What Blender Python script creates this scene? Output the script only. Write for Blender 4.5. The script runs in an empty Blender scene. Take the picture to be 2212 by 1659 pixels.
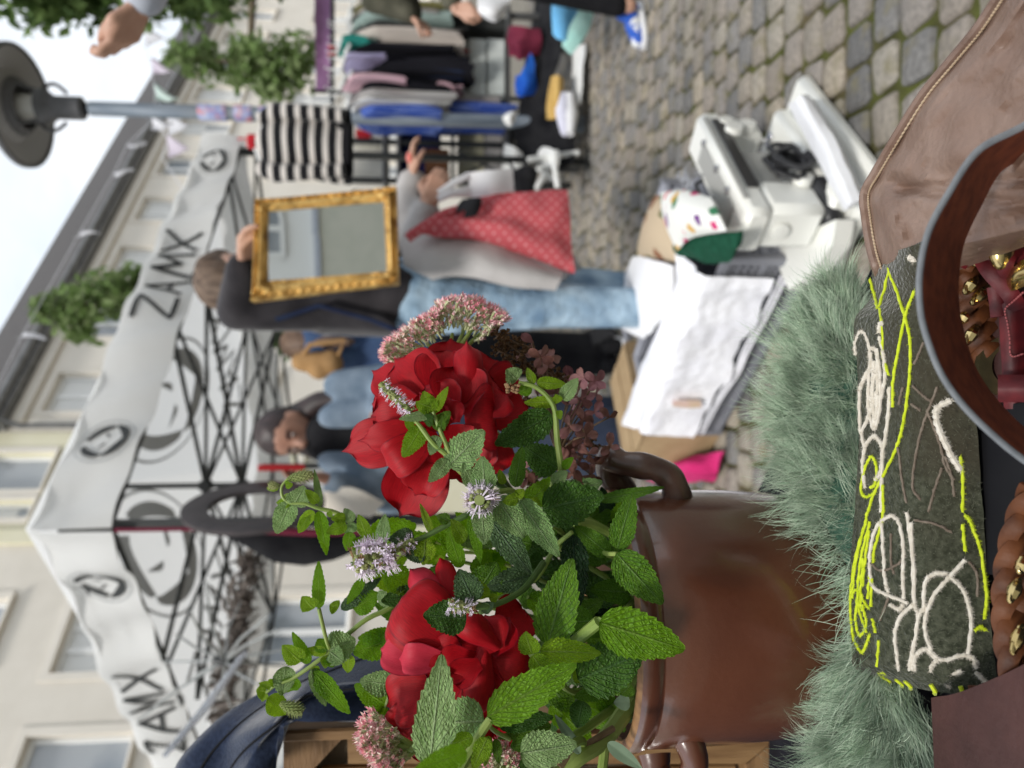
import bpy, bmesh, math, random
from mathutils import Vector, Matrix, noise
RN = random.Random(11)
sc = bpy.context.scene
COL = sc.collection
PI = math.pi
rad = math.radians

# ---------------------------------------------------------------- camera
F = 1533.0                       # focal length in pixels of the 2212 px wide photograph
PITCH = rad(5.5)
CH = 1.0                         # camera height
cp, sp = math.cos(PITCH), math.sin(PITCH)
CAM = Vector((0, 0, CH))
cam_d = bpy.data.cameras.new('camera')
cam = bpy.data.objects.new('camera', cam_d)
COL.objects.link(cam)
cx = Vector((0, -sp, -cp)); cy = Vector((1, 0, 0)); cz = Vector((0, -cp, sp))   # phone held sideways: picture-left is up
M = Matrix((cx, cy, cz)).transposed().to_4x4()
M.translation = CAM
cam.matrix_world = M
cam_d.sensor_fit = 'HORIZONTAL'
cam_d.sensor_width = 36.0
cam_d.lens = 36.0 * F / 2212.0
cam_d.clip_start = 0.02
cam_d.clip_end = 600
cam_d.dof.use_dof = True
cam_d.dof.focus_distance = 0.395
cam_d.dof.aperture_fstop = 6.8
sc.camera = cam

# ---------------------------------------------------------------- sky, sun, exposure
SUN_AZ, SUN_EL = rad(-158), rad(48)     # azimuth measured from +Y towards +X
w = bpy.data.worlds.new('World'); sc.world = w; w.use_nodes = True
nt = w.node_tree; nt.nodes.clear()
out = nt.nodes.new('ShaderNodeOutputWorld')
sky = nt.nodes.new('ShaderNodeTexSky'); sky.sky_type = 'NISHITA'; sky.sun_disc = False
sky.sun_elevation = SUN_EL; sky.sun_rotation = SUN_AZ
b1 = nt.nodes.new('ShaderNodeBackground'); b1.inputs[1].default_value = 0.12
nt.links.new(sky.outputs[0], b1.inputs[0])
tc = nt.nodes.new('ShaderNodeTexCoord')
mp = nt.nodes.new('ShaderNodeMapping'); mp.inputs['Scale'].default_value = (1.3, 1.3, 3.2)
nt.links.new(tc.outputs['Generated'], mp.inputs[0])
nz = nt.nodes.new('ShaderNodeTexNoise'); nz.inputs['Scale'].default_value = 2.2; nz.inputs['Detail'].default_value = 6; nz.inputs['Roughness'].default_value = .55
nt.links.new(mp.outputs[0], nz.inputs[0])
cr = nt.nodes.new('ShaderNodeValToRGB')
cr.color_ramp.elements[0].position = .3; cr.color_ramp.elements[0].color = (.66, .74, .83, 1)
cr.color_ramp.elements[1].position = .68; cr.color_ramp.elements[1].color = (.93, .95, .97, 1)
nt.links.new(nz.outputs[0], cr.inputs[0])
b2 = nt.nodes.new('ShaderNodeBackground'); b2.inputs[1].default_value = 0.71
nt.links.new(cr.outputs[0], b2.inputs[0])
mx = nt.nodes.new('ShaderNodeMixShader'); mx.inputs[0].default_value = .9
nt.links.new(b1.outputs[0], mx.inputs[1]); nt.links.new(b2.outputs[0], mx.inputs[2])
nt.links.new(mx.outputs[0], out.inputs[0])
sun_d = bpy.data.lights.new('sun', 'SUN'); sun_d.energy = 1.5; sun_d.angle = rad(11); sun_d.color = (1, .965, .91)
sun = bpy.data.objects.new('sun', sun_d); COL.objects.link(sun)
sdir = Vector((math.sin(SUN_AZ) * math.cos(SUN_EL), math.cos(SUN_AZ) * math.cos(SUN_EL), math.sin(SUN_EL)))
sun.rotation_euler = sdir.to_track_quat('Z', 'Y').to_euler()
sc.view_settings.view_transform = 'Standard'; sc.view_settings.look = 'None'
sc.view_settings.exposure = 0.86; sc.view_settings.gamma = 1.0
sc.render.engine = 'CYCLES'
sc.cycles.use_denoising = True
sc.cycles.max_bounces = 8

# ---------------------------------------------------------------- picture -> place
def ray(x, y):
    a = (x - 1106) / F; b = (829.5 - y) / F
    return Vector((b, cp - sp * a, -sp - cp * a))
def P(x, y, Y):
    d = ray(x, y); return CAM + d * (Y / d.y)
def PZ(x, y, z=0.0):
    d = ray(x, y); return CAM + d * ((z - CH) / d.z)
def px(Y): return Y / F
ZN = dict(C=(548.6, 1014.9, .18192), D=(548.6, 1371.5, .17361), A=(1042.3, 1261.8, .23943), B=(1014.9, 960.1, .21499),
          E=(740.6, 1426.4, .16121), S5=(737.3, 553, 1/3), S8=(737.3, 1106, 1/3), S9=(1474.6, 1106, 1/3), S6=(1474.6, 553, 1/3),
          S3=(1474.6, 0, 1/3), S1=(0, 0, 1/3), S2=(737.3, 0, 1/3), S4=(0, 553, 1/3), S7=(0, 1106, 1/3),
          G=(1179.5, 384.0, .39674), H=(1920.1, 493.7, .33053), K=(1865.3, 1042.4, .37161), Q=(713.2, 219.4, .24802),
          T=(680.3, 0, .18849), V=(384.0, 493.7, .19841), X=(1069.8, 0, .18601))
def ZZ(z, x, y):
    o = ZN[z]; return o[0] + x * o[2], o[1] + y * o[2]
def lerp(a, b, t): return a + (b - a) * t

# ---------------------------------------------------------------- materials
MATS = {}
def nd(nt, t, **kw):
    n = nt.nodes.new(t)
    for k, v in kw.items():
        if k in n.inputs.keys(): n.inputs[k].default_value = v
        else: setattr(n, k, v)
    return n
def mat(name, c, c2=None, rough=.6, metal=0, ns=20, bump=0, bs=80, bd=.002, sheen=0, coat=0, trans=0, spec=.5, det=4, ramp=(.35, .65), stretch=None, c3=None, n3=3, attr=None, emit=None, sub=0, coatr=.15):
    m = bpy.data.materials.new(name); m.use_nodes = True; nt = m.node_tree
    p = nt.nodes['Principled BSDF']
    p.inputs['Roughness'].default_value = rough; p.inputs['Metallic'].default_value = metal
    p.inputs['Sheen Weight'].default_value = sheen; p.inputs['Coat Weight'].default_value = coat; p.inputs['Coat Roughness'].default_value = coatr
    p.inputs['Specular IOR Level'].default_value = spec if (rough < .85 or spec != .5) else .18; p.inputs['Transmission Weight'].default_value = trans
    p.inputs['Sheen Roughness'].default_value = .4
    tcn = nd(nt, 'ShaderNodeTexCoord'); vec = tcn.outputs['Object']
    if stretch:
        mpn = nd(nt, 'ShaderNodeMapping'); mpn.inputs['Scale'].default_value = stretch
        nt.links.new(vec, mpn.inputs[0]); vec = mpn.outputs[0]
    p.inputs['Base Color'].default_value = (*c, 1)
    last = None
    if c2:
        n = nd(nt, 'ShaderNodeTexNoise', Scale=ns, Detail=det); nt.links.new(vec, n.inputs['Vector'])
        r = nd(nt, 'ShaderNodeValToRGB'); r.color_ramp.elements[0].position, r.color_ramp.elements[1].position = ramp
        r.color_ramp.elements[0].color = (*c, 1); r.color_ramp.elements[1].color = (*c2, 1)
        nt.links.new(n.outputs[0], r.inputs[0]); last = r.outputs[0]
    if c3:
        n = nd(nt, 'ShaderNodeTexNoise', Scale=n3, Detail=2); nt.links.new(vec, n.inputs['Vector'])
        r = nd(nt, 'ShaderNodeMapRange'); r.inputs['From Min'].default_value = .45; r.inputs['From Max'].default_value = .7
        nt.links.new(n.outputs[0], r.inputs[0])
        mxn = nd(nt, 'ShaderNodeMix', data_type='RGBA'); nt.links.new(r.outputs[0], mxn.inputs[0])
        if last: nt.links.new(last, mxn.inputs[6])
        else: mxn.inputs[6].default_value = (*c, 1)
        mxn.inputs[7].default_value = (*c3, 1); last = mxn.outputs[2]
    if last: nt.links.new(last, p.inputs['Base Color'])
    if bump:
        n = nd(nt, 'ShaderNodeTexNoise', Scale=bs, Detail=6); nt.links.new(vec, n.inputs['Vector'])
        b = nd(nt, 'ShaderNodeBump', Strength=bump, Distance=bd); nt.links.new(n.outputs[0], b.inputs['Height'])
        nt.links.new(b.outputs[0], p.inputs['Normal'])
    if emit: p.inputs['Emission Color'].default_value = (*emit[:3], 1); p.inputs['Emission Strength'].default_value = emit[3]
    MATS[name] = m; return m

def leaf_mat(name, c, c2, vein, back, rough=.5, tr=.35, cell=19, bstr=.8):
    m = bpy.data.materials.new(name); m.use_nodes = True; nt = m.node_tree; L = nt.links.new
    p = nt.nodes['Principled BSDF']; outn = nt.nodes['Material Output']
    uv = nd(nt, 'ShaderNodeUVMap'); s = nd(nt, 'ShaderNodeSeparateXYZ'); L(uv.outputs[0], s.inputs[0])
    def mth(op, a, b=None, clamp=False):
        n = nd(nt, 'ShaderNodeMath', operation=op); n.use_clamp = clamp
        for i, q in enumerate((a, b)):
            if q is None: continue
            if isinstance(q, (int, float)): n.inputs[i].default_value = q
            else: L(q, n.inputs[i])
        return n.outputs[0]
    a = mth('ABSOLUTE', mth('SUBTRACT', s.outputs[0], .5))         # 0 at the midrib, .5 at the margin
    nzz = nd(nt, 'ShaderNodeTexNoise', Scale=4); L(uv.outputs[0], nzz.inputs[0])
    ph = mth('ADD', mth('SUBTRACT', mth('MULTIPLY', s.outputs[1], 9.0), mth('MULTIPLY', a, 7.5)), mth('MULTIPLY', nzz.outputs[0], .8))
    fr = mth('ABSOLUTE', mth('SUBTRACT', mth('FRACT', ph), .5))   # .5 on side veins
    sv = mth('MULTIPLY', mth('SUBTRACT', fr, .38), 8, True)
    mid = mth('SUBTRACT', 1.0, mth('MULTIPLY', a, 24), True)
    mpn = nd(nt, 'ShaderNodeMapping'); mpn.inputs['Scale'].default_value = (.6, 1, 1); L(uv.outputs[0], mpn.inputs[0])
    vo = nd(nt, 'ShaderNodeTexVoronoi', Scale=cell, feature='DISTANCE_TO_EDGE'); L(mpn.outputs[0], vo.inputs['Vector'])
    cellv = mth('MULTIPLY', vo.outputs[0], 2.2, True)
    v = mth('MAXIMUM', mth('MULTIPLY', sv, .85), mid)
    n2 = nd(nt, 'ShaderNodeTexNoise', Scale=5, Detail=3); L(uv.outputs[0], n2.inputs[0])
    oi = nd(nt, 'ShaderNodeObjectInfo')
    r = nd(nt, 'ShaderNodeValToRGB'); r.color_ramp.elements[0].position = .35; r.color_ramp.elements[1].position = .65
    r.color_ramp.elements[0].color = (*c, 1); r.color_ramp.elements[1].color = (*c2, 1)
    L(mth('ADD', n2.outputs[0], mth('MULTIPLY', mth('SUBTRACT', oi.outputs['Random'], .5), .3)), r.inputs[0])
    mx1 = nd(nt, 'ShaderNodeMix', data_type='RGBA'); L(v, mx1.inputs[0]); L(r.outputs[0], mx1.inputs[6]); mx1.inputs[7].default_value = (*vein, 1)
    # pale spots of wear
    n3 = nd(nt, 'ShaderNodeTexNoise', Scale=26, Detail=1); L(uv.outputs[0], n3.inputs[0])
    sp_ = mth('MULTIPLY', mth('SUBTRACT', n3.outputs[0], .70), 9, True)
    mx2 = nd(nt, 'ShaderNodeMix', data_type='RGBA'); L(sp_, mx2.inputs[0]); L(mx1.outputs[2], mx2.inputs[6]); mx2.inputs[7].default_value = (.42, .44, .20, 1)
    gr = mth('ADD', mth('MULTIPLY', cellv, .45), .66, True)
    mx4 = nd(nt, 'ShaderNodeMix', data_type='RGBA', blend_type='MULTIPLY'); mx4.inputs[0].default_value = 1; L(mx2.outputs[2], mx4.inputs[6]); L(gr, mx4.inputs[7])
    L(mx4.outputs[2], p.inputs['Base Color'])
    p.inputs['Roughness'].default_value = rough; p.inputs['Specular IOR Level'].default_value = .28
    h = mth('SUBTRACT', mth('MULTIPLY', cellv, .55), mth('MULTIPLY', v, .9))
    b = nd(nt, 'ShaderNodeBump', Strength=bstr, Distance=.002); L(h, b.inputs['Height']); L(b.outputs[0], p.inputs['Normal'])
    tl = nd(nt, 'ShaderNodeBsdfTranslucent'); tl.inputs[0].default_value = (*back, 1); L(b.outputs[0], tl.inputs['Normal'])
    ms = nd(nt, 'ShaderNodeMixShader'); ms.inputs[0].default_value = tr
    L(p.outputs[0], ms.inputs[1]); L(tl.outputs[0], ms.inputs[2]); L(ms.outputs[0], outn.inputs[0])
    MATS[name] = m; return m

# ---------------------------------------------------------------- mesh builder
class MB:
    def __init__(s): s.v = []; s.f = []; s.m = []; s.uv = None
    def add(s, vs, fs, m=0):
        o = len(s.v); s.v.extend(vs); s.f.extend([tuple(i + o for i in f) for f in fs]); s.m.extend([m] * len(fs))
    def tube(s, pts, r, n=8, cap=True, m=0, flat=None):
        pts = [Vector(p) for p in pts]; k = len(pts)
        rs = r if isinstance(r, (list, tuple)) else [r] * k
        t0 = (pts[1] - pts[0]).normalized()
        u = t0.orthogonal().normalized() if flat is None else (flat[0] - t0 * flat[0].dot(t0)).normalized()
        vs = []; fs = []
        for i in range(k):
            t = (pts[min(i + 1, k - 1)] - pts[max(i - 1, 0)])
            t = t.normalized() if t.length > 1e-9 else t0
            u = (u - t * u.dot(t)); u = u.normalized() if u.length > 1e-9 else t.orthogonal().normalized()
            if flat is not None:
                fu = flat[0] - t * flat[0].dot(t)
                if fu.length > 1e-6: u = fu.normalized()
            wv = t.cross(u); fl = 1 if flat is None else flat[1]
            for j in range(n):
                a = 2 * PI * j / n
                vs.append(pts[i] + (u * math.cos(a) * fl + wv * math.sin(a)) * rs[i])
        for i in range(k - 1):
            for j in range(n):
                fs.append((i * n + j, i * n + (j + 1) % n, (i + 1) * n + (j + 1) % n, (i + 1) * n + j))
        if cap: fs.append(tuple(range(n - 1, -1, -1))); fs.append(tuple((k - 1) * n + j for j in range(n)))
        s.add(vs, fs, m)
    def box(s, c, half, ax=None, bev=0.0, m=0):
        c = Vector(c); X, Y, Z = ax if ax else (Vector((1, 0, 0)), Vector((0, 1, 0)), Vector((0, 0, 1)))
        hx, hy, hz = half; b = min(bev, hx * .9, hy * .9, hz * .9)
        if b <= 0:
            vs = [c + X * (hx * i) + Y * (hy * j) + Z * (hz * k) for i in (-1, 1) for j in (-1, 1) for k in (-1, 1)]
            s.add(vs, [(0, 1, 3, 2), (4, 6, 7, 5), (0, 4, 5, 1), (2, 3, 7, 6), (0, 2, 6, 4), (1, 5, 7, 3)], m); return
        idx = {}; vs = []
        for i in (-1, 1):
            for j in (-1, 1):
                for k in (-1, 1):
                    for q in range(3):
                        d = [hx - b, hy - b, hz - b]; d[q] += b
                        idx[(i, j, k, q)] = len(vs); vs.append(c + X * (d[0] * i) + Y * (d[1] * j) + Z * (d[2] * k))
        fs = []; sg = (-1, 1)
        for i in sg:
            fs.append([idx[(i, -1, -1, 0)], idx[(i, 1, -1, 0)], idx[(i, 1, 1, 0)], idx[(i, -1, 1, 0)]])
            fs.append([idx[(-1, i, -1, 1)], idx[(1, i, -1, 1)], idx[(1, i, 1, 1)], idx[(-1, i, 1, 1)]])
            fs.append([idx[(-1, -1, i, 2)], idx[(1, -1, i, 2)], idx[(1, 1, i, 2)], idx[(-1, 1, i, 2)]])
            for j in sg:
                fs.append([idx[(i, j, -1, 0)], idx[(i, j, 1, 0)], idx[(i, j, 1, 1)], idx[(i, j, -1, 1)]])
                fs.append([idx[(i, -1, j, 0)], idx[(i, 1, j, 0)], idx[(i, 1, j, 2)], idx[(i, -1, j, 2)]])
                fs.append([idx[(-1, i, j, 1)], idx[(1, i, j, 1)], idx[(1, i, j, 2)], idx[(-1, i, j, 2)]])
                for k in sg: fs.append([idx[(i, j, k, 0)], idx[(i, j, k, 1)], idx[(i, j, k, 2)]])
        s.add(vs, fs, m)
    def bar(s, a, b, wx, wz, m=0, bev=0, up=Vector((0, 0, 1))):
        a, b = Vector(a), Vector(b); d = (b - a); L = d.length; d.normalize()
        x = d.cross(up); x = x.normalized() if x.length > 1e-6 else d.orthogonal().normalized()
        s.box((a + b) / 2, (wx / 2, L / 2, wz / 2), (x, d, x.cross(d)), bev, m)
    def sheet(s, fn, nu, nv, th=0, m=0, uv=False):
        g = [[Vector(fn(i / nu, j / nv)) for j in range(nv + 1)] for i in range(nu + 1)]
        W_ = nv + 1; vs = [p for r_ in g for p in r_]
        fs = [(i * W_ + j, (i + 1) * W_ + j, (i + 1) * W_ + j + 1, i * W_ + j + 1) for i in range(nu) for j in range(nv)]
        if th:
            ns = []
            for i in range(nu + 1):
                for j in range(nv + 1):
                    a = g[min(i + 1, nu)][j] - g[max(i - 1, 0)][j]; b = g[i][min(j + 1, nv)] - g[i][max(j - 1, 0)]
                    n = a.cross(b); ns.append(n.normalized() if n.length > 1e-12 else Vector((0, 0, 1)))
            o = len(vs); vs = vs + [p - n * th for p, n in zip(vs, ns)]
            fs = fs + [tuple(o + q for q in reversed(f)) for f in fs]
            e = [i * W_ for i in range(nu + 1)] + [nu * W_ + j for j in range(1, W_)] + [i * W_ + nv for i in range(nu - 1, -1, -1)] + [j for j in range(nv - 1, 0, -1)]
            for k in range(len(e)):
                q, r_ = e[k], e[(k + 1) % len(e)]; fs.append((q, r_, r_ + o, q + o))
        elif uv:
            if s.uv is None: s.uv = {}
            for i in range(nu + 1):
                for j in range(nv + 1): s.uv[len(s.v) + i * W_ + j] = (j / nv, i / nu)
        s.add(vs, fs, m)
    def lathe(s, prof, c, n=32, m=0, ax=None):
        c = Vector(c); X, Y, Z = ax if ax else (Vector((1, 0, 0)), Vector((0, 1, 0)), Vector((0, 0, 1)))
        vs = [c + X * (r * math.cos(2 * PI * j / n)) + Y * (r * math.sin(2 * PI * j / n)) + Z * z for r, z in prof for j in range(n)]
        fs = [(i * n + j, i * n + (j + 1) % n, (i + 1) * n + (j + 1) % n, (i + 1) * n + j) for i in range(len(prof) - 1) for j in range(n)]
        s.add(vs, fs, m)
    def ball(s, c, r, n=8, m=0, sc_=(1, 1, 1)):
        c = Vector(c); k = max(4, n // 2); vs = [c + Vector((0, 0, r * sc_[2]))]
        for i in range(1, k):
            a = PI * i / k
            for j in range(n):
                b = 2 * PI * j / n; vs.append(c + Vector((math.sin(a) * math.cos(b) * r * sc_[0], math.sin(a) * math.sin(b) * r * sc_[1], math.cos(a) * r * sc_[2])))
        vs.append(c - Vector((0, 0, r * sc_[2]))); e = len(vs) - 1
        fs = [(0, 1 + j, 1 + (j + 1) % n) for j in range(n)]
        for i in range(k - 2):
            for j in range(n): fs.append((1 + i * n + j, 1 + (i + 1) * n + j, 1 + (i + 1) * n + (j + 1) % n, 1 + i * n + (j + 1) % n))
        fs += [(e, 1 + (k - 2) * n + (j + 1) % n, 1 + (k - 2) * n + j) for j in range(n)]
        s.add(vs, fs, m)

BASE = {}
def link(o, parent=None):
    COL.objects.link(o)
    if parent is not None: o.parent = parent
def mesh_of(mb, mats, base, smooth=True, recalc=True, name='mesh'):
    me = bpy.data.meshes.new(name)
    me.from_pydata([tuple(Vector(p) - base) for p in mb.v], [], mb.f)
    if not isinstance(mats, (list, tuple)): mats = [mats]
    for mm in mats: me.materials.append(MATS[mm] if isinstance(mm, str) else mm)
    if len(mats) > 1: me.polygons.foreach_set('material_index', mb.m)
    if mb.uv:
        l = me.uv_layers.new(name='UVMap')
        vi = [0] * len(me.loops); me.loops.foreach_get('vertex_index', vi)
        flat = []
        for q in vi: flat.extend(mb.uv.get(q, (0, 0)))
        l.data.foreach_set('uv', flat)
    if recalc:
        bm = bmesh.new(); bm.from_mesh(me); bmesh.ops.recalc_face_normals(bm, faces=bm.faces); bm.to_mesh(me); bm.free()
    if smooth:
        me.polygons.foreach_set('use_smooth', [True] * len(me.polygons))
        if smooth != 'all' and hasattr(me, 'set_sharp_from_angle'): me.set_sharp_from_angle(angle=rad(42))
    me.update(); return me
def build(name, mb, mats, parent=None, smooth=True, recalc=True, kind=None, label=None, base=None):
    if parent is not None: b = BASE[parent.name]
    elif base is not None: b = Vector(base)
    else:
        xs = [p[0] for p in mb.v]; ys = [p[1] for p in mb.v]; zs = [p[2] for p in mb.v]
        b = Vector(((min(xs) + max(xs)) / 2, (min(ys) + max(ys)) / 2, min(zs)))
    o = bpy.data.objects.new(name, mesh_of(mb, mats, b, smooth, recalc, name))
    link(o, parent)
    if parent is None: o.location = b
    BASE[o.name] = b
    if kind: o['kind'] = kind
    if label: o['label'] = label
    return o
def tag(o, label, cat, group=None):
    o['label'] = label; o['category'] = cat
    if group: o['group'] = group
    return o
def thing(name, label, cat, loc, group=None):
    o = bpy.data.objects.new(name, None); o.empty_display_size = .05; COL.objects.link(o)
    o.location = loc; BASE[o.name] = Vector(loc); return tag(o, label, cat, group)
def blob(name, caps, mats, parent, vox=.016, smooth_it=4, extra=None):
    """one continuous skin grown over tapered limbs"""
    mb = MB()
    for c in caps:
        p0, p1, r0, r1 = c[:4]; p0, p1 = Vector(p0), Vector(p1)
        k = 5 if (p1 - p0).length > .03 else 3
        d = p1 - p0
        if d.length < 1e-6: mb.ball(p0, r0, 12); continue
        dn = d.normalized(); pts = []; rs = []
        for q in (-1, -.8, -.45): pts.append(p0 + dn * r0 * q); rs.append(r0 * math.sqrt(max(1 - q * q, .004)))
        for i in range(k + 1): pts.append(p0 + d * (i / k)); rs.append(lerp(r0, r1, i / k))
        for q in (.45, .8, 1): pts.append(p1 + dn * r1 * q); rs.append(r1 * math.sqrt(max(1 - q * q, .004)))
        mb.tube(pts, rs, 12, flat=(c[4][0], c[4][1]) if len(c) > 4 else None)
    b = BASE[parent.name]
    me = mesh_of(mb, mats, b, False, True, name)
    o = bpy.data.objects.new(name, me); COL.objects.link(o)
    m1 = o.modifiers.new('r', 'REMESH'); m1.mode = 'VOXEL'; m1.voxel_size = vox
    m2 = o.modifiers.new('s', 'SMOOTH'); m2.iterations = smooth_it; m2.factor = .5
    dg = bpy.context.evaluated_depsgraph_get(); dg.update()
    me2 = bpy.data.meshes.new_from_object(o.evaluated_get(dg)); o.modifiers.clear(); o.data = me2
    if extra:
        bm = bmesh.new(); bm.from_mesh(me2)
        for e in extra: bm.from_mesh(e)
        bm.to_mesh(me2); bm.free()
    if not me2.materials: me2.materials.append(MATS[mats])
    me2.polygons.foreach_set('use_smooth', [True] * len(me2.polygons))
    o.parent = parent; BASE[o.name] = b
    return o
# ================================================================ materials of the setting
mat('stone_ground', (.15, .14, .115), (.23, .21, .18), rough=.9, ns=8, bump=.5, bs=9, bd=.02)
mat('joint_moss', (.045, .042, .018), (.095, .105, .026), rough=1, ns=9, bump=.8, bs=120, bd=.006, c3=(.11, .09, .05), n3=5)
mat('render_cream', (.70, .65, .57), (.74, .69, .61), rough=.9, ns=3, bump=.25, bs=120, bd=.004)
mat('render_yellow', (.72, .68, .50), (.76, .72, .55), rough=.9, ns=3, bump=.2, bs=120)
mat('render_pale', (.72, .67, .59), (.77, .72, .64), rough=.9, ns=1.5, bump=.2, bs=100)
mat('render_grey', (.55, .55, .47), (.60, .59, .51), rough=.9, ns=4)
mat('roof_slate', (.055, .05, .048), (.085, .075, .07), rough=.7, ns=14, bump=.5, bs=25, bd=.03)
mat('gutter_zinc', (.13, .13, .13), (.2, .2, .2), rough=.5, ns=6)
mat('window_white', (.8, .8, .78), rough=.45)
mat('window_glass', (.24, .27, .30), (.36, .38, .40), rough=.06, ns=.9, spec=.8, ramp=(.42, .58))
mat('curtain_white', (.75, .75, .73), rough=.9)
mat('canopy_white', (.80, .80, .79), (.84, .84, .83), rough=.8, ns=3, bump=.3, bs=14, bd=.01)
def translucent(name, c, f):
    m = bpy.data.materials.new(name); m.use_nodes = True; n_ = m.node_tree; p = n_.nodes['Principled BSDF']
    p.inputs['Base Color'].default_value = (*c, 1); p.inputs['Roughness'].default_value = .85
    t = nd(n_, 'ShaderNodeBsdfTranslucent'); t.inputs[0].default_value = (*c, 1)
    x = nd(n_, 'ShaderNodeMixShader'); x.inputs[0].default_value = f
    n_.links.new(p.outputs[0], x.inputs[1]); n_.links.new(t.outputs[0], x.inputs[2])
    n_.links.new(x.outputs[0], n_.nodes['Material Output'].inputs[0]); MATS[name] = m
translucent('canopy_white', (.90, .90, .89), .5)
translucent('flag_white', (.85, .85, .88), .4); translucent('flag_green', (.72, .82, .78), .4); translucent('flag_lilac', (.78, .72, .80), .4)
mat('print_black', (.02, .022, .022), rough=.7)
mat('print_grey', (.42, .43, .43), rough=.8)
mat('frame_black', (.012, .014, .014), rough=.45)
mat('lamp_grey', (.085, .085, .088), (.11, .11, .115), rough=.55, ns=15)
mat('lamp_under', (.34, .33, .32), rough=.6)
mat('lamp_glass', (.78, .77, .72), rough=.25, trans=.2)
mat('steel_galv', (.17, .21, .26), (.27, .31, .36), rough=.5, metal=.3, ns=30, stretch=(1, 1, .15), c3=(.22, .24, .26), n3=6)
mat('sticker', (.55, .6, .75), (.2, .25, .55), rough=.5, ns=30, c3=(.6, .2, .2), n3=20)
mat('bark', (.10, .075, .05), (.16, .13, .09), rough=.95, ns=20, bump=.8, bs=40, bd=.01)
translucent('tree_leaf_dark', (.085, .15, .04), .35); translucent('tree_leaf_mid', (.17, .26, .08), .4); translucent('tree_leaf_pale', (.22, .29, .12), .4)

# ================================================================ ground
mb = MB(); mb.add([Vector((-90, -60, -.03)), Vector((150, -60, -.03)), Vector((150, 150, -.03)), Vector((-90, 150, -.03))], [(0, 1, 2, 3)])
build('ground', mb, 'stone_ground', kind='structure', smooth=False)
GX0, GX1, GY0, GY1 = -2.6, 4.6, .8, 8.4
mb = MB()
mb.sheet(lambda u, v: Vector((lerp(GX0, GX1, u), lerp(GY0, GY1, v), -.013 + .004 * noise.noise(Vector((u * 70, v * 70, 1))))), 110, 110)
square = build('cobbled_square', mb, 'joint_moss', kind='structure')
sm = bpy.data.materials.new('sett_stone'); sm.use_nodes = True; n_ = sm.node_tree; p_ = n_.nodes['Principled BSDF']; L_ = n_.links.new
at = nd(n_, 'ShaderNodeAttribute'); at.attribute_name = 'tint'
rr = nd(n_, 'ShaderNodeValToRGB'); e = rr.color_ramp.elements
e[0].position = 0; e[0].color = (.165, .16, .155, 1); e[1].position = 1; e[1].color = (.43, .37, .29, 1)
for pos, c in ((.2, (.25, .24, .228)), (.4, (.29, .265, .245)), (.55, (.34, .30, .26)), (.7, (.30, .255, .21)), (.85, (.38, .345, .29))):
    q = e.new(pos); q.color = (*c, 1)
L_(at.outputs['Fac'], rr.inputs[0])
tcn = nd(n_, 'ShaderNodeNewGeometry')
n1 = nd(n_, 'ShaderNodeTexNoise', Scale=70, Detail=5); L_(tcn.outputs['Position'], n1.inputs['Vector'])
n2 = nd(n_, 'ShaderNodeTexNoise', Scale=16, Detail=3); L_(tcn.outputs['Position'], n2.inputs['Vector'])
mr = nd(n_, 'ShaderNodeMapRange'); L_(n1.outputs[0], mr.inputs[0]); mr.inputs[1].default_value = .3; mr.inputs[2].default_value = .7; mr.inputs[3].default_value = .52; mr.inputs[4].default_value = .95
mxx = nd(n_, 'ShaderNodeMix', data_type='RGBA', blend_type='MULTIPLY'); mxx.inputs[0].default_value = 1
L_(rr.outputs[0], mxx.inputs[6]); L_(mr.outputs[0], mxx.inputs[7])
mr2 = nd(n_, 'ShaderNodeMapRange'); L_(n2.outputs[0], mr2.inputs[0]); mr2.inputs[1].default_value = .52; mr2.inputs[2].default_value = .75
mx3 = nd(n_, 'ShaderNodeMix', data_type='RGBA'); L_(mr2.outputs[0], mx3.inputs[0]); L_(mxx.outputs[2], mx3.inputs[6]); mx3.inputs[7].default_value = (.17, .15, .085, 1)
L_(mx3.outputs[2], p_.inputs['Base Color']); p_.inputs['Roughness'].default_value = .8
bb = nd(n_, 'ShaderNodeBump', Strength=.6, Distance=.003); L_(n1.outputs[0], bb.inputs['Height']); L_(bb.outputs[0], p_.inputs['Normal'])
MATS['sett_stone'] = sm

def sett(rn, wx, wy):
    """an uneven setting stone with worn edges, top near z = 0"""
    vs = []; k = 8
    def ring(ins, z, jit):
        out_ = []
        for i, (qx, qy) in enumerate(((1, -.74), (1, .74), (.76, 1), (-.76, 1), (-1, .74), (-1, -.74), (-.76, -1), (.76, -1))):
            out_.append(Vector((qx * (wx / 2 - ins) + hx[i], qy * (wy / 2 - ins) + hy_[i], z + jit * (rn.random() - .5))))
        return out_
    hx = [.009 * (rn.random() - .5) for _ in range(k)]; hy_ = [.009 * (rn.random() - .5) for _ in range(k)]
    vs = ring(0, -.03, 0) + ring(.001, -.007, .002) + ring(.008, 0, .002) + [Vector((0, 0, .003 * rn.random()))]
    fs = [(r_ * k + i, r_ * k + (i + 1) % k, (r_ + 1) * k + (i + 1) % k, (r_ + 1) * k + i) for r_ in range(2) for i in range(k)]
    fs += [(2 * k + i, 2 * k + (i + 1) % k, 3 * k) for i in range(k)]
    return vs, fs
rn = random.Random(5)
spots = []
y = GY0; r_i = 0
while y < GY1 - .12:
    x = GX0 + rn.random() * .1; hy = .104 + rn.random() * .012
    while x < GX1 - .14:
        wx = .092 + rn.random() * .040
        spots.append((x + wx / 2, y + hy / 2 + .014 * math.sin(x * 1.7 + 1) + .006 * (rn.random() - .5), wx - .013, hy - .013 - .008 * rn.random()))
        x += wx
    y += hy
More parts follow.
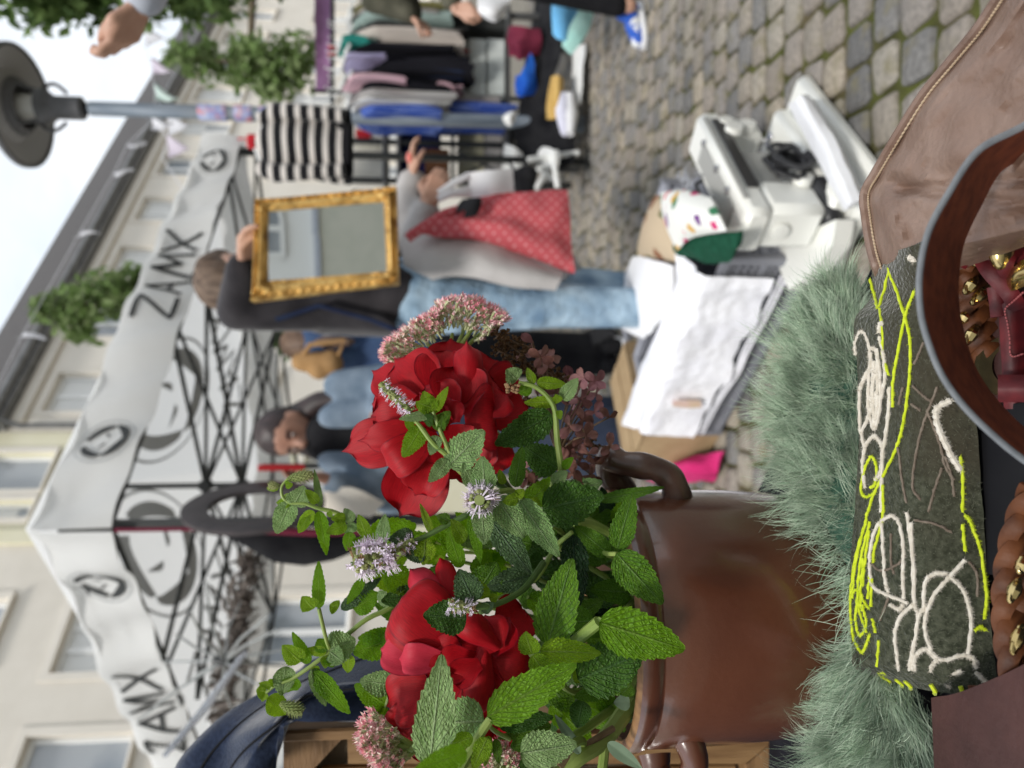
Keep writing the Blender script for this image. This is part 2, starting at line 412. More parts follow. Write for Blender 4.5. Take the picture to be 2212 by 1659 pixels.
def tovis(p):
    d = Vector(p) - CAM
    f = d.y * cp - d.z * sp; u_ = d.y * sp + d.z * cp
    return 1106 - F * u_ / f, 829.5 - F * d.x / f, f
vis = []
for i, s_ in enumerate(spots):
    X_, Y_, f_ = tovis((s_[0], s_[1], 0))
    lx = 1215 + .0 * Y_
    edge = 1880 if Y_ > 420 else 1880 + (420 - Y_) * .7      # beyond this the bag on the table hides the ground
    if -30 < Y_ < 1010 and X_ < edge and not (1500 < X_ and Y_ > 640 and Y_ < 600): vis.append((f_, i))
vis.sort(); near = set(i for _, i in vis[:300])
def with_tint(me, vals):
    a = me.attributes.new('tint', 'FLOAT', 'POINT'); a.data.foreach_set('value', vals)
protos = []
for k in range(40):
    vs, fs = sett(rn, .1, .1); m_ = MB(); m_.add(vs, fs)
    me = mesh_of(m_, 'sett_stone', Vector((0, 0, 0)), True, True, 'cobblestone'); with_tint(me, [rn.random()] * len(vs)); protos.append(me)
rest = MB(); tv = []
for i, (sx, sy, wx, wy) in enumerate(spots):
    if i in near:
        o = bpy.data.objects.new('cobblestone', protos[rn.randrange(40)]); COL.objects.link(o); o.parent = square
        o.location = Vector((sx, sy, .002 * rn.random())) - BASE[square.name]; o.scale = (wx / .1, wy / .1, 1)
        o.rotation_euler = ((rn.random() - .5) * .05, (rn.random() - .5) * .05, (rn.random() - .5) * .08)
    else:
        vs, fs = sett(rn, wx, wy); a = (rn.random() - .5) * .08; t = rn.random(); dz = .004 * rn.random(); tl = (rn.random() - .5) * .05
        rest.add([Vector((sx + v.x * math.cos(a) - v.y * math.sin(a), sy + v.x * math.sin(a) + v.y * math.cos(a), v.z + dz + tl * v.y)) for v in vs], fs); tv += [t] * len(vs)
o = build('cobblestones', rest, 'sett_stone', square, kind='stuff', recalc=False)
with_tint(o.data, tv)

# ================================================================ house row across the square
TH = rad(48.3)
HD = Vector((math.sin(TH), math.cos(TH), 0)); HN = Vector((-math.cos(TH), math.sin(TH), 0)); UP = Vector((0, 0, 1))
E_ = PZ(193, 553, 9.3); HK = E_.dot(HN)
def HW(s, off, z): return HD * s + HN * (HK + off) + Vector((0, 0, z))
def house(name, label, s0, s1, z1, wins, wallm, depth=8.0, roof=None):
    base = HW((s0 + s1) / 2, depth / 2, 0); t = thing(name, label, 'building', base)
    mb = MB()
    ss = sorted(set([s0, s1] + [q for w_ in wins for q in (w_[0], w_[1])])); zs = sorted(set([0, z1] + [q for w_ in wins for q in (w_[2], w_[3])]))
    for i in range(len(ss) - 1):
        for j in range(len(zs) - 1):
            cs, cz_ = (ss[i] + ss[i + 1]) / 2, (zs[j] + zs[j + 1]) / 2
            if any(w_[0] < cs < w_[1] and w_[2] < cz_ < w_[3] for w_ in wins): continue
            mb.add([HW(ss[i], 0, zs[j]), HW(ss[i + 1], 0, zs[j]), HW(ss[i + 1], 0, zs[j + 1]), HW(ss[i], 0, zs[j + 1])], [(0, 1, 2, 3)])
    for a, b, c, d in [w_[:4] for w_ in wins]:                                   # reveals
        for (p, q) in (((a, c), (b, c)), ((b, c), (b, d)), ((b, d), (a, d)), ((a, d), (a, c))):
            mb.add([HW(p[0], 0, p[1]), HW(q[0], 0, q[1]), HW(q[0], .22, q[1]), HW(p[0], .22, p[1])], [(0, 1, 2, 3)])
    for s_ in (s0, s1): mb.add([HW(s_, 0, 0), HW(s_, depth, 0), HW(s_, depth, z1), HW(s_, 0, z1)], [(0, 1, 2, 3)])
    mb.add([HW(s0, depth, 0), HW(s1, depth, 0), HW(s1, depth, z1), HW(s0, depth, z1)], [(0, 1, 2, 3)])
    if not roof: mb.add([HW(s0, 0, z1), HW(s1, 0, z1), HW(s1, depth, z1), HW(s0, depth, z1)], [(0, 1, 2, 3)])
    build('wall', mb, wallm, t, smooth=False)
    for k, w_ in enumerate(wins):
        a, b, c, d = w_[:4]; mull = w_[4] if len(w_) > 4 else 2
        f = MB(); ax = (HD, HN, UP); fw = .07
        f.box(HW((a + b) / 2, .16, c + fw / 2), ((b - a) / 2, .035, fw / 2), ax, .01)
        f.box(HW((a + b) / 2, .16, d - fw / 2), ((b - a) / 2, .035, fw / 2), ax, .01)
        for q in range(mull + 1):
            sx = lerp(a + fw / 2, b - fw / 2, q / mull)
            f.box(HW(sx, .158, (c + d) / 2), (fw / 2 if q in (0, mull) else fw * .7, .036, (d - c) / 2 - fw - .002), ax, .01)
        fr = build('window', f, 'window_white', t, smooth=False)
        g = MB(); g.add([HW(a + .05, .17, c + .05), HW(b - .05, .17, c + .05), HW(b - .05, .17, d - .05), HW(a + .05, .17, d - .05)], [(0, 1, 2, 3)])
        build('pane', g, 'window_glass', fr, smooth=False)
        if k % 3 != 1:
            g = MB(); g.add([HW(a + .08, .166, lerp(c, d, .25 + .3 * (k % 2))), HW(b - .08, .166, lerp(c, d, .25 + .3 * (k % 2))), HW(b - .08, .166, d - .075), HW(a + .08, .166, d - .075)], [(0, 1, 2, 3)]); build('blind', g, 'curtain_white', fr, smooth=False)
        g = MB(); g.box(HW((a + b) / 2, -.02, c - .025), ((b - a) / 2 + .06, .07, .024), ax, .008); build('sill', g, 'render_pale', fr, smooth=False)
        g = MB()                                              # raised plaster surround
        for (p, q, r_, s_) in ((a - .12, a - .002, c, d + .12), (b + .002, b + .12, c, d + .12), (a - .002, b + .002, d + .002, d + .12)):
            g.box(HW((p + q) / 2, -.012, (r_ + s_) / 2), ((q - p) / 2, .014, (s_ - r_) / 2), ax)
        build('surround', g, 'render_pale' if wallm != 'render_pale' else 'render_cream', fr, smooth=False)
    return t
wr = []
for fl in range(3):
    z1 = 8.69 - 2.85 * fl
    for k in range(15): c_ = 9.7 + 2.06 * k; wr.append((c_ - .5, c_ + .5, z1 - 1.45, z1, 2))
hr = house('apartment_house', 'long cream apartment house with a dark slate roof and rows of white windows', 8.72, 40.5, 9.25, wr, 'render_pale', roof=True)
mb = MB()
mb.sheet(lambda u, v: HW(lerp(8.72, 40.5, u), lerp(-.32, 1.75, v), lerp(9.30, 11.75, v) + .02 * math.sin(v * 60)), 2, 40, .1)
mb.sheet(lambda u, v: HW(lerp(8.72, 40.5, u), lerp(1.75, 8.0, v), lerp(11.75, 13.2, v) - .006), 2, 4, .1)
mb.add([HW(8.74, 0, 9.2), HW(8.74, 1.75, 11.7), HW(8.74, 8, 13.1), HW(8.74, 8, 9.2)], [(0, 1, 2, 3)])
build('roof', mb, 'roof_slate', hr, smooth=False)
mb = MB(); mb.tube([HW(8.4, -.36, 9.27), HW(40.5, -.36, 9.27)], .085, 10); mb.bar(HW(8.72, -.16, 9.16), HW(40.5, -.16, 9.16), .3, .06)
mb.tube([HW(8.75, -.36, 9.2), HW(8.78, -.1, 8.9), HW(8.78, -.1, 0)], .05, 8)
build('gutter', mb, 'gutter_zinc', hr)
mb = MB(); mb.bar(HW(8.9, -.05, 9.0), HW(40.5, -.05, 9.0), .1, .22); build('cornice', mb, 'render_cream', hr, smooth=False)
house('stair_house', 'narrow yellowish house section between the two cream houses', 6.58, 8.70, 12.6, [(6.85, 7.2, 8.05, 9.35, 1), (7.42, 8.22, 8.05, 9.35, 1), (6.9, 8.2, 5.1, 6.5, 2), (6.9, 8.2, 2.2, 3.6, 2)], 'render_yellow')
hl = house('corner_house', 'cream rendered house with wide white windows nearest the canopy', -7, 6.32, 12.6,
      [(4.18, 5.31, 5.87, 6.8, 3), (2.15, 3.31, 5.34, 6.79, 2), (4.2, 5.38, 7.76, 9.2, 2), (2.1, 3.31, 8.2, 9.6, 2), (4.2, 5.3, 2.5, 3.9, 2), (2.1, 3.3, 2.5, 3.9, 2), (-.5, .7, 5.34, 6.79, 2), (-.5, .7, 2.5, 3.9, 2), (-.5, .7, 8.2, 9.6, 2)], 'render_cream')
mb = MB(); mb.box(HW(6.45, -.02, 6.3), (.125, .06, 6.3), (HD, HN, UP)); mb.box(HW(6.45, 4, 6.3), (.12, 3.95, 6.29), (HD, HN, UP)); build('pilaster', mb, 'render_yellow', hl, smooth=False)
# the house behind the photographer, which the framed mirror shows
t = thing('opposite_house', 'pale house behind the camera, seen only in the gilt mirror', 'building', (1.5, -9, 0))
mb = MB(); mb.box((3, -10.5, 5.5), (16, 1.5, 5.5)); build('wall', mb, 'window_white', t, smooth=False)
mb = MB(); mb.box((3, -8.96, 1.5), (15.9, .06, 1.5)); build('plinth', mb, 'render_grey', t, smooth=False)
OPP = t

# ================================================================ trees
def tree(label, h, base, clumps, leafn, size, rn, mat_='tree_leaf_mid', limb=.8):
    t = thing('street_tree', label, 'tree', base)
    b = Vector(base); c0 = sum((Vector(c) for c, r_ in clumps), Vector()) / len(clumps)
    mb = MB(); top = Vector((c0.x, c0.y, c0.z))
    mid = b.lerp(Vector((b.x, b.y, top.z)), limb)
    mb.tube([b, b.lerp(mid, .5) + Vector((.03, 0, 0)), mid, mid.lerp(top, .6), top], [.13, .11, .09, .06, .03], 9)
    for c, r_ in clumps: mb.tube([top, top.lerp(Vector(c), .5) + Vector((0, 0, -.05)), Vector(c)], [.02, .014, .006], 6)
    build('trunk', mb, 'bark', t)
    mb = MB()
    tot = sum(r_ ** 2 for c, r_ in clumps)
    for c, r_ in clumps:
        for k in range(int(leafn * r_ ** 2 / tot)):
            d = Vector((rn.gauss(0, 1), rn.gauss(0, 1), rn.gauss(0, .9))).normalized() * (r_ * (rn.random() ** .45)) * (1 + .25 * noise.noise(Vector((k * .37, r_, 2))))
            p = Vector(c) + d
            if noise.noise(p * 2.2 / max(r_, .4)) < -.12: continue
            n = (d.normalized() + Vector((rn.gauss(0, .7), rn.gauss(0, .7), rn.gauss(.3, .7)))).normalized(); u = n.orthogonal().normalized()
            u = Matrix.Rotation(rn.random() * 6.3, 3, n) @ u; v = n.cross(u); L = size * (.7 + .7 * rn.random())
            mb.add([p, p + u * L * .5 + v * L * .28, p + u * L - n * L * .15, p + u * L * .5 - v * L * .28], [(0, 1, 2, 3)], rn.randrange(2))
    build('crown', mb, ['tree_leaf_dark' if mat_ == 'tree_leaf_mid' else 'tree_leaf_mid', mat_], t, smooth=False, recalc=False)
    return t
rn = random.Random(3)
def clump(pts, Y): return [(P(x, y, Y + dy), r_ * Y / F) for x, y, r_, dy in pts]
g1 = PZ(1420, -120, 0)
tree('dark leafed tree reaching in over the raised hand beside the street lamp', 6, (4.9, 5.0, 0), clump([(40, -12, 66, 0), (130, -20, 70, .2), (215, -18, 74, .3), (300, -28, 62, .2), (400, -10, 66, .4), (480, -20, 66, .3), (90, -70, 90, .2), (250, -80, 110, .4), (430, -90, 110, .5), (330, 5, 40, .2), (540, -80, 80, .5)], 5.0), 5200, .10, rn, limb=1.05)
tree('mid green street tree in front of the slate roof left of the clothes rail', 6, (6.9, 9.4, 0), clump([(395, 125, 36, 0), (450, 135, 40, .2), (510, 150, 48, .2), (570, 130, 55, .1), (625, 150, 52, .1), (585, 185, 40, .1), (650, 110, 45, .3), (540, 110, 40, .3)], 9.0), 2100, .13, rn, 'tree_leaf_pale', 1.0)
tree('small green street tree showing above the canopy valance', 6, (1.0, 9.4, 0), clump([(95, 668, 30, 0), (150, 660, 45, .1), (210, 640, 58, 0), (175, 700, 45, .2), (250, 640, 55, .1), (290, 620, 55, .2), (330, 640, 60, .2)], 9.0), 2300, .12, rn, 'tree_leaf_pale')
tree('round green bush tree seen under the far canopy edge', 4, (1.05, 11.2, 0), clump([(605, 730, 24, 0), (620, 745, 26, .1), (595, 715, 20, 0), (640, 730, 24, 0)], 11.0), 700, .14, rn)

# ================================================================ street lamp
YL = 5.0
lp = P(1110, 272, YL); lt = P(205, 235, YL)
base_l = Vector((lp.x + .03, YL, 0))
lamp = thing('street_lamp', 'tall grey street lamp with a wide disc shade and stickers on its pole', 'lamp', base_l)
axz = Vector((lt.x - base_l.x, 0, lt.z)).normalized(); axx = axz.cross(Vector((0, 1, 0))).normalized(); axy = axz.cross(axx)
LA = (axx, axy, axz)
k = px(YL)
H_ = (P(195, 232, YL) - base_l).length
mb = MB(); mb.lathe([(0, 0), (.055, 0), (.055, .3), (14.3 * k, .34), (15 * k, H_ * .6), (14.2 * k, H_), (0, H_)], base_l, 20, ax=LA); build('pole', mb, 'steel_galv', lamp)
mb = MB()
for z0, z1 in ((H_ * .62, H_ * .67), (H_ * .685, H_ * .72), (H_ * .735, H_ * .79)): mb.lathe([(16.4 * k, z0), (17.2 * k, z0 + .01), (16.9 * k, z1 - .01), (16.2 * k, z1)], base_l, 20, ax=LA)
build('sticker', mb, 'sticker', lamp)
def LZ(x): return (P(x, 225, YL) - base_l).length
h0 = LZ(178); h1 = LZ(110); h2 = LZ(90); h3 = LZ(66); h4 = LZ(12)
mb = MB(); mb.lathe([(14 * k, h0 - .02), (23 * k, h0), (23 * k, h1 - .03), (30 * k, h1), (36 * k, h1 + .03), (36 * k, h2), (0, h2)], base_l, 24, ax=LA)
build('socket', mb, 'lamp_grey', lamp)
mb = MB(); h5 = LZ(40); mb.lathe([(22 * k, h2 - .01), (25 * k, h2 + .04), (25 * k, h5), (20 * k, h5 + .03), (0, h5 + .03)], base_l, 24, ax=LA); build('lantern_glass', mb, 'lamp_glass', lamp)
mb = MB(); R0 = 118 * k
# shade: shallow cone disc with an open ring round the lantern
mb.lathe([(42 * k, h3 + .05), (R0 * .6, h3 + .12), (R0 * .97, h3 + .06), (R0, h3 + .065), (R0 * .6, h3 + .17), (34 * k, h3 + .24), (30 * k, h5 + .08), (0, h5 + .09)], base_l, 48, ax=LA)
sh = build('lamp_shade', mb, 'lamp_under', lamp)
mb = MB(); mb.lathe([(R0 * .965, h3 + .045), (R0 * 1.02, h3 + .05), (R0 * 1.02, h3 + .08), (R0 * .965, h3 + .075), (R0 * .965, h3 + .045)], base_l, 48, ax=LA); mb.lathe([(44 * k, h3 + .03), (48 * k, h3 + .03), (58 * k, h3 + .075), (44 * k, h3 + .075), (44 * k, h3 + .03)], base_l, 32, ax=LA)
build('shade_rim', mb, 'lamp_grey', lamp)
for sgn in (-1, 1):
    mb = MB(); q = base_l
    pts = []
    for i in range(13):
        a = PI * (i / 12); pts.append(q + axx * (sgn * (30 * k + 18 * k * math.sin(a))) + axz * (lerp(h1 - .1, h2 + .02, i / 12)))
    mb.tube(pts, .012, 8); build('bracket', mb, 'lamp_grey', lamp)
for i in range(3):
    mb = MB(); a = 2 * PI * (i + .2) / 3; d = axx * math.cos(a) + axy * math.sin(a)
    mb.tube([base_l + d * (33 * k) + axz * h2, base_l + d * (46 * k) + axz * (h3 + .06)], .012, 6); build('strut', mb, 'lamp_grey', lamp)

# ================================================================ bunting
FL = [(330, 85, 'flag_white', 40), (345, 150, 'flag_lilac', 38), (352, 205, 'flag_green', 44), (345, 262, 'flag_white', 40), (293, 310, 'flag_white', 34), (264, 372, 'flag_white', 36), (187, 507, 'flag_white', 40), (62, 730, 'flag_white', 46)]
bt = thing('bunting', 'string of small pale triangular flags crossing in front of the slate roof', 'bunting', P(264, 372, 7.0))
pts = [P(300, -30, 7)] + [P(f[0] - 17, f[1], 7) for f in FL] + [P(-60, 940, 7)]
mb = MB(); mb.tube(pts, .0025, 6); build('cord', mb, 'flag_white', bt)
for i, f in enumerate(FL):
    c_ = P(f[0] - 17, f[1], 7); wd = f[3] * 7 / F * .5; tw = rn.uniform(.2, .6) if i < 4 else rn.uniform(1.1, 1.3)
    d = Vector((math.cos(tw), math.sin(tw), .1 * (i % 3 - 1)))
    mb = MB(); mb.sheet(lambda u, v: c_ + d * ((u - .5) * 2 * wd * (1 - v)) + Vector((.03 * math.sin(v * 3 + i), .04 * math.sin(u * 5 + v * 4), -v * wd * 2.1)), 6, 6, .002)
    build('flag', mb, f[2], bt)
bt = thing('bunting', 'second string of lilac and white flags hanging close to the gutter', 'bunting', P(375, 280, 8.0))
mb = MB(); mb.tube([P(340, 262, 8), P(362, 300, 8), P(350, 340, 8), P(395, 410, 8)], .006, 6); build('cord', mb, 'flag_white', bt)
for i, (x, y, m_) in enumerate(((362, 270, 'flag_white'), (362, 318, 'flag_lilac'))):
    c_ = P(x, y, 8); mb = MB(); mb.sheet(lambda u, v: c_ + Vector(((u - .5) * .24 * (1 - v), .03 * math.sin(u * 4 + v * 3), -v * .22)), 6, 6, .002); build('flag', mb, m_, bt)

# ================================================================ canopy tent
ZB = 2.31
TN = PZ(240, 1140, ZB); TR = PZ(530, 300, ZB); TBk = Vector((-.70, 6.25, ZB)); TL = Vector((-2.75, 4.55, ZB)); TC = (TN + TBk) / 2
TC.z = 3.35
tent = thing('canopy_tent', 'white pop up canopy tent with black lettering and masked face emblems on its valance', 'tent', (TC.x, TC.y, 0))
LET = {'Z': [[(0, 1), (1, .95), (.05, .05), (1, 0)]], 'A': [[(0, 0), (.5, 1), (1, 0)], [(.22, .38), (.8, .38)]], 'M': [[(0, 0), (.1, 1), (.5, .3), (.9, 1), (1, 0)]], 'X': [[(0, 1), (1, 0)], [(0, 0), (1, 1)]]}
def ribbon(mb, S, pts, wd, m=0):
    """flat printed stroke on surface S(u, v); u, v in metres along and up"""
    for a, b in zip(pts[:-1], pts[1:]):
        a, b = Vector(a), Vector(b); d = b - a; L = d.length
        if L < 1e-6: continue
        d = d / L; n = Vector((-d.y, d.x)) * wd / 2; a2 = a - d * wd * .3; b2 = b + d * wd * .3
        k = max(2, int(L / .04)); vs = []
        for i in range(k + 1):
            q = a2.lerp(b2, i / k); vs += [S(q.x + n.x, q.y + n.y), S(q.x - n.x, q.y - n.y)]
        mb.add(vs, [(2 * i, 2 * i + 1, 2 * i + 3, 2 * i + 2) for i in range(k)], m)
def strip(mb, S, A, B, m=0):
    n = len(A); mb.add([S(*p) for p in A] + [S(*p) for p in B], [(i, i + 1, n + i + 1, n + i) for i in range(n - 1)], m)
def lettering(todo, S, par, m_='print_black'):
    """each letter and each emblem of the print is a piece of its own"""
    for q in todo:
        if q[0] == 'e':
            mb = MB(); emblem(mb, S, *q[1:4]); build('emblem', mb, [m_, 'print_grey'], par, smooth=False, recalc=False, kind='stuff'); continue
        u, v, h = q[1:4]; mirror = len(q) > 4
        for k, ch in enumerate('ZAMX'):
            mb = MB()
            for st in LET[ch]: ribbon(mb, S, [((u + (k * h * 1.0 + x * h * .78) * (-1 if mirror else 1)), v + y * h) for x, y in st], h * .125)
            build('letter', mb, m_, par, smooth=False, recalc=False)
def emblem(mb, S, u, v, r):
    def c(a, q): return (u + math.cos(rad(a)) * r * q, v + math.sin(rad(a)) * r * q)
    A_ = list(range(0, 361, 9)); strip(mb, S, [c(a, 1) for a in A_], [c(a, .955) for a in A_], 1)
    lo = list(range(195, 346, 6)); n = len(lo) - 1
    inner = [(u + r * lerp(-.74, .74, i / n), v + r * (-.10 - .52 * (1 - abs(2 * i / n - 1)) ** .8)) for i in range(n + 1)]
    strip(mb, S, [c(a, .82) for a in lo], inner)
    for sg in (-1, 1):
        up_ = [c(90 - sg * a, .80) for a in range(14, 98, 7)]; inn = [(u + sg * r * lerp(.10, .70, (i / (len(up_) - 1)) ** .7), v + r * lerp(.62, -.12, (i / (len(up_) - 1)) ** 1.2)) for i in range(len(up_))]
        strip(mb, S, up_, inn)
        ey = [(u + sg * r * lerp(.12, .46, i / 6), v + r * (-.06 + .24 * i / 6)) for i in range(7)]; ez = [(p[0], p[1] - r * .13 * math.sin(PI * i / 6)) for i, p in enumerate(ey)]
        strip(mb, S, ey, ez)
def VAL(a, b, ha, hb, ph):
    d = (b - a); L = Vector((d.x, d.y)).length; dh = Vector((d.x, d.y, 0)) / L; nn = Vector((dh.y, -dh.x, 0))
    def S(u, v, off=.0):
        s_ = u / L
        wv = .022 * math.sin(u * 7 + ph) * (.4 + .6 * (1 - v / .3)) + .016 * math.sin(u * 19 + v * 9 + ph * 2) + .02 * math.sin(u * 3.1 - v * 8)
        return a + dh * u + nn * (wv + off) + Vector((0, 0, v * lerp(ha, hb, s_) / .3 + d.z * s_ - .012 * math.sin(u * 2.2 + ph)))
    return S, L
for i, (a, b, ha, hb) in enumerate(((TN, TR, .31, .27), (TL, TN, .25, .31), (TR, TBk, .27, .27), (TBk, TL, .27, .25))):
    S, L = VAL(a, b, ha, hb, i * 1.7)
    mb = MB(); mb.sheet(lambda u, v: S(u * L, v * .3), 70, 8, .003)
    va = build('valance', mb, 'canopy_white', tent)
    if i < 2:
        SO = lambda u, v: S(u, v, .008)
        if i == 0: todo = [('e', .42, .15, .125), ('t', 1.18, .06, .19), ('e', 2.62, .15, .11)]
        else: todo = [('e', L - .36, .15, .125), ('t', L - 1.72, .06, .19)]
        lettering(todo, SO, va)
# roof
EV = [Vector((p.x, p.y, ZB + h)) for p, h in ((TN, .31), (TR, .27), (TBk, .27), (TL, .25))]
EV[0].z = ZB + .32
mb = MB()
for i in range(4):
    a, b = EV[i], EV[(i + 1) % 4]
    mb.sheet(lambda u, v: a.lerp(b, u).lerp(TC, v) - Vector((0, 0, .10 * math.sin(PI * v) * (1) + .03 * math.sin(PI * u) * (1 - v))), 14, 10)
build('roof_cloth', mb, 'canopy_white', tent, recalc=False)
# prints showing through the far roof slopes
def ROOF(i):
    a, b = EV[i], EV[(i + 1) % 4]; L = (b - a).length; m_ = (a + b) / 2; Hh = (TC - m_).length
    def S(u, v):
        vv = v / Hh; uu = (u / L + .5 - .5 * vv) / max(1 - vv, .05)
        q = a.lerp(b, uu).lerp(TC, vv) - Vector((0, 0, .10 * math.sin(PI * vv) + .03 * math.sin(PI * uu) * (1 - vv)))
        return q - Vector((0, 0, .012))
    return S
for i in (1, 2):
    lettering([('e', 0, .86, .40), ('t', .62, .14, .24, True)], ROOF(i), tent, 'print_grey')
# frame
def truss(a, b, z0, z1, n=4, r=.013, name='truss'):
    mb = MB(); a0, a1, b0, b1_ = [Vector((q.x, q.y, z)) for q, z in ((a, z0), (a, z1), (b, z0), (b, z1))]
    mb.tube([a0, b0], r, 8); mb.tube([a1, b1_], r, 8)
    for k in range(n):
        p0, p1, q0, q1 = a0.lerp(b0, k / n), a0.lerp(b0, (k + 1) / n), a1.lerp(b1_, k / n), a1.lerp(b1_, (k + 1) / n)
        mb.tube([p0, q1], r * .8, 6); mb.tube([q0, p1], r * .8, 6)
    return build(name, mb, 'frame_black', tent)
mids = [(TN + TR) / 2, (TR + TBk) / 2, (TBk + TL) / 2, (TL + TN) / 2]
CX = Vector((TC.x, TC.y, 0))
ins = lambda p: p.lerp(CX + Vector((0, 0, p.z)), .04)
for a, b, z_ in ((TN, TR, .10), (TR, TBk, 0), (TBk, TL, 0), (TL, TN, .10)): truss(ins(a), ins(b), 2.24 + z_, 2.44 + z_, 2, .011)
for m_ in mids: truss(ins(m_), CX, 2.26, 2.48, 1, .013)
mb = MB(); mb.tube([Vector((CX.x, CX.y, 2.2)), Vector((CX.x, CX.y, 3.3))], .017, 8); mb.box((CX.x, CX.y, 2.26), (.03, .03, .035), bev=.006); mb.box((CX.x, CX.y, 2.48), (.03, .03, .035), bev=.006)
build('centre_pole', mb, 'frame_black', tent)
for q, pnm in ((TN, 0), (TR, 1), (TBk, 2), (TL, 3)):
    p = ins(q); mb = MB(); mb.box((p.x, p.y, 1.28), (.022, .022, 1.25), bev=.005); mb.box((p.x, p.y, .015), (.05, .05, .012), bev=.004); build('leg', mb, 'frame_black', tent)
# ================================================================ cloth helpers
def cat_(p0, p1, p2, p3, t):
    return .5 * ((2 * p1) + (p2 - p0) * t + (2 * p0 - 5 * p1 + 4 * p2 - p3) * t * t + (3 * p1 - p0 - 3 * p2 + p3) * t ** 3)
def spline(pts, t):
    n = len(pts) - 1; f = min(max(t, 0), 1) * n; i = min(int(f), n - 1); u = f - i
    a = pts[i - 1] if i > 0 else pts[0] * 2 - pts[1]; d = pts[i + 2] if i + 2 <= n else pts[n] * 2 - pts[n - 1]
    return cat_(a, pts[i], pts[i + 1], d, u)
def patchf(rows):
    rows = [[Vector(p) for p in r_] for r_ in rows]
    return lambda u, v: spline([spline(r_, v) for r_ in rows], u)
def patch(mb, rows, nu=20, nv=20, th=.003, wrinkle=0, wf=12, seed=0, m=0):
    f = patchf(rows)
    def g(u, v):
        p = f(u, v)
        if wrinkle:
            q = p * wf + Vector((seed, seed * 2, 0)); p = p + Vector((noise.noise(q), noise.noise(q + Vector((9, 0, 0))), noise.noise(q + Vector((0, 9, 0))))) * wrinkle
        return p
    mb.sheet(g, nu, nv, th, m)
def pts_(z, lst, Y): return [P(*ZZ(z, *q), Y) for q in lst]

# ================================================================ materials
mat('skin', (.48, .27, .19), (.55, .33, .24), rough=.5, ns=25, spec=.4)
mat('skin_deep', (.36, .19, .13), (.42, .23, .16), rough=.5, ns=20)
mat('eye_white', (.42, .36, .33), rough=.4)
mat('nail_coral', (.80, .22, .18), rough=.3)
mat('hair_grey', (.075, .045, .028), (.17, .115, .08), rough=.7, ns=60, stretch=(1, 1, .2), bump=.5)
mat('hair_brown', (.09, .05, .03), (.17, .10, .06), rough=.6, ns=50, stretch=(1, 1, .2), bump=.5)
mat('hair_dark', (.018, .012, .012), (.05, .03, .03), rough=.5, ns=50, stretch=(1, 1, .2), bump=.5)
mat('cloth_charcoal', (.022, .020, .023), (.048, .044, .048), rough=.95, ns=9, bump=.3, bs=60, sheen=.3)
mat('cloth_trench', (.42, .40, .39), (.50, .48, .47), rough=.9, ns=7, bump=.4, bs=22, bd=.008)
mat('denim_light', (.17, .27, .38), (.40, .53, .64), rough=.95, ns=9, bump=1, bs=14, bd=.03, c3=(.12, .20, .30), n3=7, ramp=(.3, .6))
mat('denim_jacket', (.13, .18, .24), (.25, .31, .38), rough=.95, ns=9, bump=.4, bs=40)
mat('denim_dark', (.03, .04, .07), (.05, .065, .10), rough=.95, ns=9)
mat('cloth_black', (.008, .008, .010), (.018, .018, .02), rough=.9, ns=9, bump=.3, bs=30)
mat('cloth_navy', (.010, .016, .045), (.022, .035, .075), rough=.9, ns=9, bump=.3, bs=30)
mat('cloth_navy_blue', (.02, .05, .13), (.05, .10, .2), rough=.8, ns=6)
mat('cloth_olive', (.055, .055, .04), (.12, .115, .085), rough=.95, ns=16, bump=.3, bs=30)
mat('cloth_bluegrey', (.42, .45, .52), (.5, .53, .6), rough=.95, ns=16, bump=.3, bs=30)
mat('cloth_tan', (.33, .19, .08), (.40, .24, .11), rough=.95, ns=16)
mat('cloth_white', (.78, .78, .80), (.84, .84, .86), rough=.9, ns=6, bump=.3, bs=40, sheen=.2)
mat('paper_white', (.80, .80, .82), rough=.7)
mat('red_card', (.42, .012, .018), rough=.5)
mat('gilt', (.68, .42, .12), (.80, .55, .20), rough=.42, metal=.45, ns=30, bump=.7, bs=70, bd=.006, c3=(.26, .13, .025), n3=22)
mat('mirror_glass', (.86, .88, .86), rough=.015, metal=1)
mat('steel_dark', (.06, .06, .06), rough=.5)
def dots(name, c, c2, scale, size, stretch=(1, 1, 1)):
    m = mat(name, c, rough=.9); n_ = m.node_tree; p = n_.nodes['Principled BSDF']
    t = nd(n_, 'ShaderNodeTexCoord'); mp_ = nd(n_, 'ShaderNodeMapping'); mp_.inputs['Scale'].default_value = stretch; n_.links.new(t.outputs['Object'], mp_.inputs[0])
    v = nd(n_, 'ShaderNodeTexVoronoi', Scale=scale, Randomness=.15); n_.links.new(mp_.outputs[0], v.inputs['Vector'])
    r = nd(n_, 'ShaderNodeValToRGB'); r.color_ramp.elements[0].position = size; r.color_ramp.elements[1].position = size * 1.25
    r.color_ramp.elements[0].color = (*c2, 1); r.color_ramp.elements[1].color = (*c, 1)
    n_.links.new(v.outputs['Distance'], r.inputs[0]); n_.links.new(r.outputs[0], p.inputs['Base Color']); return m
dots('dotted_red', (.50, .095, .11), (.60, .25, .26), 40, .17, (1, 0, 1))
for n__ in MATS['dotted_red'].node_tree.nodes:
    if n__.type == 'MAPPING': n__.inputs['Location'].default_value = (0, 0, 0); n__.inputs['Rotation'].default_value = (0, rad(45), 0)
    if n__.type == 'TEX_VORONOI': n__.inputs['Randomness'].default_value = 0
dots('dotted_blue', (.03, .07, .33), (.25, .33, .6), 60, .3)
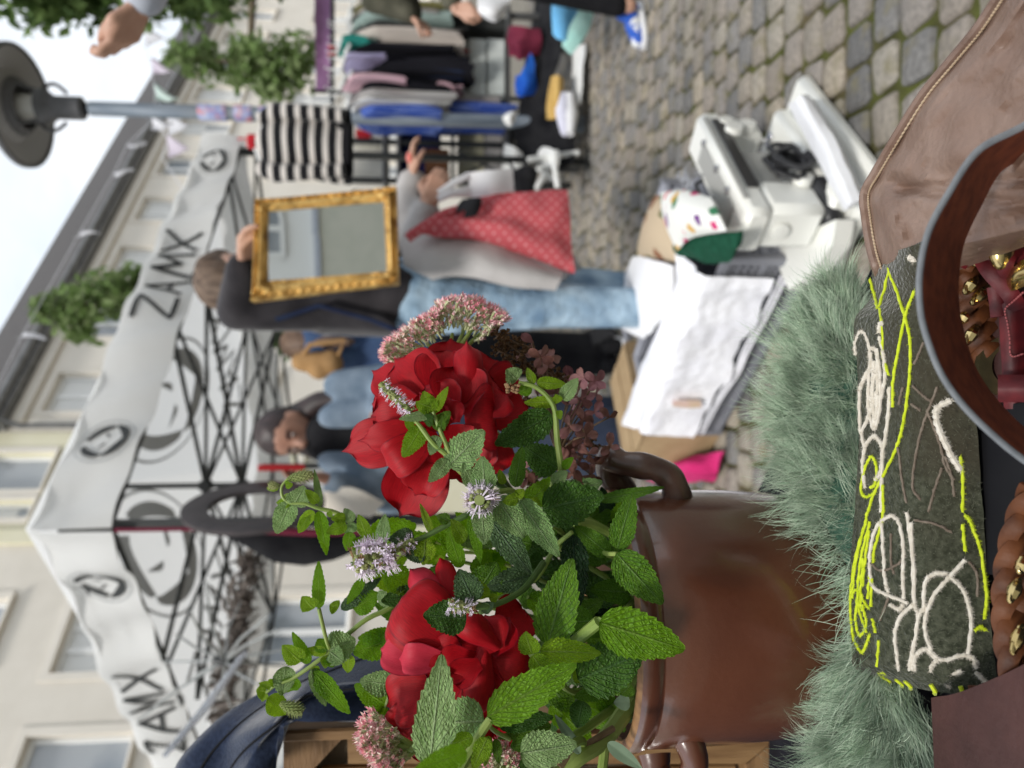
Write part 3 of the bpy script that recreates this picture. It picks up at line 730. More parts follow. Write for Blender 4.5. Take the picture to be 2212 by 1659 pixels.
def stripes(name, c, c2, freq, axis=2, frac=.5):
    m = mat(name, c, rough=.95, sheen=.3); n_ = m.node_tree; p = n_.nodes['Principled BSDF']
    t = nd(n_, 'ShaderNodeTexCoord'); s = nd(n_, 'ShaderNodeSeparateXYZ'); n_.links.new(t.outputs['Object'], s.inputs[0])
    a = nd(n_, 'ShaderNodeMath', operation='MULTIPLY'); n_.links.new(s.outputs[axis], a.inputs[0]); a.inputs[1].default_value = freq
    b = nd(n_, 'ShaderNodeMath', operation='FRACT'); n_.links.new(a.outputs[0], b.inputs[0])
    g = nd(n_, 'ShaderNodeMath', operation='GREATER_THAN'); n_.links.new(b.outputs[0], g.inputs[0]); g.inputs[1].default_value = frac
    x = nd(n_, 'ShaderNodeMix', data_type='RGBA'); n_.links.new(g.outputs[0], x.inputs[0]); x.inputs[6].default_value = (*c, 1); x.inputs[7].default_value = (*c2, 1)
    n_.links.new(x.outputs[2], p.inputs['Base Color']); return m
stripes('knit_stripe', (.010, .010, .012), (.62, .58, .54), 13.5, 2, .6)
stripes('grey_stripe', (.30, .29, .285), (.38, .37, .36), 60, 2, .5)

# ================================================================ people
def hand_caps(w_, f, n, s, curl=.4, sc_=1.0, thumb=.5):
    """wrist, finger direction, palm-facing direction, thumb side"""
    w_, f, n, s = Vector(w_), Vector(f).normalized(), Vector(n).normalized(), Vector(s).normalized(); c = []
    for k, (o, L, mc) in enumerate(((.030, .070, .088), (.010, .078, .092), (-.010, .072, .087), (-.029, .056, .078))):
        m0 = w_ + s * o * .55 * sc_; k0 = w_ + f * mc * sc_ + s * o * sc_
        c.append((m0, k0, .0145 * sc_, .0125 * sc_)); p = k0; a = curl * (.6 + .1 * k)
        for j, fr in enumerate((.45, .31, .24)):
            d = f * math.cos(a) + n * math.sin(a); q = p + d * L * fr * sc_; c.append((p, q, (.0098 - .0012 * j) * sc_, (.0092 - .0014 * j) * sc_)); p = q; a += curl * 1.0
    t0 = w_ + s * .018 * sc_ + f * .018 * sc_; t1 = t0 + (f * .55 + s * .7 + n * .25).normalized() * .045 * sc_
    t2 = t1 + (f * .8 + s * (.5 - thumb) + n * thumb).normalized() * .034 * sc_; t3 = t2 + (f * .8 + s * (.1 - thumb) + n * thumb).normalized() * .026 * sc_
    c += [(t0, t1, .016 * sc_, .0125 * sc_), (t1, t2, .0115 * sc_, .0105 * sc_), (t2, t3, .010 * sc_, .008 * sc_)]
    return c
def caps_mesh(caps, vox, matn, base):
    t = bpy.data.objects.new('tmp_base', None); COL.objects.link(t); BASE[t.name] = Vector(base)
    o = blob('tmp_mesh', caps, matn, t, vox, 2); me = o.data
    bpy.data.objects.remove(o); bpy.data.objects.remove(t); return me
def head_caps(c, r, face, up=Vector((0, 0, 1))):
    c = Vector(c); f = Vector(face).normalized(); s = up.cross(f).normalized()
    return [(c + up * r * .25, c - up * r * .15, r, r * .93), (c - up * r * .35 + f * r * .22, c - up * r * .85 + f * r * .35, r * .66, r * .42),
            (c + f * r * .90 - up * r * .05, c + f * r * 1.22 - up * r * .40, r * .13, r * .19), (c + f * r * .8 - up * r * .82, c + f * r * .92 - up * r * .82, r * .22, r * .2),
            (c + s * r * .93 - up * r * .1, c + s * r * .95 - up * r * .4, r * .2, r * .15), (c - s * r * .93 - up * r * .1, c - s * r * .95 - up * r * .4, r * .2, r * .15)]
def face_parts(t, c, r, face, hair='hair_dark', up=Vector((0, 0, 1))):
    c = Vector(c); f = Vector(face).normalized(); s = up.cross(f).normalized()
    for sg in (-1, 1):
        mb = MB(); mb.ball(c + f * r * .87 + s * sg * r * .36 - up * r * .06, r * .10, 8); build('eye', mb, 'eye_white', t)
        mb = MB(); mb.ball(c + f * r * .935 + s * sg * r * .36 - up * r * .085, r * .065, 8); build('iris', mb, 'frame_black', t)
        mb = MB(); mb.tube([c + f * r * .93 + s * sg * r * .2 + up * r * .16, c + f * r * .92 + s * sg * r * .4 + up * r * .22, c + f * r * .78 + s * sg * r * .6 + up * r * .15], [r * .05, r * .06, r * .03], 6); build('eyebrow', mb, hair, t)
    mb = MB(); mb.tube([c + f * r * .93 - s * r * .28 - up * r * .72, c + f * r * 1.08 - up * r * .73, c + f * r * .93 + s * r * .28 - up * r * .72], [r * .03, r * .085, r * .03], 8); build('lips', mb, 'skin_deep', t)
def shoe(t, p, d, m_='cloth_black', sole='cloth_white', L=.27):
    p = Vector(p); d = Vector(d).normalized(); s = Vector((d.y, -d.x, 0)); ax = (s, d, Vector((0, 0, 1)))
    a = p - d * .07
    blob('shoe', [(a + Vector((0, 0, .06)), a + Vector((0, 0, .10)), .048, .046), (a + Vector((0, 0, .055)), a + d * .09 + Vector((0, 0, .055)), .046, .046), (a + d * .09 + Vector((0, 0, .05)), a + d * .18 + Vector((0, 0, .042)), .044, .036)], m_, t, .009, 3)
    mb = MB(); mb.tube([a + d * q + Vector((0, 0, .014)) for q in (-.052, -.03, .04, .12, .19, .222)], [.022, .042, .044, .049, .042, .018], 12, flat=(s, 1)); mb.v = [Vector((v.x, v.y, .004 + max(0, min(v.z, .03)) * .9)) for v in mb.v]; build('sole', mb, sole, t)

# ---- person carrying the mirror: charcoal jacket, light jeans
YA = 2.45
q = lambda x, y, Y=YA: P(x, y, Y)
pA = thing('person', 'person in charcoal jacket and light jeans steadying the gilt mirror with a raised arm', 'person', (q(900, 650).x, YA, 0))
bA = BASE[pA.name]
hA = q(505, 600, 2.5); rA = .088
faceA = Vector((.75, .45, 0))
kneeA, footA = q(1200, 660, 2.42), Vector((q(1300, 668).x, 2.44, .09))
kneeA2, footA2 = q(1180, 625, 2.62), Vector((q(1300, 630).x + .03, 2.72, .09))
wr_ = q(528, 562, 2.3); el = q(512, 672, 2.42); shd = q(672, 668, 2.45); shr = q(680, 575, 2.62)
body = head_caps(hA, rA, faceA) + [(hA - Vector((0, 0, .07)), q(640, 625, 2.52), .052, .055), (q(660, 630, 2.52), q(860, 640, 2.52), .12, .12), (shd, el, .045, .04), (el, wr_, .038, .027),
     (q(900, 660, 2.45), kneeA, .085, .058), (kneeA, footA, .055, .04), (q(900, 625, 2.56), kneeA2, .085, .058), (kneeA2, footA2, .055, .04), (shr, q(860, 560, 2.6), .045, .035)]
hm = caps_mesh(hand_caps(wr_, (q(533, 500, 2.18) - wr_), Vector((.1, -.2, -1)), Vector((.2, -1, .2)), .55, 1.05), .0055, 'skin', bA)
blob('body', body, 'skin', pA, .014, 4, [hm])
blob('jacket', [(q(618, 628, 2.52), q(700, 632, 2.52), .10, .155), (shd + Vector((0, 0, .02)), shr, .07, .07), (q(700, 632, 2.52), q(868, 645, 2.5), .165, .155, (Vector((1, 0, 0)), .9)), (shd, el, .078, .068), (el, lerp(el, wr_, .84), .068, .055), (shr, q(868, 560, 2.58), .07, .06), (q(640, 625, 2.52), q(600, 618, 2.52), .085, .07)], 'cloth_charcoal', pA, .016, 3)
blob('jeans', [(q(870, 645, 2.5), q(930, 645, 2.5), .145, .14), (q(900, 660, 2.45), kneeA, .108, .080), (kneeA, footA + Vector((0, 0, .03)), .080, .066), (q(900, 625, 2.56), kneeA2, .105, .08), (kneeA2, footA2 + Vector((0, 0, .03)), .08, .065)], 'denim_light', pA, .016, 3)
blob('hair', [(hA + Vector((-.02, -.012, .032)), hA + Vector((-.04, -.022, -.03)), .097, .09), (hA + Vector((-.05, -.03, -.04)), hA + Vector((-.055, -.03, -.10)), .07, .05), (hA + Vector((.02, -.03, .06)), hA + Vector((.05, .0, .045)), .06, .05)], 'hair_grey', pA, .010, 2)
shoe(pA, (footA.x, footA.y, 0), (.6, .5, 0)); shoe(pA, (footA2.x, footA2.y, 0), (.6, .6, 0))
mb = MB(); mb.tube([q(600, 690, 2.36), q(690, 660, 2.33), q(800, 690, 2.33), q(860, 715, 2.38)], .022, 8, flat=(Vector((1, 0, 0)), .35)); build('bag_strap', mb, 'cloth_navy', pA)

# ---- person in the pale trench coat behind the mirror
YB = 2.75
q = lambda x, y, Y=YB: P(x, y, Y)
pB = thing('person', 'person in a pale grey trench coat behind the mirror, reaching towards the shelf', 'person', (q(900, 540).x, YB, 0))
bB = BASE[pB.name]
hB = q(600, 535, 2.75); fB = Vector((.6, .8, 0)); wB = q(892, 382, 2.5); eB = q(885, 455, 2.6); w2 = q(925, 438, 2.45); e2 = q(905, 520, 2.55)
footB, footB2 = Vector((q(1300, 615).x, 2.86, .09)), Vector((q(1300, 632).x, 2.98, .09))
blob('body', head_caps(hB, .088, fB) + [(hB - Vector((0, 0, .08)), q(700, 535), .05, .055), (q(720, 535), q(900, 545), .12, .12), (q(720, 480), eB, .045, .04), (eB, wB, .038, .026), (q(720, 570), e2, .045, .04), (e2, w2, .038, .026),
     (q(920, 560), q(1180, 610, 2.8), .085, .055), (q(1180, 610, 2.8), footB, .055, .04), (q(920, 575, 2.85), q(1180, 625, 2.95), .085, .055), (q(1180, 625, 2.95), footB2, .055, .04)], 'skin', pB, .015, 4,
     [caps_mesh(hand_caps(wB, (q(888, 330, 2.5) - wB), Vector((0, .3, -1)), Vector((0, -1, -.2)), .35, .9), .0055, 'skin', bB), caps_mesh(hand_caps(w2, (q(945, 400, 2.45) - w2), Vector((.1, .9, -.1)), Vector((.4, 0, .9)), .75), .0055, 'skin', bB)])
mb = MB(); mb.ball(q(884, 340, 2.47), .016, 8, sc_=(1.3, .6, .7)); build('fingernail', mb, 'nail_coral', pB)
blob('coat', [(q(690, 535), q(880, 545), .155, .15), (q(720, 470), q(730, 590), .075, .075), (q(720, 470), eB, .075, .07), (eB, lerp(eB, wB, .8), .068, .056), (q(720, 590), e2, .075, .072), (e2, lerp(e2, w2, .72), .07, .055),
     (q(880, 555, 2.72), q(1110, 570, 2.74), .125, .125), (q(1110, 570, 2.74), q(1195, 590, 2.74), .12, .11), (q(1000, 535, 2.62), q(1190, 585, 2.6), .06, .075)], 'cloth_trench', pB, .016, 2)
mb = MB(); patch(mb, [[P(868, 498, 2.47), P(940, 508, 2.44), P(1010, 514, 2.42), P(1080, 528, 2.40), P(1150, 556, 2.38), P(1224, 588, 2.36)], [P(872, 560, 2.40), P(945, 552, 2.36), P(1015, 556, 2.34), P(1085, 568, 2.32), P(1150, 585, 2.31), P(1214, 608, 2.31)], [P(884, 622, 2.44), P(955, 598, 2.36), P(1020, 604, 2.33), P(1085, 612, 2.32), P(1140, 622, 2.32), P(1196, 634, 2.32)]], 26, 40, .006, .022, 6); build('coat_panel', mb, 'cloth_trench', pB)
blob('trousers', [(q(920, 560), q(1180, 610, 2.8), .10, .075), (q(1180, 610, 2.8), footB + Vector((0, 0, .03)), .075, .06), (q(920, 575, 2.85), q(1180, 625, 2.95), .10, .075), (q(1180, 625, 2.95), footB2 + Vector((0, 0, .03)), .075, .06)], 'denim_light', pB, .018, 3)
blob('hair', [(hB + Vector((-.02, -.04, .02)), hB + Vector((-.05, -.05, -.12)), .09, .075), (hB + Vector((-.05, -.05, -.12)), q(770, 640, 2.62), .07, .04), (q(770, 640, 2.62), q(900, 510, 2.55), .045, .03)], 'hair_brown', pB, .014, 2)
shoe(pB, (footB.x, footB.y, 0), (.5, .8, 0)); shoe(pB, (footB2.x, footB2.y, 0), (.5, .8, 0))

# ---- gilt mirror held between them
YM = 2.16
OC = [P(554, 434, YM), P(857, 406, YM), P(862, 613, YM + .02), P(546, 652, YM + .02)]
IC = [P(579, 457, YM), P(829, 436, YM), P(836, 587, YM + .02), P(578, 607, YM + .02)]
mc = sum(OC, Vector()) / 4
mirror = thing('framed_mirror', 'rectangular mirror in a carved gilt frame, reflecting a window and wall', 'mirror', (mc.x, mc.y, min(p.z for p in OC)))
nrm = Vector((0, -1, 0))
for i in range(4):
    a0, b0, a1, b1_ = OC[i], OC[(i + 1) % 4], IC[i], IC[(i + 1) % 4]; mb = MB()
    prof = [(0, -.028), (0, .012), (.10, .020), (.24, .010), (.36, .013), (.55, .026), (.72, .020), (.84, .010), (.93, .012), (1, .002), (1, -.028)]
    def fr(u, v):
        f_ = v * (len(prof) - 1); j = min(int(f_), len(prof) - 2); w_ = lerp(prof[j][0], prof[j + 1][0], f_ - j); h = lerp(prof[j][1], prof[j + 1][1], f_ - j)
        d_edge = min(u, 1 - u); orn = .008 * math.exp(-(d_edge / .12) ** 2) * (1 + math.sin(u * 60) * math.sin(w_ * 12)) + .003 * math.sin(u * 95) * (1 if .02 < w_ < .3 else 0)
        return a0.lerp(b0, u).lerp(a1.lerp(b1_, u), w_) + nrm * (h + orn * (1 if h > 0 else 0))
    mb.sheet(fr, 60, 30)
    build('frame_rail', mb, 'gilt', mirror)
mb = MB(); mb.add([p + Vector((0, .004, 0)) for p in (OC[0].lerp(IC[0], .9), OC[1].lerp(IC[1], .9), OC[2].lerp(IC[2], .9), OC[3].lerp(IC[3], .9))], [(0, 1, 2, 3)])
build('glass', mb, 'mirror_glass', mirror, smooth=False)
mb = MB(); mb.add([p + Vector((0, .03, 0)) for p in OC], [(0, 1, 2, 3)]); build('back_board', mb, 'bark', mirror, smooth=False)
# what the glass shows on the opposite house
def OW(x0, x1, z0, z1):
    mb = MB(); c = (x0 + x1) / 2
    for (a, b, c_, d) in ((x0, x1, z0, z0 + .08), (x0, x1, z1 - .08, z1), (x0, x0 + .08, z0, z1), (x1 - .08, x1, z0, z1), (c - .05, c + .05, z0, z1), (x0, x1, lerp(z0, z1, .62), lerp(z0, z1, .62) + .06)):
        mb.box(((a + b) / 2, -8.97 + .005 * len(mb.f) / 6 * .2, (c_ + d) / 2), ((b - a) / 2, .05, (d - c_) / 2))
    f = build('window', mb, 'window_white', OPP, smooth=False)
    mb = MB(); mb.add([Vector((x0, -8.985, z0)), Vector((x1, -8.985, z0)), Vector((x1, -8.985, z1)), Vector((x0, -8.985, z1))], [(0, 1, 2, 3)]); build('pane', mb, 'window_glass', f, smooth=False)
OW(2.30, 3.28, 3.62, 5.0); OW(.2, 1.2, 3.62, 5.0); OW(4.6, 5.6, 3.62, 5.0); OW(-2.2, -1.2, 3.62, 5.0)
mb = MB(); mb.box((3, -8.93, 3.05), (15.9, .09, .05)); build('ledge', mb, 'cloth_bluegrey', OPP, smooth=False)

# ---- bags held by the pair
RB = 2.36
L_ = [(894, 497), (945, 511), (1023, 518), (1100, 538), (1165, 562), (1212, 583), (1240, 592)]; R_ = [(985, 462), (1015, 440), (1040, 428), (1090, 421), (1140, 416), (1190, 411), (1226, 410)]
bag = thing('tote_bag', 'coral red tote bag with pale dots hanging open beside the trench coat', 'bag', P(1235, 500, RB))
for nm, sg in (('front_panel', -1), ('back_panel', 1)):
    mb = MB()
    def f(u, v, sg=sg):
        a = spline([Vector((*p, 0)) for p in L_], u); b = spline([Vector((*p, 0)) for p in R_], u); p = a.lerp(b, v)
        bul = .055 * math.sin(PI * v) ** .6 * math.sin(PI * min(1, u * .9 + .08)) ** .7 * sg
        return P(p.x, p.y, RB + .02 + bul) + Vector((0, .016 * noise.noise(Vector((u * 5, v * 4, sg))) + .012 * math.sin(v * 9 + u * 4), 0))
    mb.sheet(f, 26, 20, .002); build(nm, mb, 'dotted_red', bag)
for pp in ([(960, 470), (930, 485), (900, 500), (880, 515)], [(1010, 447), (960, 462), (920, 487), (885, 510)]):
    mb = MB(); mb.tube([P(x, y, RB - .01) for x, y in pp], .016, 8, flat=(Vector((0, 1, 0)), .3)); build('strap', mb, 'dotted_red', bag)
mb = MB(); patch(mb, [[P(1000, 472, RB - .05), P(1030, 462, RB - .055), P(1040, 430, RB - .05)], [P(1005, 455, RB - .06), P(1020, 445, RB - .07), P(1032, 428, RB - .06)], [P(985, 462, RB - .03), P(990, 445, RB - .03), P(1000, 432, RB - .03)]], 10, 10, .004)
tag(build('pouch', mb, 'cloth_black'), 'black cloth piece standing in for the dark opening of the dotted red tote', 'pouch')  # added black piece, paints the shade inside the open tote
tb = thing('tote_bag', 'plain white cotton tote held by its straps behind the dotted red bag', 'bag', P(1108, 395, 2.47))
for nm, dy in (('front_panel', -.02), ('back_panel', .03)):
    mb = MB(); patch(mb, [[P(1012, 372, 2.47 + dy), P(1014, 400, 2.47 + dy * .8), P(1018, 428, 2.47 + dy)], [P(1060, 368, 2.47 + dy * 1.6), P(1062, 398, 2.47 + dy * 2), P(1065, 428, 2.47 + dy * 1.6)], [P(1106, 364, 2.47), P(1108, 398, 2.47), P(1110, 430, 2.47)]], 14, 14, .002, .006, 9); build(nm, mb, 'cloth_white', tb)
for a, b in (((1014, 378), (948, 418)), ((1016, 418), (950, 424)), ((1014, 408), (946, 430))):
    mb = MB(); mb.tube([P(*a, 2.45), lerp(P(*a, 2.45), P(*b, 2.43), .5) + Vector((0, -.02, .0)), P(*b, 2.43)], .012, 8, flat=(Vector((0, 1, 0)), .3)); build('strap', mb, 'cloth_white', tb)

# ---- woman with dark hair in a denim jacket under the canopy
YC = 3.25
q = lambda x, y, Y=YC: P(x, y, Y)
pC = thing('person', 'woman with long dark hair in a blue denim jacket looking down under the canopy', 'person', (q(850, 950).x, YC, 0))
bC = BASE[pC.name]; hC = q(626, 935); fC = Vector((-.42, -.86, -.32)); upC = (Vector((0, 0, 1)) - fC.normalized() * Vector((0, 0, 1)).dot(fC.normalized())).normalized()
s1, s2 = q(735, 835), q(735, 1050); e1, e2 = q(850, 815, 3.2), q(850, 1080, 3.2); w1, w2 = q(808, 905, 2.98), q(690, 1030, 3.0)
blob('body', head_caps(hC, .10, fC, upC) + [(hC - Vector((0, 0, .08)), q(720, 945), .05, .058), (q(740, 945), q(960, 945), .12, .12), (s1, e1, .045, .04), (e1, w1, .037, .026), (s2, e2, .045, .04), (e2, w2, .037, .026),
    (q(960, 920), Vector((q(960, 915).x, YC, .10)), .09, .045), (q(960, 970), Vector((q(960, 975).x, YC, .10)), .09, .045)], 'skin_deep', pC, .014, 3,
    [caps_mesh(hand_caps(w1, (-.5, -.5, .15), (0, .3, -1), (.3, -.8, 0), .6), .0055, 'skin_deep', bC), caps_mesh(hand_caps(w2, (0, -.2, 1), (1, 0, 0), (0, -1, 0), .5), .0055, 'skin_deep', bC)])
face_parts(pC, hC, .10, fC, 'hair_dark', upC)
blob('shirt', [(q(715, 945), q(960, 945), .125, .14)], 'cloth_black', pC, .018, 2)
for sg, s_, e_, w_, yy in ((1, s1, e1, w1, 868), (-1, s2, e2, w2, 1030)):
    blob('jacket', [(s_, e_, .078, .07), (e_, lerp(e_, w_, .8), .068, .052), (q(722, 905 if sg > 0 else 990, 3.2), q(900, yy + 8 * sg, 3.17), .075, .085), (q(722, 905 if sg > 0 else 990, 3.3), q(900, yy, 3.32), .075, .085)], 'denim_jacket', pC, .018, 2)
blob('skirt', [(q(940, 945), q(1150, 945), .15, .19), (q(1150, 945), Vector((q(1150, 945).x, YC, .25)), .19, .2)], 'denim_dark', pC, .022, 2)
hb = hC - fC.normalized() * .03
blob('hair', [(hC + upC * .042 - fC.normalized() * .022, hC + upC * .01 - fC.normalized() * .045, .112, .106), (hb + Vector((.05, .04, -.04)), q(690, 868, 3.26), .075, .05), (q(690, 868, 3.26), q(780, 850, 3.2), .05, .02), (hb + Vector((-.06, .05, -.05)), q(700, 985, 3.33), .06, .03)], 'hair_dark', pC, .013, 2)
for dx in (-.06, .06): shoe(pC, (BASE[pC.name].x + dx, YC, 0), (0, -1, 0))
bq = q(608, 1010, 3.0); vd = ray(608, 1010).normalized(); vz = (UP - vd * UP.dot(vd)).normalized(); mb = MB(); mb.box(bq, (.09, .09, .013), (vz, vd, vz.cross(vd)), .003); tag(build('book', mb, 'red_card'), 'red book held up edge-on by the woman in denim', 'book')
mb = MB(); patch(mb, [[q(700, 1062, 3.05), q(700, 1105, 3.05)], [q(760, 1052, 3.0), q(745, 1110, 3.02)], [q(830, 1085, 3.02), q(800, 1120, 3.0)]], 8, 8, .01); tag(build('cushion', mb, 'render_cream'), 'cream cushion beside the denim jacket of the woman', 'cushion')

# ---- person bending away in navy
YD = 3.9
q = lambda x, y, Y=YD: P(x, y, Y)
pD = thing('person', 'brown haired person in a navy jacket turned away behind the charcoal jacket', 'person', (q(850, 760).x, YD, 0))
hD = q(652, 742)
blob('body', head_caps(hD, .09, (.2, 1, -.2)) + [(hD - Vector((0, 0, .08)), q(720, 750), .05, .055), (q(730, 755), q(960, 765), .12, .12), (q(735, 715), q(860, 705), .045, .035), (q(735, 800), q(860, 825), .045, .035), (q(960, 745), Vector((q(960, 745).x, YD, .1)), .09, .045), (q(960, 785), Vector((q(960, 785).x, YD, .1)), .09, .045)], 'skin', pD, .018, 3,
     [caps_mesh(hand_caps(q(860, 705), (0, -.2, -1), (1, 0, 0), (0, -1, 0), .4), .006, 'skin', BASE[pD.name]), caps_mesh(hand_caps(q(860, 825), (0, -.2, -1), (-1, 0, 0), (0, -1, 0), .4), .006, 'skin', BASE[pD.name])])
blob('jacket', [(q(700, 740), q(905, 760), .16, .17), (q(735, 712), q(845, 705), .08, .065), (q(735, 800), q(845, 822), .08, .07)], 'cloth_navy_blue', pD, .02, 2)
blob('trousers', [(q(900, 745), Vector((q(960, 745).x, YD, .1)), .11, .07), (q(900, 785), Vector((q(960, 785).x, YD, .1)), .11, .07)], 'cloth_black', pD, .022, 2)
blob('hair', [(hD + Vector((0, -.02, .02)), hD + Vector((0, -.05, -.03)), .093, .085), (hD + Vector((0, -.07, -.04)), q(760, 738, 3.7), .06, .02)], 'hair_brown', pD, .014, 2)
for yy in (745, 785): shoe(pD, (q(960, yy).x, YD, 0), (.1, 1, 0))
bg = thing('shoulder_bag', 'tan shoulder bag slung over the navy jacket', 'bag', q(735, 790, 3.68))
blob('pouch', [(q(650, 782, 3.7), q(715, 786, 3.68), .05, .065), (q(690, 796, 3.68), q(715, 775, 3.68), .06, .05)], 'cloth_tan', bg, .014, 2)
mb = MB(); mb.tube([q(650, 775, 3.68), q(670, 745, 3.64), q(745, 735, 3.66), q(725, 780, 3.66)], .014, 8); build('strap', mb, 'cloth_tan', bg)

# ---- browsing person at the clothes rail, mostly outside the frame
YR = 3.5
q = lambda x, y, Y=YR: P(x, y, Y)
pR = thing('person', 'person in olive jacket, black trousers and blue trainers leafing through the clothes rail', 'person', (2.12, YR + .05, 0))
bR = BASE[pR.name]; hR = Vector((2.16, 3.55, 1.62)); fR = Vector((-.6, .75, -.15))
r1, r2 = q(893, 38, 3.6), q(985, 20, 3.35); el1, el2 = Vector((2.08, 3.72, 1.22)), Vector((2.10, 3.36, 1.10)); sh1, sh2 = Vector((2.14, 3.72, 1.42)), Vector((2.14, 3.38, 1.42))
ft1, ft2 = Vector((1.86, 3.42, .09)), Vector((2.3, 3.8, .09))
blob('body', head_caps(hR, .09, fR) + [(hR - Vector((0, 0, .08)), Vector((2.15, 3.55, 1.42)), .05, .055), (Vector((2.15, 3.55, 1.36)), Vector((2.15, 3.55, .95)), .12, .13), (sh1, el1, .045, .04), (el1, r1, .038, .027), (sh2, el2, .045, .04), (el2, r2, .038, .027), (Vector((2.08, 3.5, .92)), ft1, .09, .04), (Vector((2.22, 3.62, .92)), ft2, .09, .04)], 'skin', pR, .015, 4,
     [caps_mesh(hand_caps(r1, (q(935, 68, 3.65) - r1), (-.2, .1, .9), (-.5, -.6, 0), .65), .0055, 'skin', bR), caps_mesh(hand_caps(r2, (q(1030, 22, 3.3) - r2), (.2, .9, 0), (-.9, 0, -.3), .7), .0055, 'skin', bR)])
blob('jacket', [(Vector((2.15, 3.55, 1.38)), Vector((2.15, 3.55, .88)), .16, .17), (sh1, el1, .078, .07), (el1, lerp(el1, r1, .86), .068, .058), (sh2, el2, .078, .07), (el2, lerp(el2, r2, .85), .068, .055), (q(800, 5, 3.6), q(880, 22, 3.6), .05, .06)], 'cloth_olive', pR, .018, 2)
blob('trousers', [(Vector((2.08, 3.5, .95)), ft1 + Vector((0, 0, .06)), .11, .055), (Vector((2.22, 3.62, .95)), ft2 + Vector((0, 0, .06)), .11, .055)], 'cloth_black', pR, .018, 2)
blob('hair', [(hR + Vector((.02, -.02, .02)), hR + Vector((.03, -.04, -.03)), .094, .088)], 'hair_dark', pR, .014, 2)
mat('trainer_blue', (.02, .10, .50), (.75, .77, .8), rough=.6, ns=14, ramp=(.52, .56))
shoe(pR, (1.80, 3.47, 0), (-.75, -.25, 0), 'trainer_blue', 'paper_white', .29); shoe(pR, (ft2.x, ft2.y, 0), (-.6, -.3, 0), 'trainer_blue', 'paper_white')
mb = MB(); patch(mb, [[q(1030, -5, 3.3), q(1035, 22, 3.28), q(1050, 40, 3.3)], [q(1065, -5, 3.3), q(1068, 25, 3.25), q(1072, 46, 3.3)], [q(1105, -5, 3.3), q(1100, 10, 3.3), q(1097, 20, 3.3)]], 10, 10, .004, .006, 12); tag(build('paper_bag', mb, 'paper_white'), 'white paper bag held in the hand of the olive jacket wearer', 'bag')

# ---- near passer-by, only the raised fist enters the frame
pN = thing('person', 'person whose raised fist and pale blue cuff show near the street lamp', 'person', (1.25, 1.5, 0))
bN = BASE[pN.name]; q = lambda x, y, Y=1.5: P(x, y, Y)
wN = q(303, 10); eN = Vector((1.05, 1.42, 1.50)); sN = Vector((1.22, 1.52, 1.38))
hN = Vector((1.32, 1.5, 1.60)); fN = Vector((-.3, .9, 0))
blob('body', head_caps(hN, .09, fN) + [(hN - Vector((0, 0, .08)), Vector((1.3, 1.5, 1.42)), .05, .055), (Vector((1.3, 1.5, 1.34)), Vector((1.3, 1.5, .95)), .12, .13), (sN, eN, .045, .04), (eN, wN, .04, .029), (Vector((1.42, 1.5, 1.36)), Vector((1.5, 1.5, 1.05)), .045, .035), (Vector((1.24, 1.5, .92)), Vector((1.24, 1.5, .1)), .09, .04), (Vector((1.38, 1.5, .92)), Vector((1.38, 1.5, .1)), .09, .04)], 'skin', pN, .013, 3,
     [caps_mesh(hand_caps(wN, (q(272, 72) - wN), Vector((-.2, .3, .9)), Vector((-.3, -.8, .35)), 1.15, .92, .9), .005, 'skin', bN), caps_mesh(hand_caps(Vector((1.5, 1.5, 1.05)), (0, 0, -1), (-1, 0, 0), (0, 1, 0), .4), .0055, 'skin', bN)])
blob('sweater', [(Vector((1.3, 1.5, 1.38)), Vector((1.3, 1.5, .9)), .16, .17), (sN, eN, .078, .066), (eN, lerp(eN, wN, .93), .062, .046), (Vector((1.42, 1.5, 1.36)), Vector((1.49, 1.5, 1.1)), .075, .055)], 'cloth_bluegrey', pN, .014, 2)
blob('trousers', [(Vector((1.24, 1.5, .95)), Vector((1.24, 1.5, .13)), .11, .06), (Vector((1.38, 1.5, .95)), Vector((1.38, 1.5, .13)), .11, .06)], 'denim_dark', pN, .02, 2)
blob('hair', [(hN + Vector((.0, -.02, .02)), hN + Vector((.0, -.04, -.03)), .094, .088)], 'hair_brown', pN, .014, 2)
for dx in (1.24, 1.38): shoe(pN, (dx, 1.5, 0), (0, 1, 0))
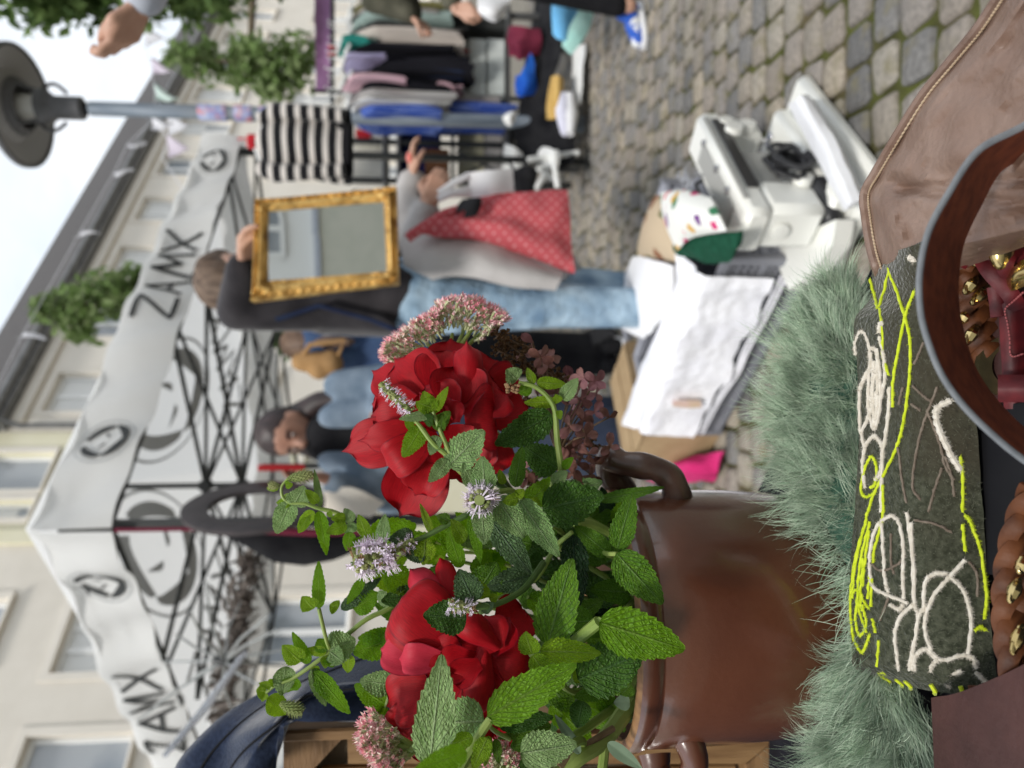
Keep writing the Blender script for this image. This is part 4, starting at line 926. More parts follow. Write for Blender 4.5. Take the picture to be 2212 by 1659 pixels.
# ================================================================ clothes rail and the goods around it
for nm, c, c2 in (('g_olive', (.13, .12, .045), (.18, .165, .07)), ('g_sage', (.20, .27, .25), (.30, .37, .35)), ('g_dark', (.035, .038, .037), (.06, .06, .06)), ('g_beige', (.44, .39, .35), (.50, .45, .41)),
                  ('g_teal', (.02, .24, .19), (.04, .30, .25)), ('g_black', (.006, .006, .009), (.014, .014, .02)), ('g_lilac', (.34, .32, .50), (.45, .42, .6)), ('g_pink', (.60, .38, .44), (.66, .45, .5)),
                  ('g_greige', (.27, .25, .24), (.33, .31, .30)), ('g_purple', (.30, .15, .29), (.38, .20, .37)), ('g_burgundy', (.12, .015, .035), (.18, .025, .05)), ('g_blue', (.01, .07, .40), (.02, .12, .5)),
                  ('g_sky', (.16, .46, .78), (.20, .52, .82)), ('g_turq', (.46, .82, .76), (.54, .86, .80)), ('g_ochre', (.48, .30, .09), (.58, .38, .13)), ('g_lavwhite', (.60, .60, .72), (.70, .70, .80)),
                  ('g_white', (.74, .75, .73), (.80, .80, .79)), ('g_pinkcard', (.72, .50, .56), (.8, .6, .65)), ('g_boxwhite', (.70, .68, .60), (.76, .74, .68)), ('g_navybox', (.008, .012, .06), (.015, .02, .09)),
                  ('g_brownbox', (.05, .022, .010), (.08, .035, .016)), ('g_cream', (.46, .44, .30), (.55, .52, .38)), ('g_red', (.45, .02, .03), (.5, .03, .04)), ('g_greenwhite', (.50, .54, .52), (.58, .61, .59)), ('g_magenta', (.50, .02, .13), (.6, .04, .18))):
    mat(nm, c, c2, rough=.9, ns=10, bump=.8, bs=34, bd=.02, stretch=(1, 1, .12))
YK = 5.3
rk = thing('clothes_rail', 'black clothes rail hung with coats beside the lamp post', 'clothes rail', (2.05, YK, 0))
ra, rb = P(718, 246, YK), P(700, -90, YK); rb.z = ra.z
mb = MB(); mb.tube([ra, rb], .016, 10); build('rail', mb, 'frame_black', rk)
for p in (ra, rb):
    for dy in (-.25, .25):
        mb = MB(); mb.tube([p, Vector((p.x, p.y + dy, .03))], .014, 8); build('leg', mb, 'frame_black', rk)
for dx in (.0, .05):
    p = P(718, 112, YK); p.z = ra.z; p.x += dx - .02; mb = MB(); mb.tube([p - Vector((.008, 0, 0)), p + Vector((.008, 0, 0))], .03, 12); build('tape_band', mb, 'g_red', rk)
def garment(label, x0, x1, yc, wpx, m_, dy=0, seed=0, wb=None, cat='garment', group=None, bend=0):
    Yg = YK + dy; top = P(x0, yc, Yg); L = (x1 - x0) * Yg / F; wt = wpx * Yg / F; wb = (wb or wpx) * Yg / F
    t = thing('hanging_garment', label, cat, (top.x, Yg, top.z - L), 'clothes hung along the rail')
    mb = MB()
    def f(u, v):
        a = 2 * PI * v; sh = min(1, .28 + 2.6 * u) if u < .28 else 1
        ww = lerp(wt, wb, u) / 2 * (.6 + .4 * min(1, u * 8)) * 1.12; dd = .25 * sh * (1 - .06 * u)
        n_ = noise.noise(Vector((math.cos(a) * 1.4, math.sin(a) * 1.4 + seed, u * 2.2))) * .02 + .016 * math.sin(a * 7 + seed + u * 2) * min(1, u * 3)
        e = (.03 * math.sin(a * 2 + seed) + .02 * math.sin(a * 5 + seed * 2)) * max(0, (u - .8) / .2)
        return Vector((top.x + math.cos(a) * (ww + n_ * .5) + bend * u + .008 * math.sin(u * 6 + seed), Yg + math.sin(a) * (dd + n_), top.z - u * L - .05 * abs(math.sin(a)) * (1 - min(1, u * 6)) + e))
    mb.sheet(f, 22, 28); build('cloth', mb, m_, t, recalc=True)
    mb = MB(); hp = Vector((top.x, Yg, ra.z)); mb.tube([hp + Vector((0, -.02, .012)), hp + Vector((0, 0, .022)), hp + Vector((0, .02, 0)), Vector((top.x, Yg, top.z + .03)), Vector((top.x, Yg, top.z - .01))], .004, 6)
    mb.tube([Vector((top.x, Yg - .2, top.z - .06)), Vector((top.x, Yg, top.z - .005)), Vector((top.x, Yg + .2, top.z - .06))], .012, 6); build('hanger', mb, 'g_white', t)
    return t
GL = 'clothes hung along the rail'
garment('olive yellow jacket at the right end of the rail', 752, 985, 36, 30, 'g_olive', .05, 1)
garment('sage green shirt next to the olive jacket on the rail', 750, 965, 58, 36, 'g_sage', -.05, 2)
garment('long charcoal coat hanging lowest beside the sage shirt', 770, 1090, 66, 34, 'g_dark', .18, 3)
garment('beige knitted coat, the widest pale garment on the rail', 745, 992, 97, 44, 'g_beige', -.08, 4, 46)
garment('teal top just left of the beige coat', 728, 812, 112, 11, 'g_teal', -.12, 5)
garment('dark red top showing under the black clothes', 740, 1003, 128, 18, 'g_red', .1, 6)
garment('black blouse right of the lilac sleeve', 738, 975, 134, 34, 'g_black', 0, 7)
garment('lilac scarf hanging short among the black clothes', 736, 828, 148, 9, 'g_lilac', -.2, 8, 7)
garment('black dress with the longest ragged hem among the black clothes', 742, 1010, 165, 40, 'g_black', -.05, 9)
garment('pale pink cardigan in the gap of black clothes', 735, 872, 190, 11, 'g_pink', -.2, 10, 6)
garment('black cardigan left of the pink cardigan', 748, 985, 195, 34, 'g_black', -.02, 11)
garment('pink skirt with its hem peeping out low', 930, 992, 210, 12, 'g_pink', -.1, 12)
garment('pale grey ribbed jumper left of the black clothes', 745, 975, 226, 34, 'grey_stripe', -.12, 13)
garment('greige trousers hanging below the grey jumper', 850, 1068, 235, 28, 'g_greige', .05, 14)
garment('blue dress with white dots at the left end of the rail', 757, 1100, 247, 40, 'dotted_blue', .02, 15)
garment('short blue dotted blouse nearest the lamp post', 755, 945, 256, 26, 'dotted_blue', -.2, 16)
for i_, (yc_, x1_, w_, m_, lb_) in enumerate(((124, 968, 14, 'g_black', 'thin black vest right behind the teal top'), (152, 1004, 22, 'g_black', 'black tunic directly left of the lilac scarf'), (178, 990, 20, 'cloth_navy', 'blue black shirt between the black dress and pink cardigan'), (205, 965, 18, 'g_black', 'black skirt against the grey ribbed jumper'), (48, 955, 12, 'g_greige', 'thin greige top between the olive and sage clothes'), (82, 1000, 12, 'g_dark', 'dark waistcoat tucked right of the beige coat'), (240, 960, 10, 'g_white', 'thin white blouse by the blue dotted blouse'))):
    garment(lb_, 744 + 3 * (i_ % 3), x1_, yc_, w_, m_, .04 * (i_ % 3) - .1, 20 + i_)
mb = MB(); patch(mb, [[P(683, 192, 6.2), P(681, 90, 6.2), P(679, -60, 6.2)], [P(700, 194, 6.18), P(700, 90, 6.22), P(699, -60, 6.2)], [P(722, 190, 6.2), P(722, 90, 6.17), P(722, -60, 6.2)]], 10, 30, .004, .01, 6)
bn = thing('purple_banner', 'purple cloth banner stretched above the clothes rail', 'banner', (P(722, 90, 6.2).x, 6.2, 0)); build('cloth', mb, 'g_purple', bn)
for yy in (196, -64): mb = MB(); mb.tube([Vector((P(700, yy, 6.2).x, 6.22, 0)), P(676, yy, 6.22)], .02, 8); build('pole', mb, 'frame_black', bn)

def boxthing(name, label, cat, x0, x1, y0, y1, Y, dep, m_, bev=.006, z0=None):
    a, b = P(x0, y1, Y), P(x1, y0, Y); c = Vector(((a.x + b.x) / 2, Y + dep / 2, (a.z + b.z) / 2)); mb = MB()
    mb.box(c, ((b.x - a.x) / 2, dep / 2, (a.z - b.z) / 2), bev=bev); return tag(build(name, mb, m_, smooth=False), label, cat)
# low table under the rail with a plank crate
lz = P(1092, 150, 5.25).z
tb_ = thing('low_table', 'low dark table behind the black blankets carrying the plank crate', 'table', (2.15, 5.45, 0))
mb = MB(); mb.box((2.15, 5.45, lz - .015), (.62, .3, .014), bev=.004); build('tabletop', mb, 'steel_dark', tb_)
for sx in (-1, 1):
    for sy in (-1, 1): mb = MB(); mb.box((2.15 + .56 * sx, 5.45 + .25 * sy, (lz - .03) / 2), (.02, .02, (lz - .03) / 2), bev=.004); build('leg', mb, 'steel_dark', tb_)
pc = thing('plank_crate', 'pale grey crate of wide boards standing under the black dresses', 'crate', P(1092, 145, 5.22))
for i, (x0, x1) in enumerate(((968, 1008), (1012, 1050), (1054, 1090))):
    for Y, nm in ((5.22, 'plank'), (5.48, 'plank')):
        a, b = P(x0, 205, 5.22), P(x1, 86, 5.22); mb = MB(); mb.box(((a.x + b.x) / 2, Y, (a.z + b.z) / 2), ((b.x - a.x) / 2, .009, (a.z - b.z) / 2), bev=.004); build(nm, mb, 'g_greenwhite', pc)
for xx in (205, 86):
    a, b = P(968, xx, 5.22), P(1090, xx, 5.22); mb = MB(); mb.box((a.x, 5.35, (a.z + b.z) / 2), (.012, .115, (a.z - b.z) / 2), bev=.003); build('end_board', mb, 'g_greenwhite', pc)
def heap(name, label, cat, rows, m_, wr_=.02, wf=8, th=.01, nu=18, nv=18):
    mb = MB(); patch(mb, rows, nu, nv, th, wr_, wf); return tag(build(name, mb, m_), label, cat)
def PR(lst, Y): return [[P(x, y, Y + d) for x, y, d in r_] for r_ in lst]
heap('burgundy_cloth', 'crumpled burgundy cloth on the low table right of the crate', 'cloth', PR([[(1098, 122, 0), (1096, 95, -.05), (1098, 62, 0)], [(1128, 126, -.1), (1126, 95, -.14), (1128, 60, -.1)], [(1165, 122, -.08), (1168, 95, -.1), (1165, 58, -.08)]], 5.1), 'g_burgundy', .03)
heap('blue_bag', 'crumpled bright blue bag under the plank crate', 'bag', PR([[(1112, 205, 0), (1112, 190, -.05), (1114, 160, 0)], [(1130, 208, -.1), (1132, 188, -.14), (1130, 155, -.1)], [(1160, 200, -.08), (1158, 170, -.1), (1150, 112, -.08)]], 5.05), 'g_blue', .03)
heap('black_blanket', 'big black blanket sliding off the low table onto the cobbles', 'blanket', PR([[(1118, 345, -.2), (1112, 285, -.2), (1122, 215, -.1), (1135, 130, .05), (1150, 40, .1), (1155, -40, .1)], [(1185, 368, -.35), (1175, 290, -.3), (1165, 215, -.28), (1170, 140, -.2), (1178, 60, -.15), (1182, -40, -.1)], [(1240, 352, -.5), (1236, 300, -.42), (1216, 250, -.4), (1196, 180, -.35), (1208, 100, -.35), (1225, -40, -.3)]], 5.2), 'cloth_black', .03, 5, .012, 26, 40)
heap('ochre_cushion', 'ochre yellow cushion half under the black blanket', 'cushion', PR([[(1180, 258, .0), (1182, 215, 0), (1190, 165, 0)], [(1202, 252, -.1), (1204, 210, -.12), (1206, 162, -.1)], [(1214, 235, -.05), (1218, 205, -.06), (1218, 168, -.05)]], 4.85), 'g_ochre', .01)
heap('white_sheet', 'thin white sheet lying along the edge of the cobbles', 'sheet', PR([[(1232, 226, 0), (1234, 160, 0), (1240, 95, 0)], [(1244, 228, -.1), (1246, 160, -.1), (1256, 95, -.1)], [(1252, 222, -.2), (1258, 160, -.2), (1264, 96, -.2)]], 4.95), 'g_white', .012, 10, .008)
sk = thing('sneaker', 'single lavender white trainer lying by the ochre cushion', 'shoe', P(1229, 247, 4.8))
blob('upper', [(P(1216, 215, 4.78), P(1218, 245, 4.75), .055, .06), (P(1218, 245, 4.75), P(1222, 283, 4.72), .06, .04), (P(1206, 222, 4.78), P(1208, 240, 4.78), .04, .04)], 'g_lavwhite', sk, .012, 2)
mb = MB(); mb.tube([P(1229, 206, 4.77), P(1231, 250, 4.74), P(1231, 290, 4.7)], [.04, .06, .03], 10, flat=(Vector((0, 1, 0)), 1)); build('sole', mb, 'paper_white', sk)
sb = thing('shopping_bag', 'sky blue carrier bag with a turquoise lower band by the black trousers', 'bag', P(1275, 60, 4.1))
o_ = heap('bag_body', '', 'bag', PR([[(1196, -50, 0), (1200, 20, -.05), (1203, 75, -.02)], [(1222, -50, 0), (1215, 25, -.09), (1214, 85, -.05)], [(1250, -50, 0), (1243, 15, -.05), (1216, 100, -.02)]], 4.1), 'g_sky', .006, 8, .03)
def adopt(o, t):
    o.parent = t; o.location = BASE[o.name] - BASE[t.name]
    for k_ in ('label', 'category', 'group'):
        if k_ in o: del o[k_]
adopt(o_, sb)
adopt(heap('bag_band', '', 'bag', PR([[(1252, 12, -.03), (1236, 50, -.06), (1214, 98, -.03)], [(1264, 22, -.03), (1250, 62, -.06), (1222, 108, -.03)], [(1276, 36, -.02), (1262, 74, -.04), (1232, 118, -.02)]], 4.1), 'g_turq', .005, 8, .03), sb)
heap('pink_card', 'pink card sleeve sticking out above the sky blue bag', 'card', PR([[(1220, -30, 0), (1224, 0, 0), (1252, 18, 0)], [(1250, -40, 0), (1256, -10, 0), (1268, 22, 0)], [(1270, -40, 0), (1276, -16, 0), (1282, 2, 0)]], 4.0), 'g_pinkcard', .002, 8, .006)

# shelf rack behind the lamp post with boxes
shf = thing('shelf_rack', 'black folding shelf rack with crossed braces behind the lamp post', 'shelf', (P(900, 320, 5.6).x, 5.6, 0))
xa, xb = P(900, 400, 5.6).x, P(900, 262, 5.6).x; zt = P(752, 320, 5.6).z
for xx in (xa, P(900, 318, 5.6).x, xb):
    for yy in (5.5, 5.85): mb = MB(); mb.box((xx, yy, zt / 2), (.018, .018, zt / 2), bev=.004); build('post', mb, 'frame_black', shf)
for i, xq in enumerate((832, 862, 978, 1105)):
    z = P(xq, 320, 5.6).z; mb = MB(); mb.box(((xa + xb) / 2, 5.675, z), ((xb - xa) / 2 + .02, .2, .012), bev=.003); build('shelf_board', mb, 'gutter_zinc' if i < 2 else 'frame_black', shf)
for a, b in (((985, 385), (1105, 325)), ((1105, 385), (985, 325))): mb = MB(); mb.tube([P(*a, 5.47), P(*b, 5.47)], .012, 6); build('brace', mb, 'frame_black', shf)
bx = boxthing('gift_box', 'white box with a red dot on the top shelf', 'box', 760, 830, 268, 309, 5.62, .2, 'g_boxwhite')
a = P(785, 289, 5.605); mb = MB(); mb.lathe([(.0, 0), (.055, 0), (.06, .003), (0, .004)], a, 20, ax=(Vector((1, 0, 0)), Vector((0, 0, 1)), Vector((0, -1, 0)))); build('red_dot', mb, 'g_red', bx)
boxthing('display_board', 'blank white board leaning on the top shelf', 'board', 760, 828, 330, 398, 5.66, .03, 'g_boxwhite')
boxthing('navy_box', 'large navy blue box on the middle shelf', 'box', 866, 952, 284, 378, 5.6, .3, 'g_navybox')
boxthing('brown_box', 'dark brown wooden box hiding part of the navy box', 'box', 918, 970, 322, 398, 5.42, .14, 'g_brownbox')
boxthing('cream_box', 'cream coloured carton on the lowest shelf', 'box', 990, 1045, 272, 385, 5.62, .28, 'g_cream')
boxthing('striped_box', 'pale striped carton below the cream carton', 'box', 1050, 1102, 268, 385, 5.62, .28, 'grey_stripe')
# white folding chair with black bag in front of the shelf
wc = thing('folding_chair', 'white folding chair with a rounded back and crossed legs', 'chair', (P(1150, 340, 4.9).x, 4.9, 0))
mb = MB(); patch(mb, PR([[(1086, 392, 0), (1084, 360, -.03), (1090, 310, 0)], [(1112, 395, -.05), (1112, 362, -.07), (1112, 318, -.05)], [(1136, 392, -.02), (1140, 360, -.04), (1128, 330, -.02)]], 4.9), 12, 12, .02); build('backrest', mb, 'g_white', wc)
mb = MB(); patch(mb, PR([[(1155, 358, 0), (1152, 330, 0), (1160, 316, 0)], [(1178, 362, -.2), (1180, 335, -.25), (1184, 318, -.2)], [(1196, 364, -.35), (1200, 340, -.38), (1196, 324, -.35)]], 5.0), 10, 10, .03); build('seat', mb, 'g_white', wc)
for a, b, c in (((1190, 358), (1158, 408), .0), ((1160, 360), (1210, 395), -.05), ((1198, 356), (1205, 405), -.3), ((1140, 345), (1250, 330), -.1)):
    mb = MB(); mb.tube([P(*a, 4.85 + c), P(*b, 4.85 + c)], .02, 8); build('leg', mb, 'g_white', wc)
hb_ = thing('handbag', 'black handbag hanging on the white folding chair', 'bag', P(1150, 390, 4.6)); blob('pouch', [(P(1118, 385, 4.6), P(1140, 378, 4.6), .06, .07), (P(1120, 402, 4.6), P(1140, 405, 4.6), .05, .05)], 'cloth_black', hb_, .018, 2)
mb = MB(); mb.tube([P(1116, 375, 4.6), P(1100, 350, 4.62), P(1128, 340, 4.64), P(1136, 368, 4.62)], .012, 8); build('strap', mb, 'cloth_black', hb_)
heap('white_hat', 'white cap lying against the lamp post', 'hat', PR([[(1092, 268, 0), (1086, 255, -.04), (1094, 244, 0)], [(1104, 272, -.05), (1102, 254, -.1), (1108, 240, -.05)], [(1112, 262, -.02), (1116, 250, -.04), (1122, 240, -.02)]], 4.7), 'g_white', .004, 8, .02)

# striped jumper hanging from the canopy corner
YS = 4.1
js = thing('striped_jumper', 'black and cream striped jumper hanging from the canopy corner', 'jumper', P(760, 320, YS))
tp = P(553, 314, YS); Lj = 196 * YS / F
def fj(u, v):
    a = 2 * PI * v; ww = lerp(.185, .20, u) * (.72 + .28 * min(1, u * 7)); dd = .085 * (.5 + .5 * min(1, u * 8))
    n_ = .014 * math.sin(a * 4 + u * 3) + .01 * noise.noise(Vector((math.cos(a), math.sin(a), u * 3)))
    return Vector((tp.x + math.cos(a) * (ww + n_) + .02 * math.sin(u * 3), YS + math.sin(a) * (dd + n_), tp.z - u * Lj - .05 * abs(math.cos(a)) * (1 - min(1, u * 5))))
mb = MB(); mb.sheet(fj, 30, 36); build('knit_body', mb, 'knit_stripe', js)
for sg in (-1, 1):
    mb = MB(); mb.tube([tp + Vector((sg * .13, -.02, -.04)), tp + Vector((sg * .17, -.06, -.12)), tp + Vector((sg * .165, -.08, -.32)), tp + Vector((sg * .15, -.09, -.50))], [.05, .052, .042, .036], 12); build('sleeve', mb, 'knit_stripe', js)
mb = MB(); mb.box(tp + Vector((.0, 0, -Lj + .045)), (.18, .07, .055), bev=.04); build('hem', mb, 'cloth_black', js)
mb = MB(); mb.tube([tp + Vector((-.15, 0, -.05)), tp + Vector((0, 0, .01)), tp + Vector((.15, 0, -.05))], .012, 8); mb.tube([tp, tp + Vector((0, 0, .06)), tp + Vector((.02, 0, .08)), tp + Vector((.03, 0, .06))], .004, 6); build('hanger', mb, 'g_white', js)
cl = MB(); cl.box(P(546, 306, YS), (.04, .02, .03), bev=.01); cl.tube([P(546, 306, YS), P(536, 300, 4.5), TR + Vector((0, 0, .05))], .006, 6); tag(build('red_clip', cl, 'g_red'), 'red clip holding the striped jumper to the canopy', 'clip')

# dark hoop and closed umbrella hanging by the near canopy leg
YH = 2.75
mat('hoop_leather', (.030, .022, .022), (.055, .042, .042), rough=.55, ns=12, bump=.3, bs=30)
hc = P(548, 1100, YH); hx = P(392, 1118, YH) - hc; hy = (P(540, 1052, YH + .2) - hc)
mb = MB(); n = 48
def fh(u, v):
    a = 2 * PI * u; r_ = lerp(1, .64, v); return hc + hx * math.cos(a) * r_ + hy * math.sin(a) * r_ + Vector((0, -.012 * math.sin(PI * v), 0))
mb.sheet(fh, 48, 6, .02); tag(build('leather_hoop', mb, 'hoop_leather'), 'large dark brown oval leather hoop hanging by the canopy leg', 'hoop')
um = thing('closed_umbrella', 'closed black umbrella with red trim hanging beside the leather hoop', 'umbrella', P(790, 1165, YH))
mb = MB(); pts = [P(x, y, YH) for x, y in ((470, 1142), (540, 1162), (600, 1180), (660, 1184), (720, 1178), (790, 1165))]
mb.tube(pts, [.012, .035, .06, .066, .056, .03], 14); build('folded_cloth', mb, 'cloth_black', um)
mb = MB(); mb.tube([P(440, 1138, YH - .07), P(560, 1146, YH - .09), P(680, 1150, YH - .09), P(800, 1150, YH - .05)], [.008, .012, .014, .008], 8); build('red_trim', mb, 'g_burgundy', um)
mb = MB(); mb.tube([P(248, 1145, YH), P(470, 1142, YH)], .008, 8); build('handle', mb, 'g_burgundy', um)
# bare umbrella ribs
YU = 2.7
ub = thing('umbrella_frame', 'bare umbrella frame with thin grey ribs spread like a star under the canopy', 'umbrella', P(487, 1426, YU))
c_ = P(487, 1426, YU)
mat('rib_grey', (.33, .34, .33), rough=.4, metal=.3)
for i, (x, y) in enumerate(((300, 1555), (350, 1430), (410, 1320), (445, 1255), (520, 1300), (600, 1360), (640, 1400), (630, 1440), (560, 1480), (500, 1530), (400, 1480), (580, 1330), (380, 1370))):
    e_ = P(x, y, YU + .25 * math.sin(i * 2.1)); mb = MB(); mb.tube([c_, c_.lerp(e_, .5) + Vector((0, 0, .02)), e_], [.006, .005, .004], 6); build('rib', mb, 'rib_grey', ub)
mb = MB(); mb.lathe([(0, -.03), (.02, -.03), (.022, .02), (.012, .04), (0, .04)], c_, 12); build('hub', mb, 'frame_black', ub)
mat('clear_plastic', (.85, .87, .92), rough=.08, trans=.75, spec=.6)
cr_ = thing('plastic_rods', 'bundle of clear plastic rods in front of the navy jacket', 'rods', P(520, 1418, 1.7))
for dx, dy in ((0, 0), (8, -6), (-6, 8)): mb = MB(); mb.tube([P(362 + dx, 1624 + dy, 1.5), P(440 + dx * 1.5, 1530 + dy, 1.62), P(522 + dx, 1416 + dy, 1.8)], .0055, 8); build('rod', mb, 'clear_plastic', cr_)
mat('dried_grey', (.09, .075, .065), (.22, .19, .17), rough=.9, ns=40)
gl = MB(); rn = random.Random(9)
for k_ in range(150):
    t_ = rn.random(); p = P(lerp(540, 478, t_) + rn.gauss(0, 8), lerp(1195, 1560, t_), 3.3) + Vector((rn.gauss(0, .03), rn.gauss(0, .05), rn.gauss(0, .02)))
    d = Vector((rn.gauss(0, 1), rn.gauss(0, 1), rn.gauss(0, 1))).normalized() * .06
    gl.tube([p - d, p + Vector((0, 0, .015)), p + d], [.004, .010, .003], 5)
gb = thing('dried_garland', 'garland of dried twigs hung across the canopy behind the bare umbrella', 'garland', P(520, 1380, 3.3))
mbc = MB(); mbc.tube([P(545, 1180, 3.3), P(512, 1370, 3.3), P(478, 1570, 3.3)], .012, 8); build('cord', mbc, 'dried_grey', gb)
o = build('twigs', gl, 'dried_grey', gb); o['kind'] = 'stuff'

# ================================================================ crates and linen on the cobbles
mat('crate_grey', (.17, .175, .20), (.21, .215, .24), rough=.5, ns=8)
mat('crate_light', (.30, .31, .36), (.36, .37, .42), rough=.5, ns=8)
mat('cardboard', (.36, .25, .14), (.43, .31, .18), rough=.9, ns=14)
mat('lace_white', (.82, .82, .88), (.88, .88, .92), rough=.9, ns=7, bump=.5, bs=60, bd=.006, sheen=.2)
C0, C1 = PZ(1740, 620), PZ(1560, 930)
E1 = (C1 - C0).normalized(); E2 = Vector((-E1.y, E1.x, 0));
if E2.x < 0: E2 = -E2
def CW(a, b, z): return C0 + E1 * a + E2 * b + Vector((0, 0, z))
CL = (C1 - C0).length
def crate(label, a0, a1, b0, b1, h, m_='crate_grey', inner='crate_light'):
    t = thing('folding_crate', label, 'crate', CW((a0 + a1) / 2, (b0 + b1) / 2, 0)); AX = (E1, E2, UP)
    mb = MB(); mb.box(CW((a0 + a1) / 2, (b0 + b1) / 2, .008), ((a1 - a0) / 2, (b1 - b0) / 2, .006), AX, .003); build('floor', mb, inner, t, smooth=False)
    for nm, (p, q, r_, s_) in (('side_panel', (a0, b0, a1, b0)), ('side_panel', (a0, b1, a1, b1)), ('end_panel', (a0, b0, a0, b1)), ('end_panel', (a1, b0, a1, b1))):
        mb = MB(); P0, P1 = Vector((p, q)), Vector((r_, s_)); L = (P1 - P0).length; d = (P1 - P0) / L; nrm_ = Vector((d.y, -d.x))
        def W3(u, z): x = P0 + d * u; return CW(x.x, x.y, z)
        D3 = (E1 * d.x + E2 * d.y); N3 = D3.cross(UP)
        ax = (D3, N3, UP)
        mb.box(W3(L / 2, h - .012), (L / 2 + .004, .012, .012), ax, .003); mb.box(W3(L / 2, .02), (L / 2, .010, .011), ax, .003); mb.box(W3(L / 2, h * .55), (L / 2 - .01, .009, .010), ax, .002)
        nv_ = int(L / .02)
        hole = nm == 'end_panel'
        for i in range(nv_ + 1):
            u = lerp(.012, L - .012, i / nv_)
            mb.box(W3(u, h * .30), (.0035, .005, h * .27), ax)
            if not (hole and .36 < u / L < .64): mb.box(W3(u, h * .76), (.0035, .005, h * .21), ax)
        for zz in (.13, .22, .31, .40, .47): mb.box(W3(L / 2, h * zz), (L / 2 - .01, .0045, .003), ax)
        for zz in (.64, .72, .80, .88):
            if hole:
                for uu in (.19, .81): mb.box(W3(L * uu, h * zz), (L * .17, .0045, .003), ax)
            else: mb.box(W3(L / 2, h * zz), (L / 2 - .01, .0045, .003), ax)
        o = build(nm, mb, m_ if q == b0 and s_ == b0 else inner, t, smooth=False)
    for (p, q) in ((a0, b0), (a1, b0), (a0, b1), (a1, b1)):
        mb = MB(); mb.box(CW(p, q, h / 2 + .002), (.014, .014, h / 2), AX, .004); build('corner_post', mb, m_, t, smooth=False)
    return t
HC = .27
crate('grey mesh folding crate under the white lace cloth, nearest the table', -.10, CL, 0, .34, HC)
crate('second grey folding crate half hidden behind the lace covered one', .14, CL + .1, .37, .62, HC - .01)
# cardboard box against the left end
t = thing('cardboard_box', 'brown cardboard box at the left end of the grey crate', 'box', CW(CL + .16, .2, 0)); AX = (E1, E2, UP)
for nm, c_, hf in (('side', CW(CL + .16, .0, .14), (.13, .003, .138)), ('side', CW(CL + .16, .44, .14), (.13, .003, .138)), ('end', CW(CL + .032, .22, .14), (.003, .215, .138)), ('end', CW(CL + .29, .22, .14), (.003, .215, .138)), ('bottom', CW(CL + .16, .22, .004), (.125, .213, .003)), ('flap', CW(CL + .10, .22, .285), (.066, .22, .003)), ('flap', CW(CL + .235, .22, .289), (.066, .22, .003))):
    mb = MB(); mb.box(c_, hf, AX, .001); build(nm, mb, 'cardboard', t, smooth=False)
def FP(x, y, off=-.02):
    d = ray(x, y); n_ = E2; k_ = (C0 + E2 * off - CAM).dot(n_) / d.dot(n_); return CAM + d * k_
g = lambda x, y: ZZ('G', x, y)
def gz(x, y, z): return PZ(*g(x, y), z)
far_ = [gz(740, 405, .30), gz(740, 565, .30), gz(680, 725, .30), gz(560, 1000, .295), gz(490, 1180, .29), gz(432, 1345, .29)]
nearp = [(1285, 540), (1185, 745), (1085, 930), (1030, 1060), (935, 1200), (835, 1392)]
near_ = [FP(*g(*p)) for p in nearp]
top_ = []
for a, b, p in zip(far_, near_, nearp):
    e_ = CW((b - C0).dot(E1), -.012, HC + .022); top_.append(e_)
mid_ = [a.lerp(b, .55) + Vector((0, 0, .024 * math.sin(i * 2.3))) for i, (a, b) in enumerate(zip(far_, top_))]
mid2_ = [a.lerp(b, .45) for a, b in zip(top_, near_)]
lc = thing('lace_cloth', 'white lace edged tablecloth draped over the front grey crate', 'cloth', CW(.3, .1, .2))
mb = MB(); LFf = patchf([far_, mid_, top_, mid2_, [n_ + Vector((0, 0, .008)) for n_ in near_]])
def lace_pt(u, v):
    p = LFf(u, v); q = Vector((u * 3.1, v * 5.2, 4)); r_ = noise.noise(q) * .014 + noise.noise(q * 2.2) * .0035 + (abs(noise.noise(q * 1.2 + Vector((3, 1, 0)))) - .2) * -.010
    hang = .010 * math.sin(v * 26 + 2 * math.sin(v * 7)) * max(0, (u - .5) / .5)
    return p + Vector((0, 0, r_ + .014)) - E2 * (hang + .006 * (1 if u > .5 else 0)) + E2 * .004 * noise.noise(q * 4)
mb.sheet(lace_pt, 60, 110, .003); build('cloth', mb, 'lace_white', lc)
mb = MB(); rn = random.Random(4)
edge = patchf([[n_ + Vector((0, 0, .006)) - E2 * .004 for n_ in near_], [n_ - Vector((0, 0, .022)) - E2 * .006 for n_ in near_]])
for i in range(70):
    u = i / 70
    c_ = edge(.3, u); pts = [c_ + (E1 * math.cos(a) + Vector((0, 0, -1)) * math.sin(a)) * .011 for a in [PI * 2 * j / 8 for j in range(9)]]
    mb.tube(pts, .0022, 5, cap=False)
o = build('lace_edge', mb, 'lace_white', lc); o['kind'] = 'stuff'
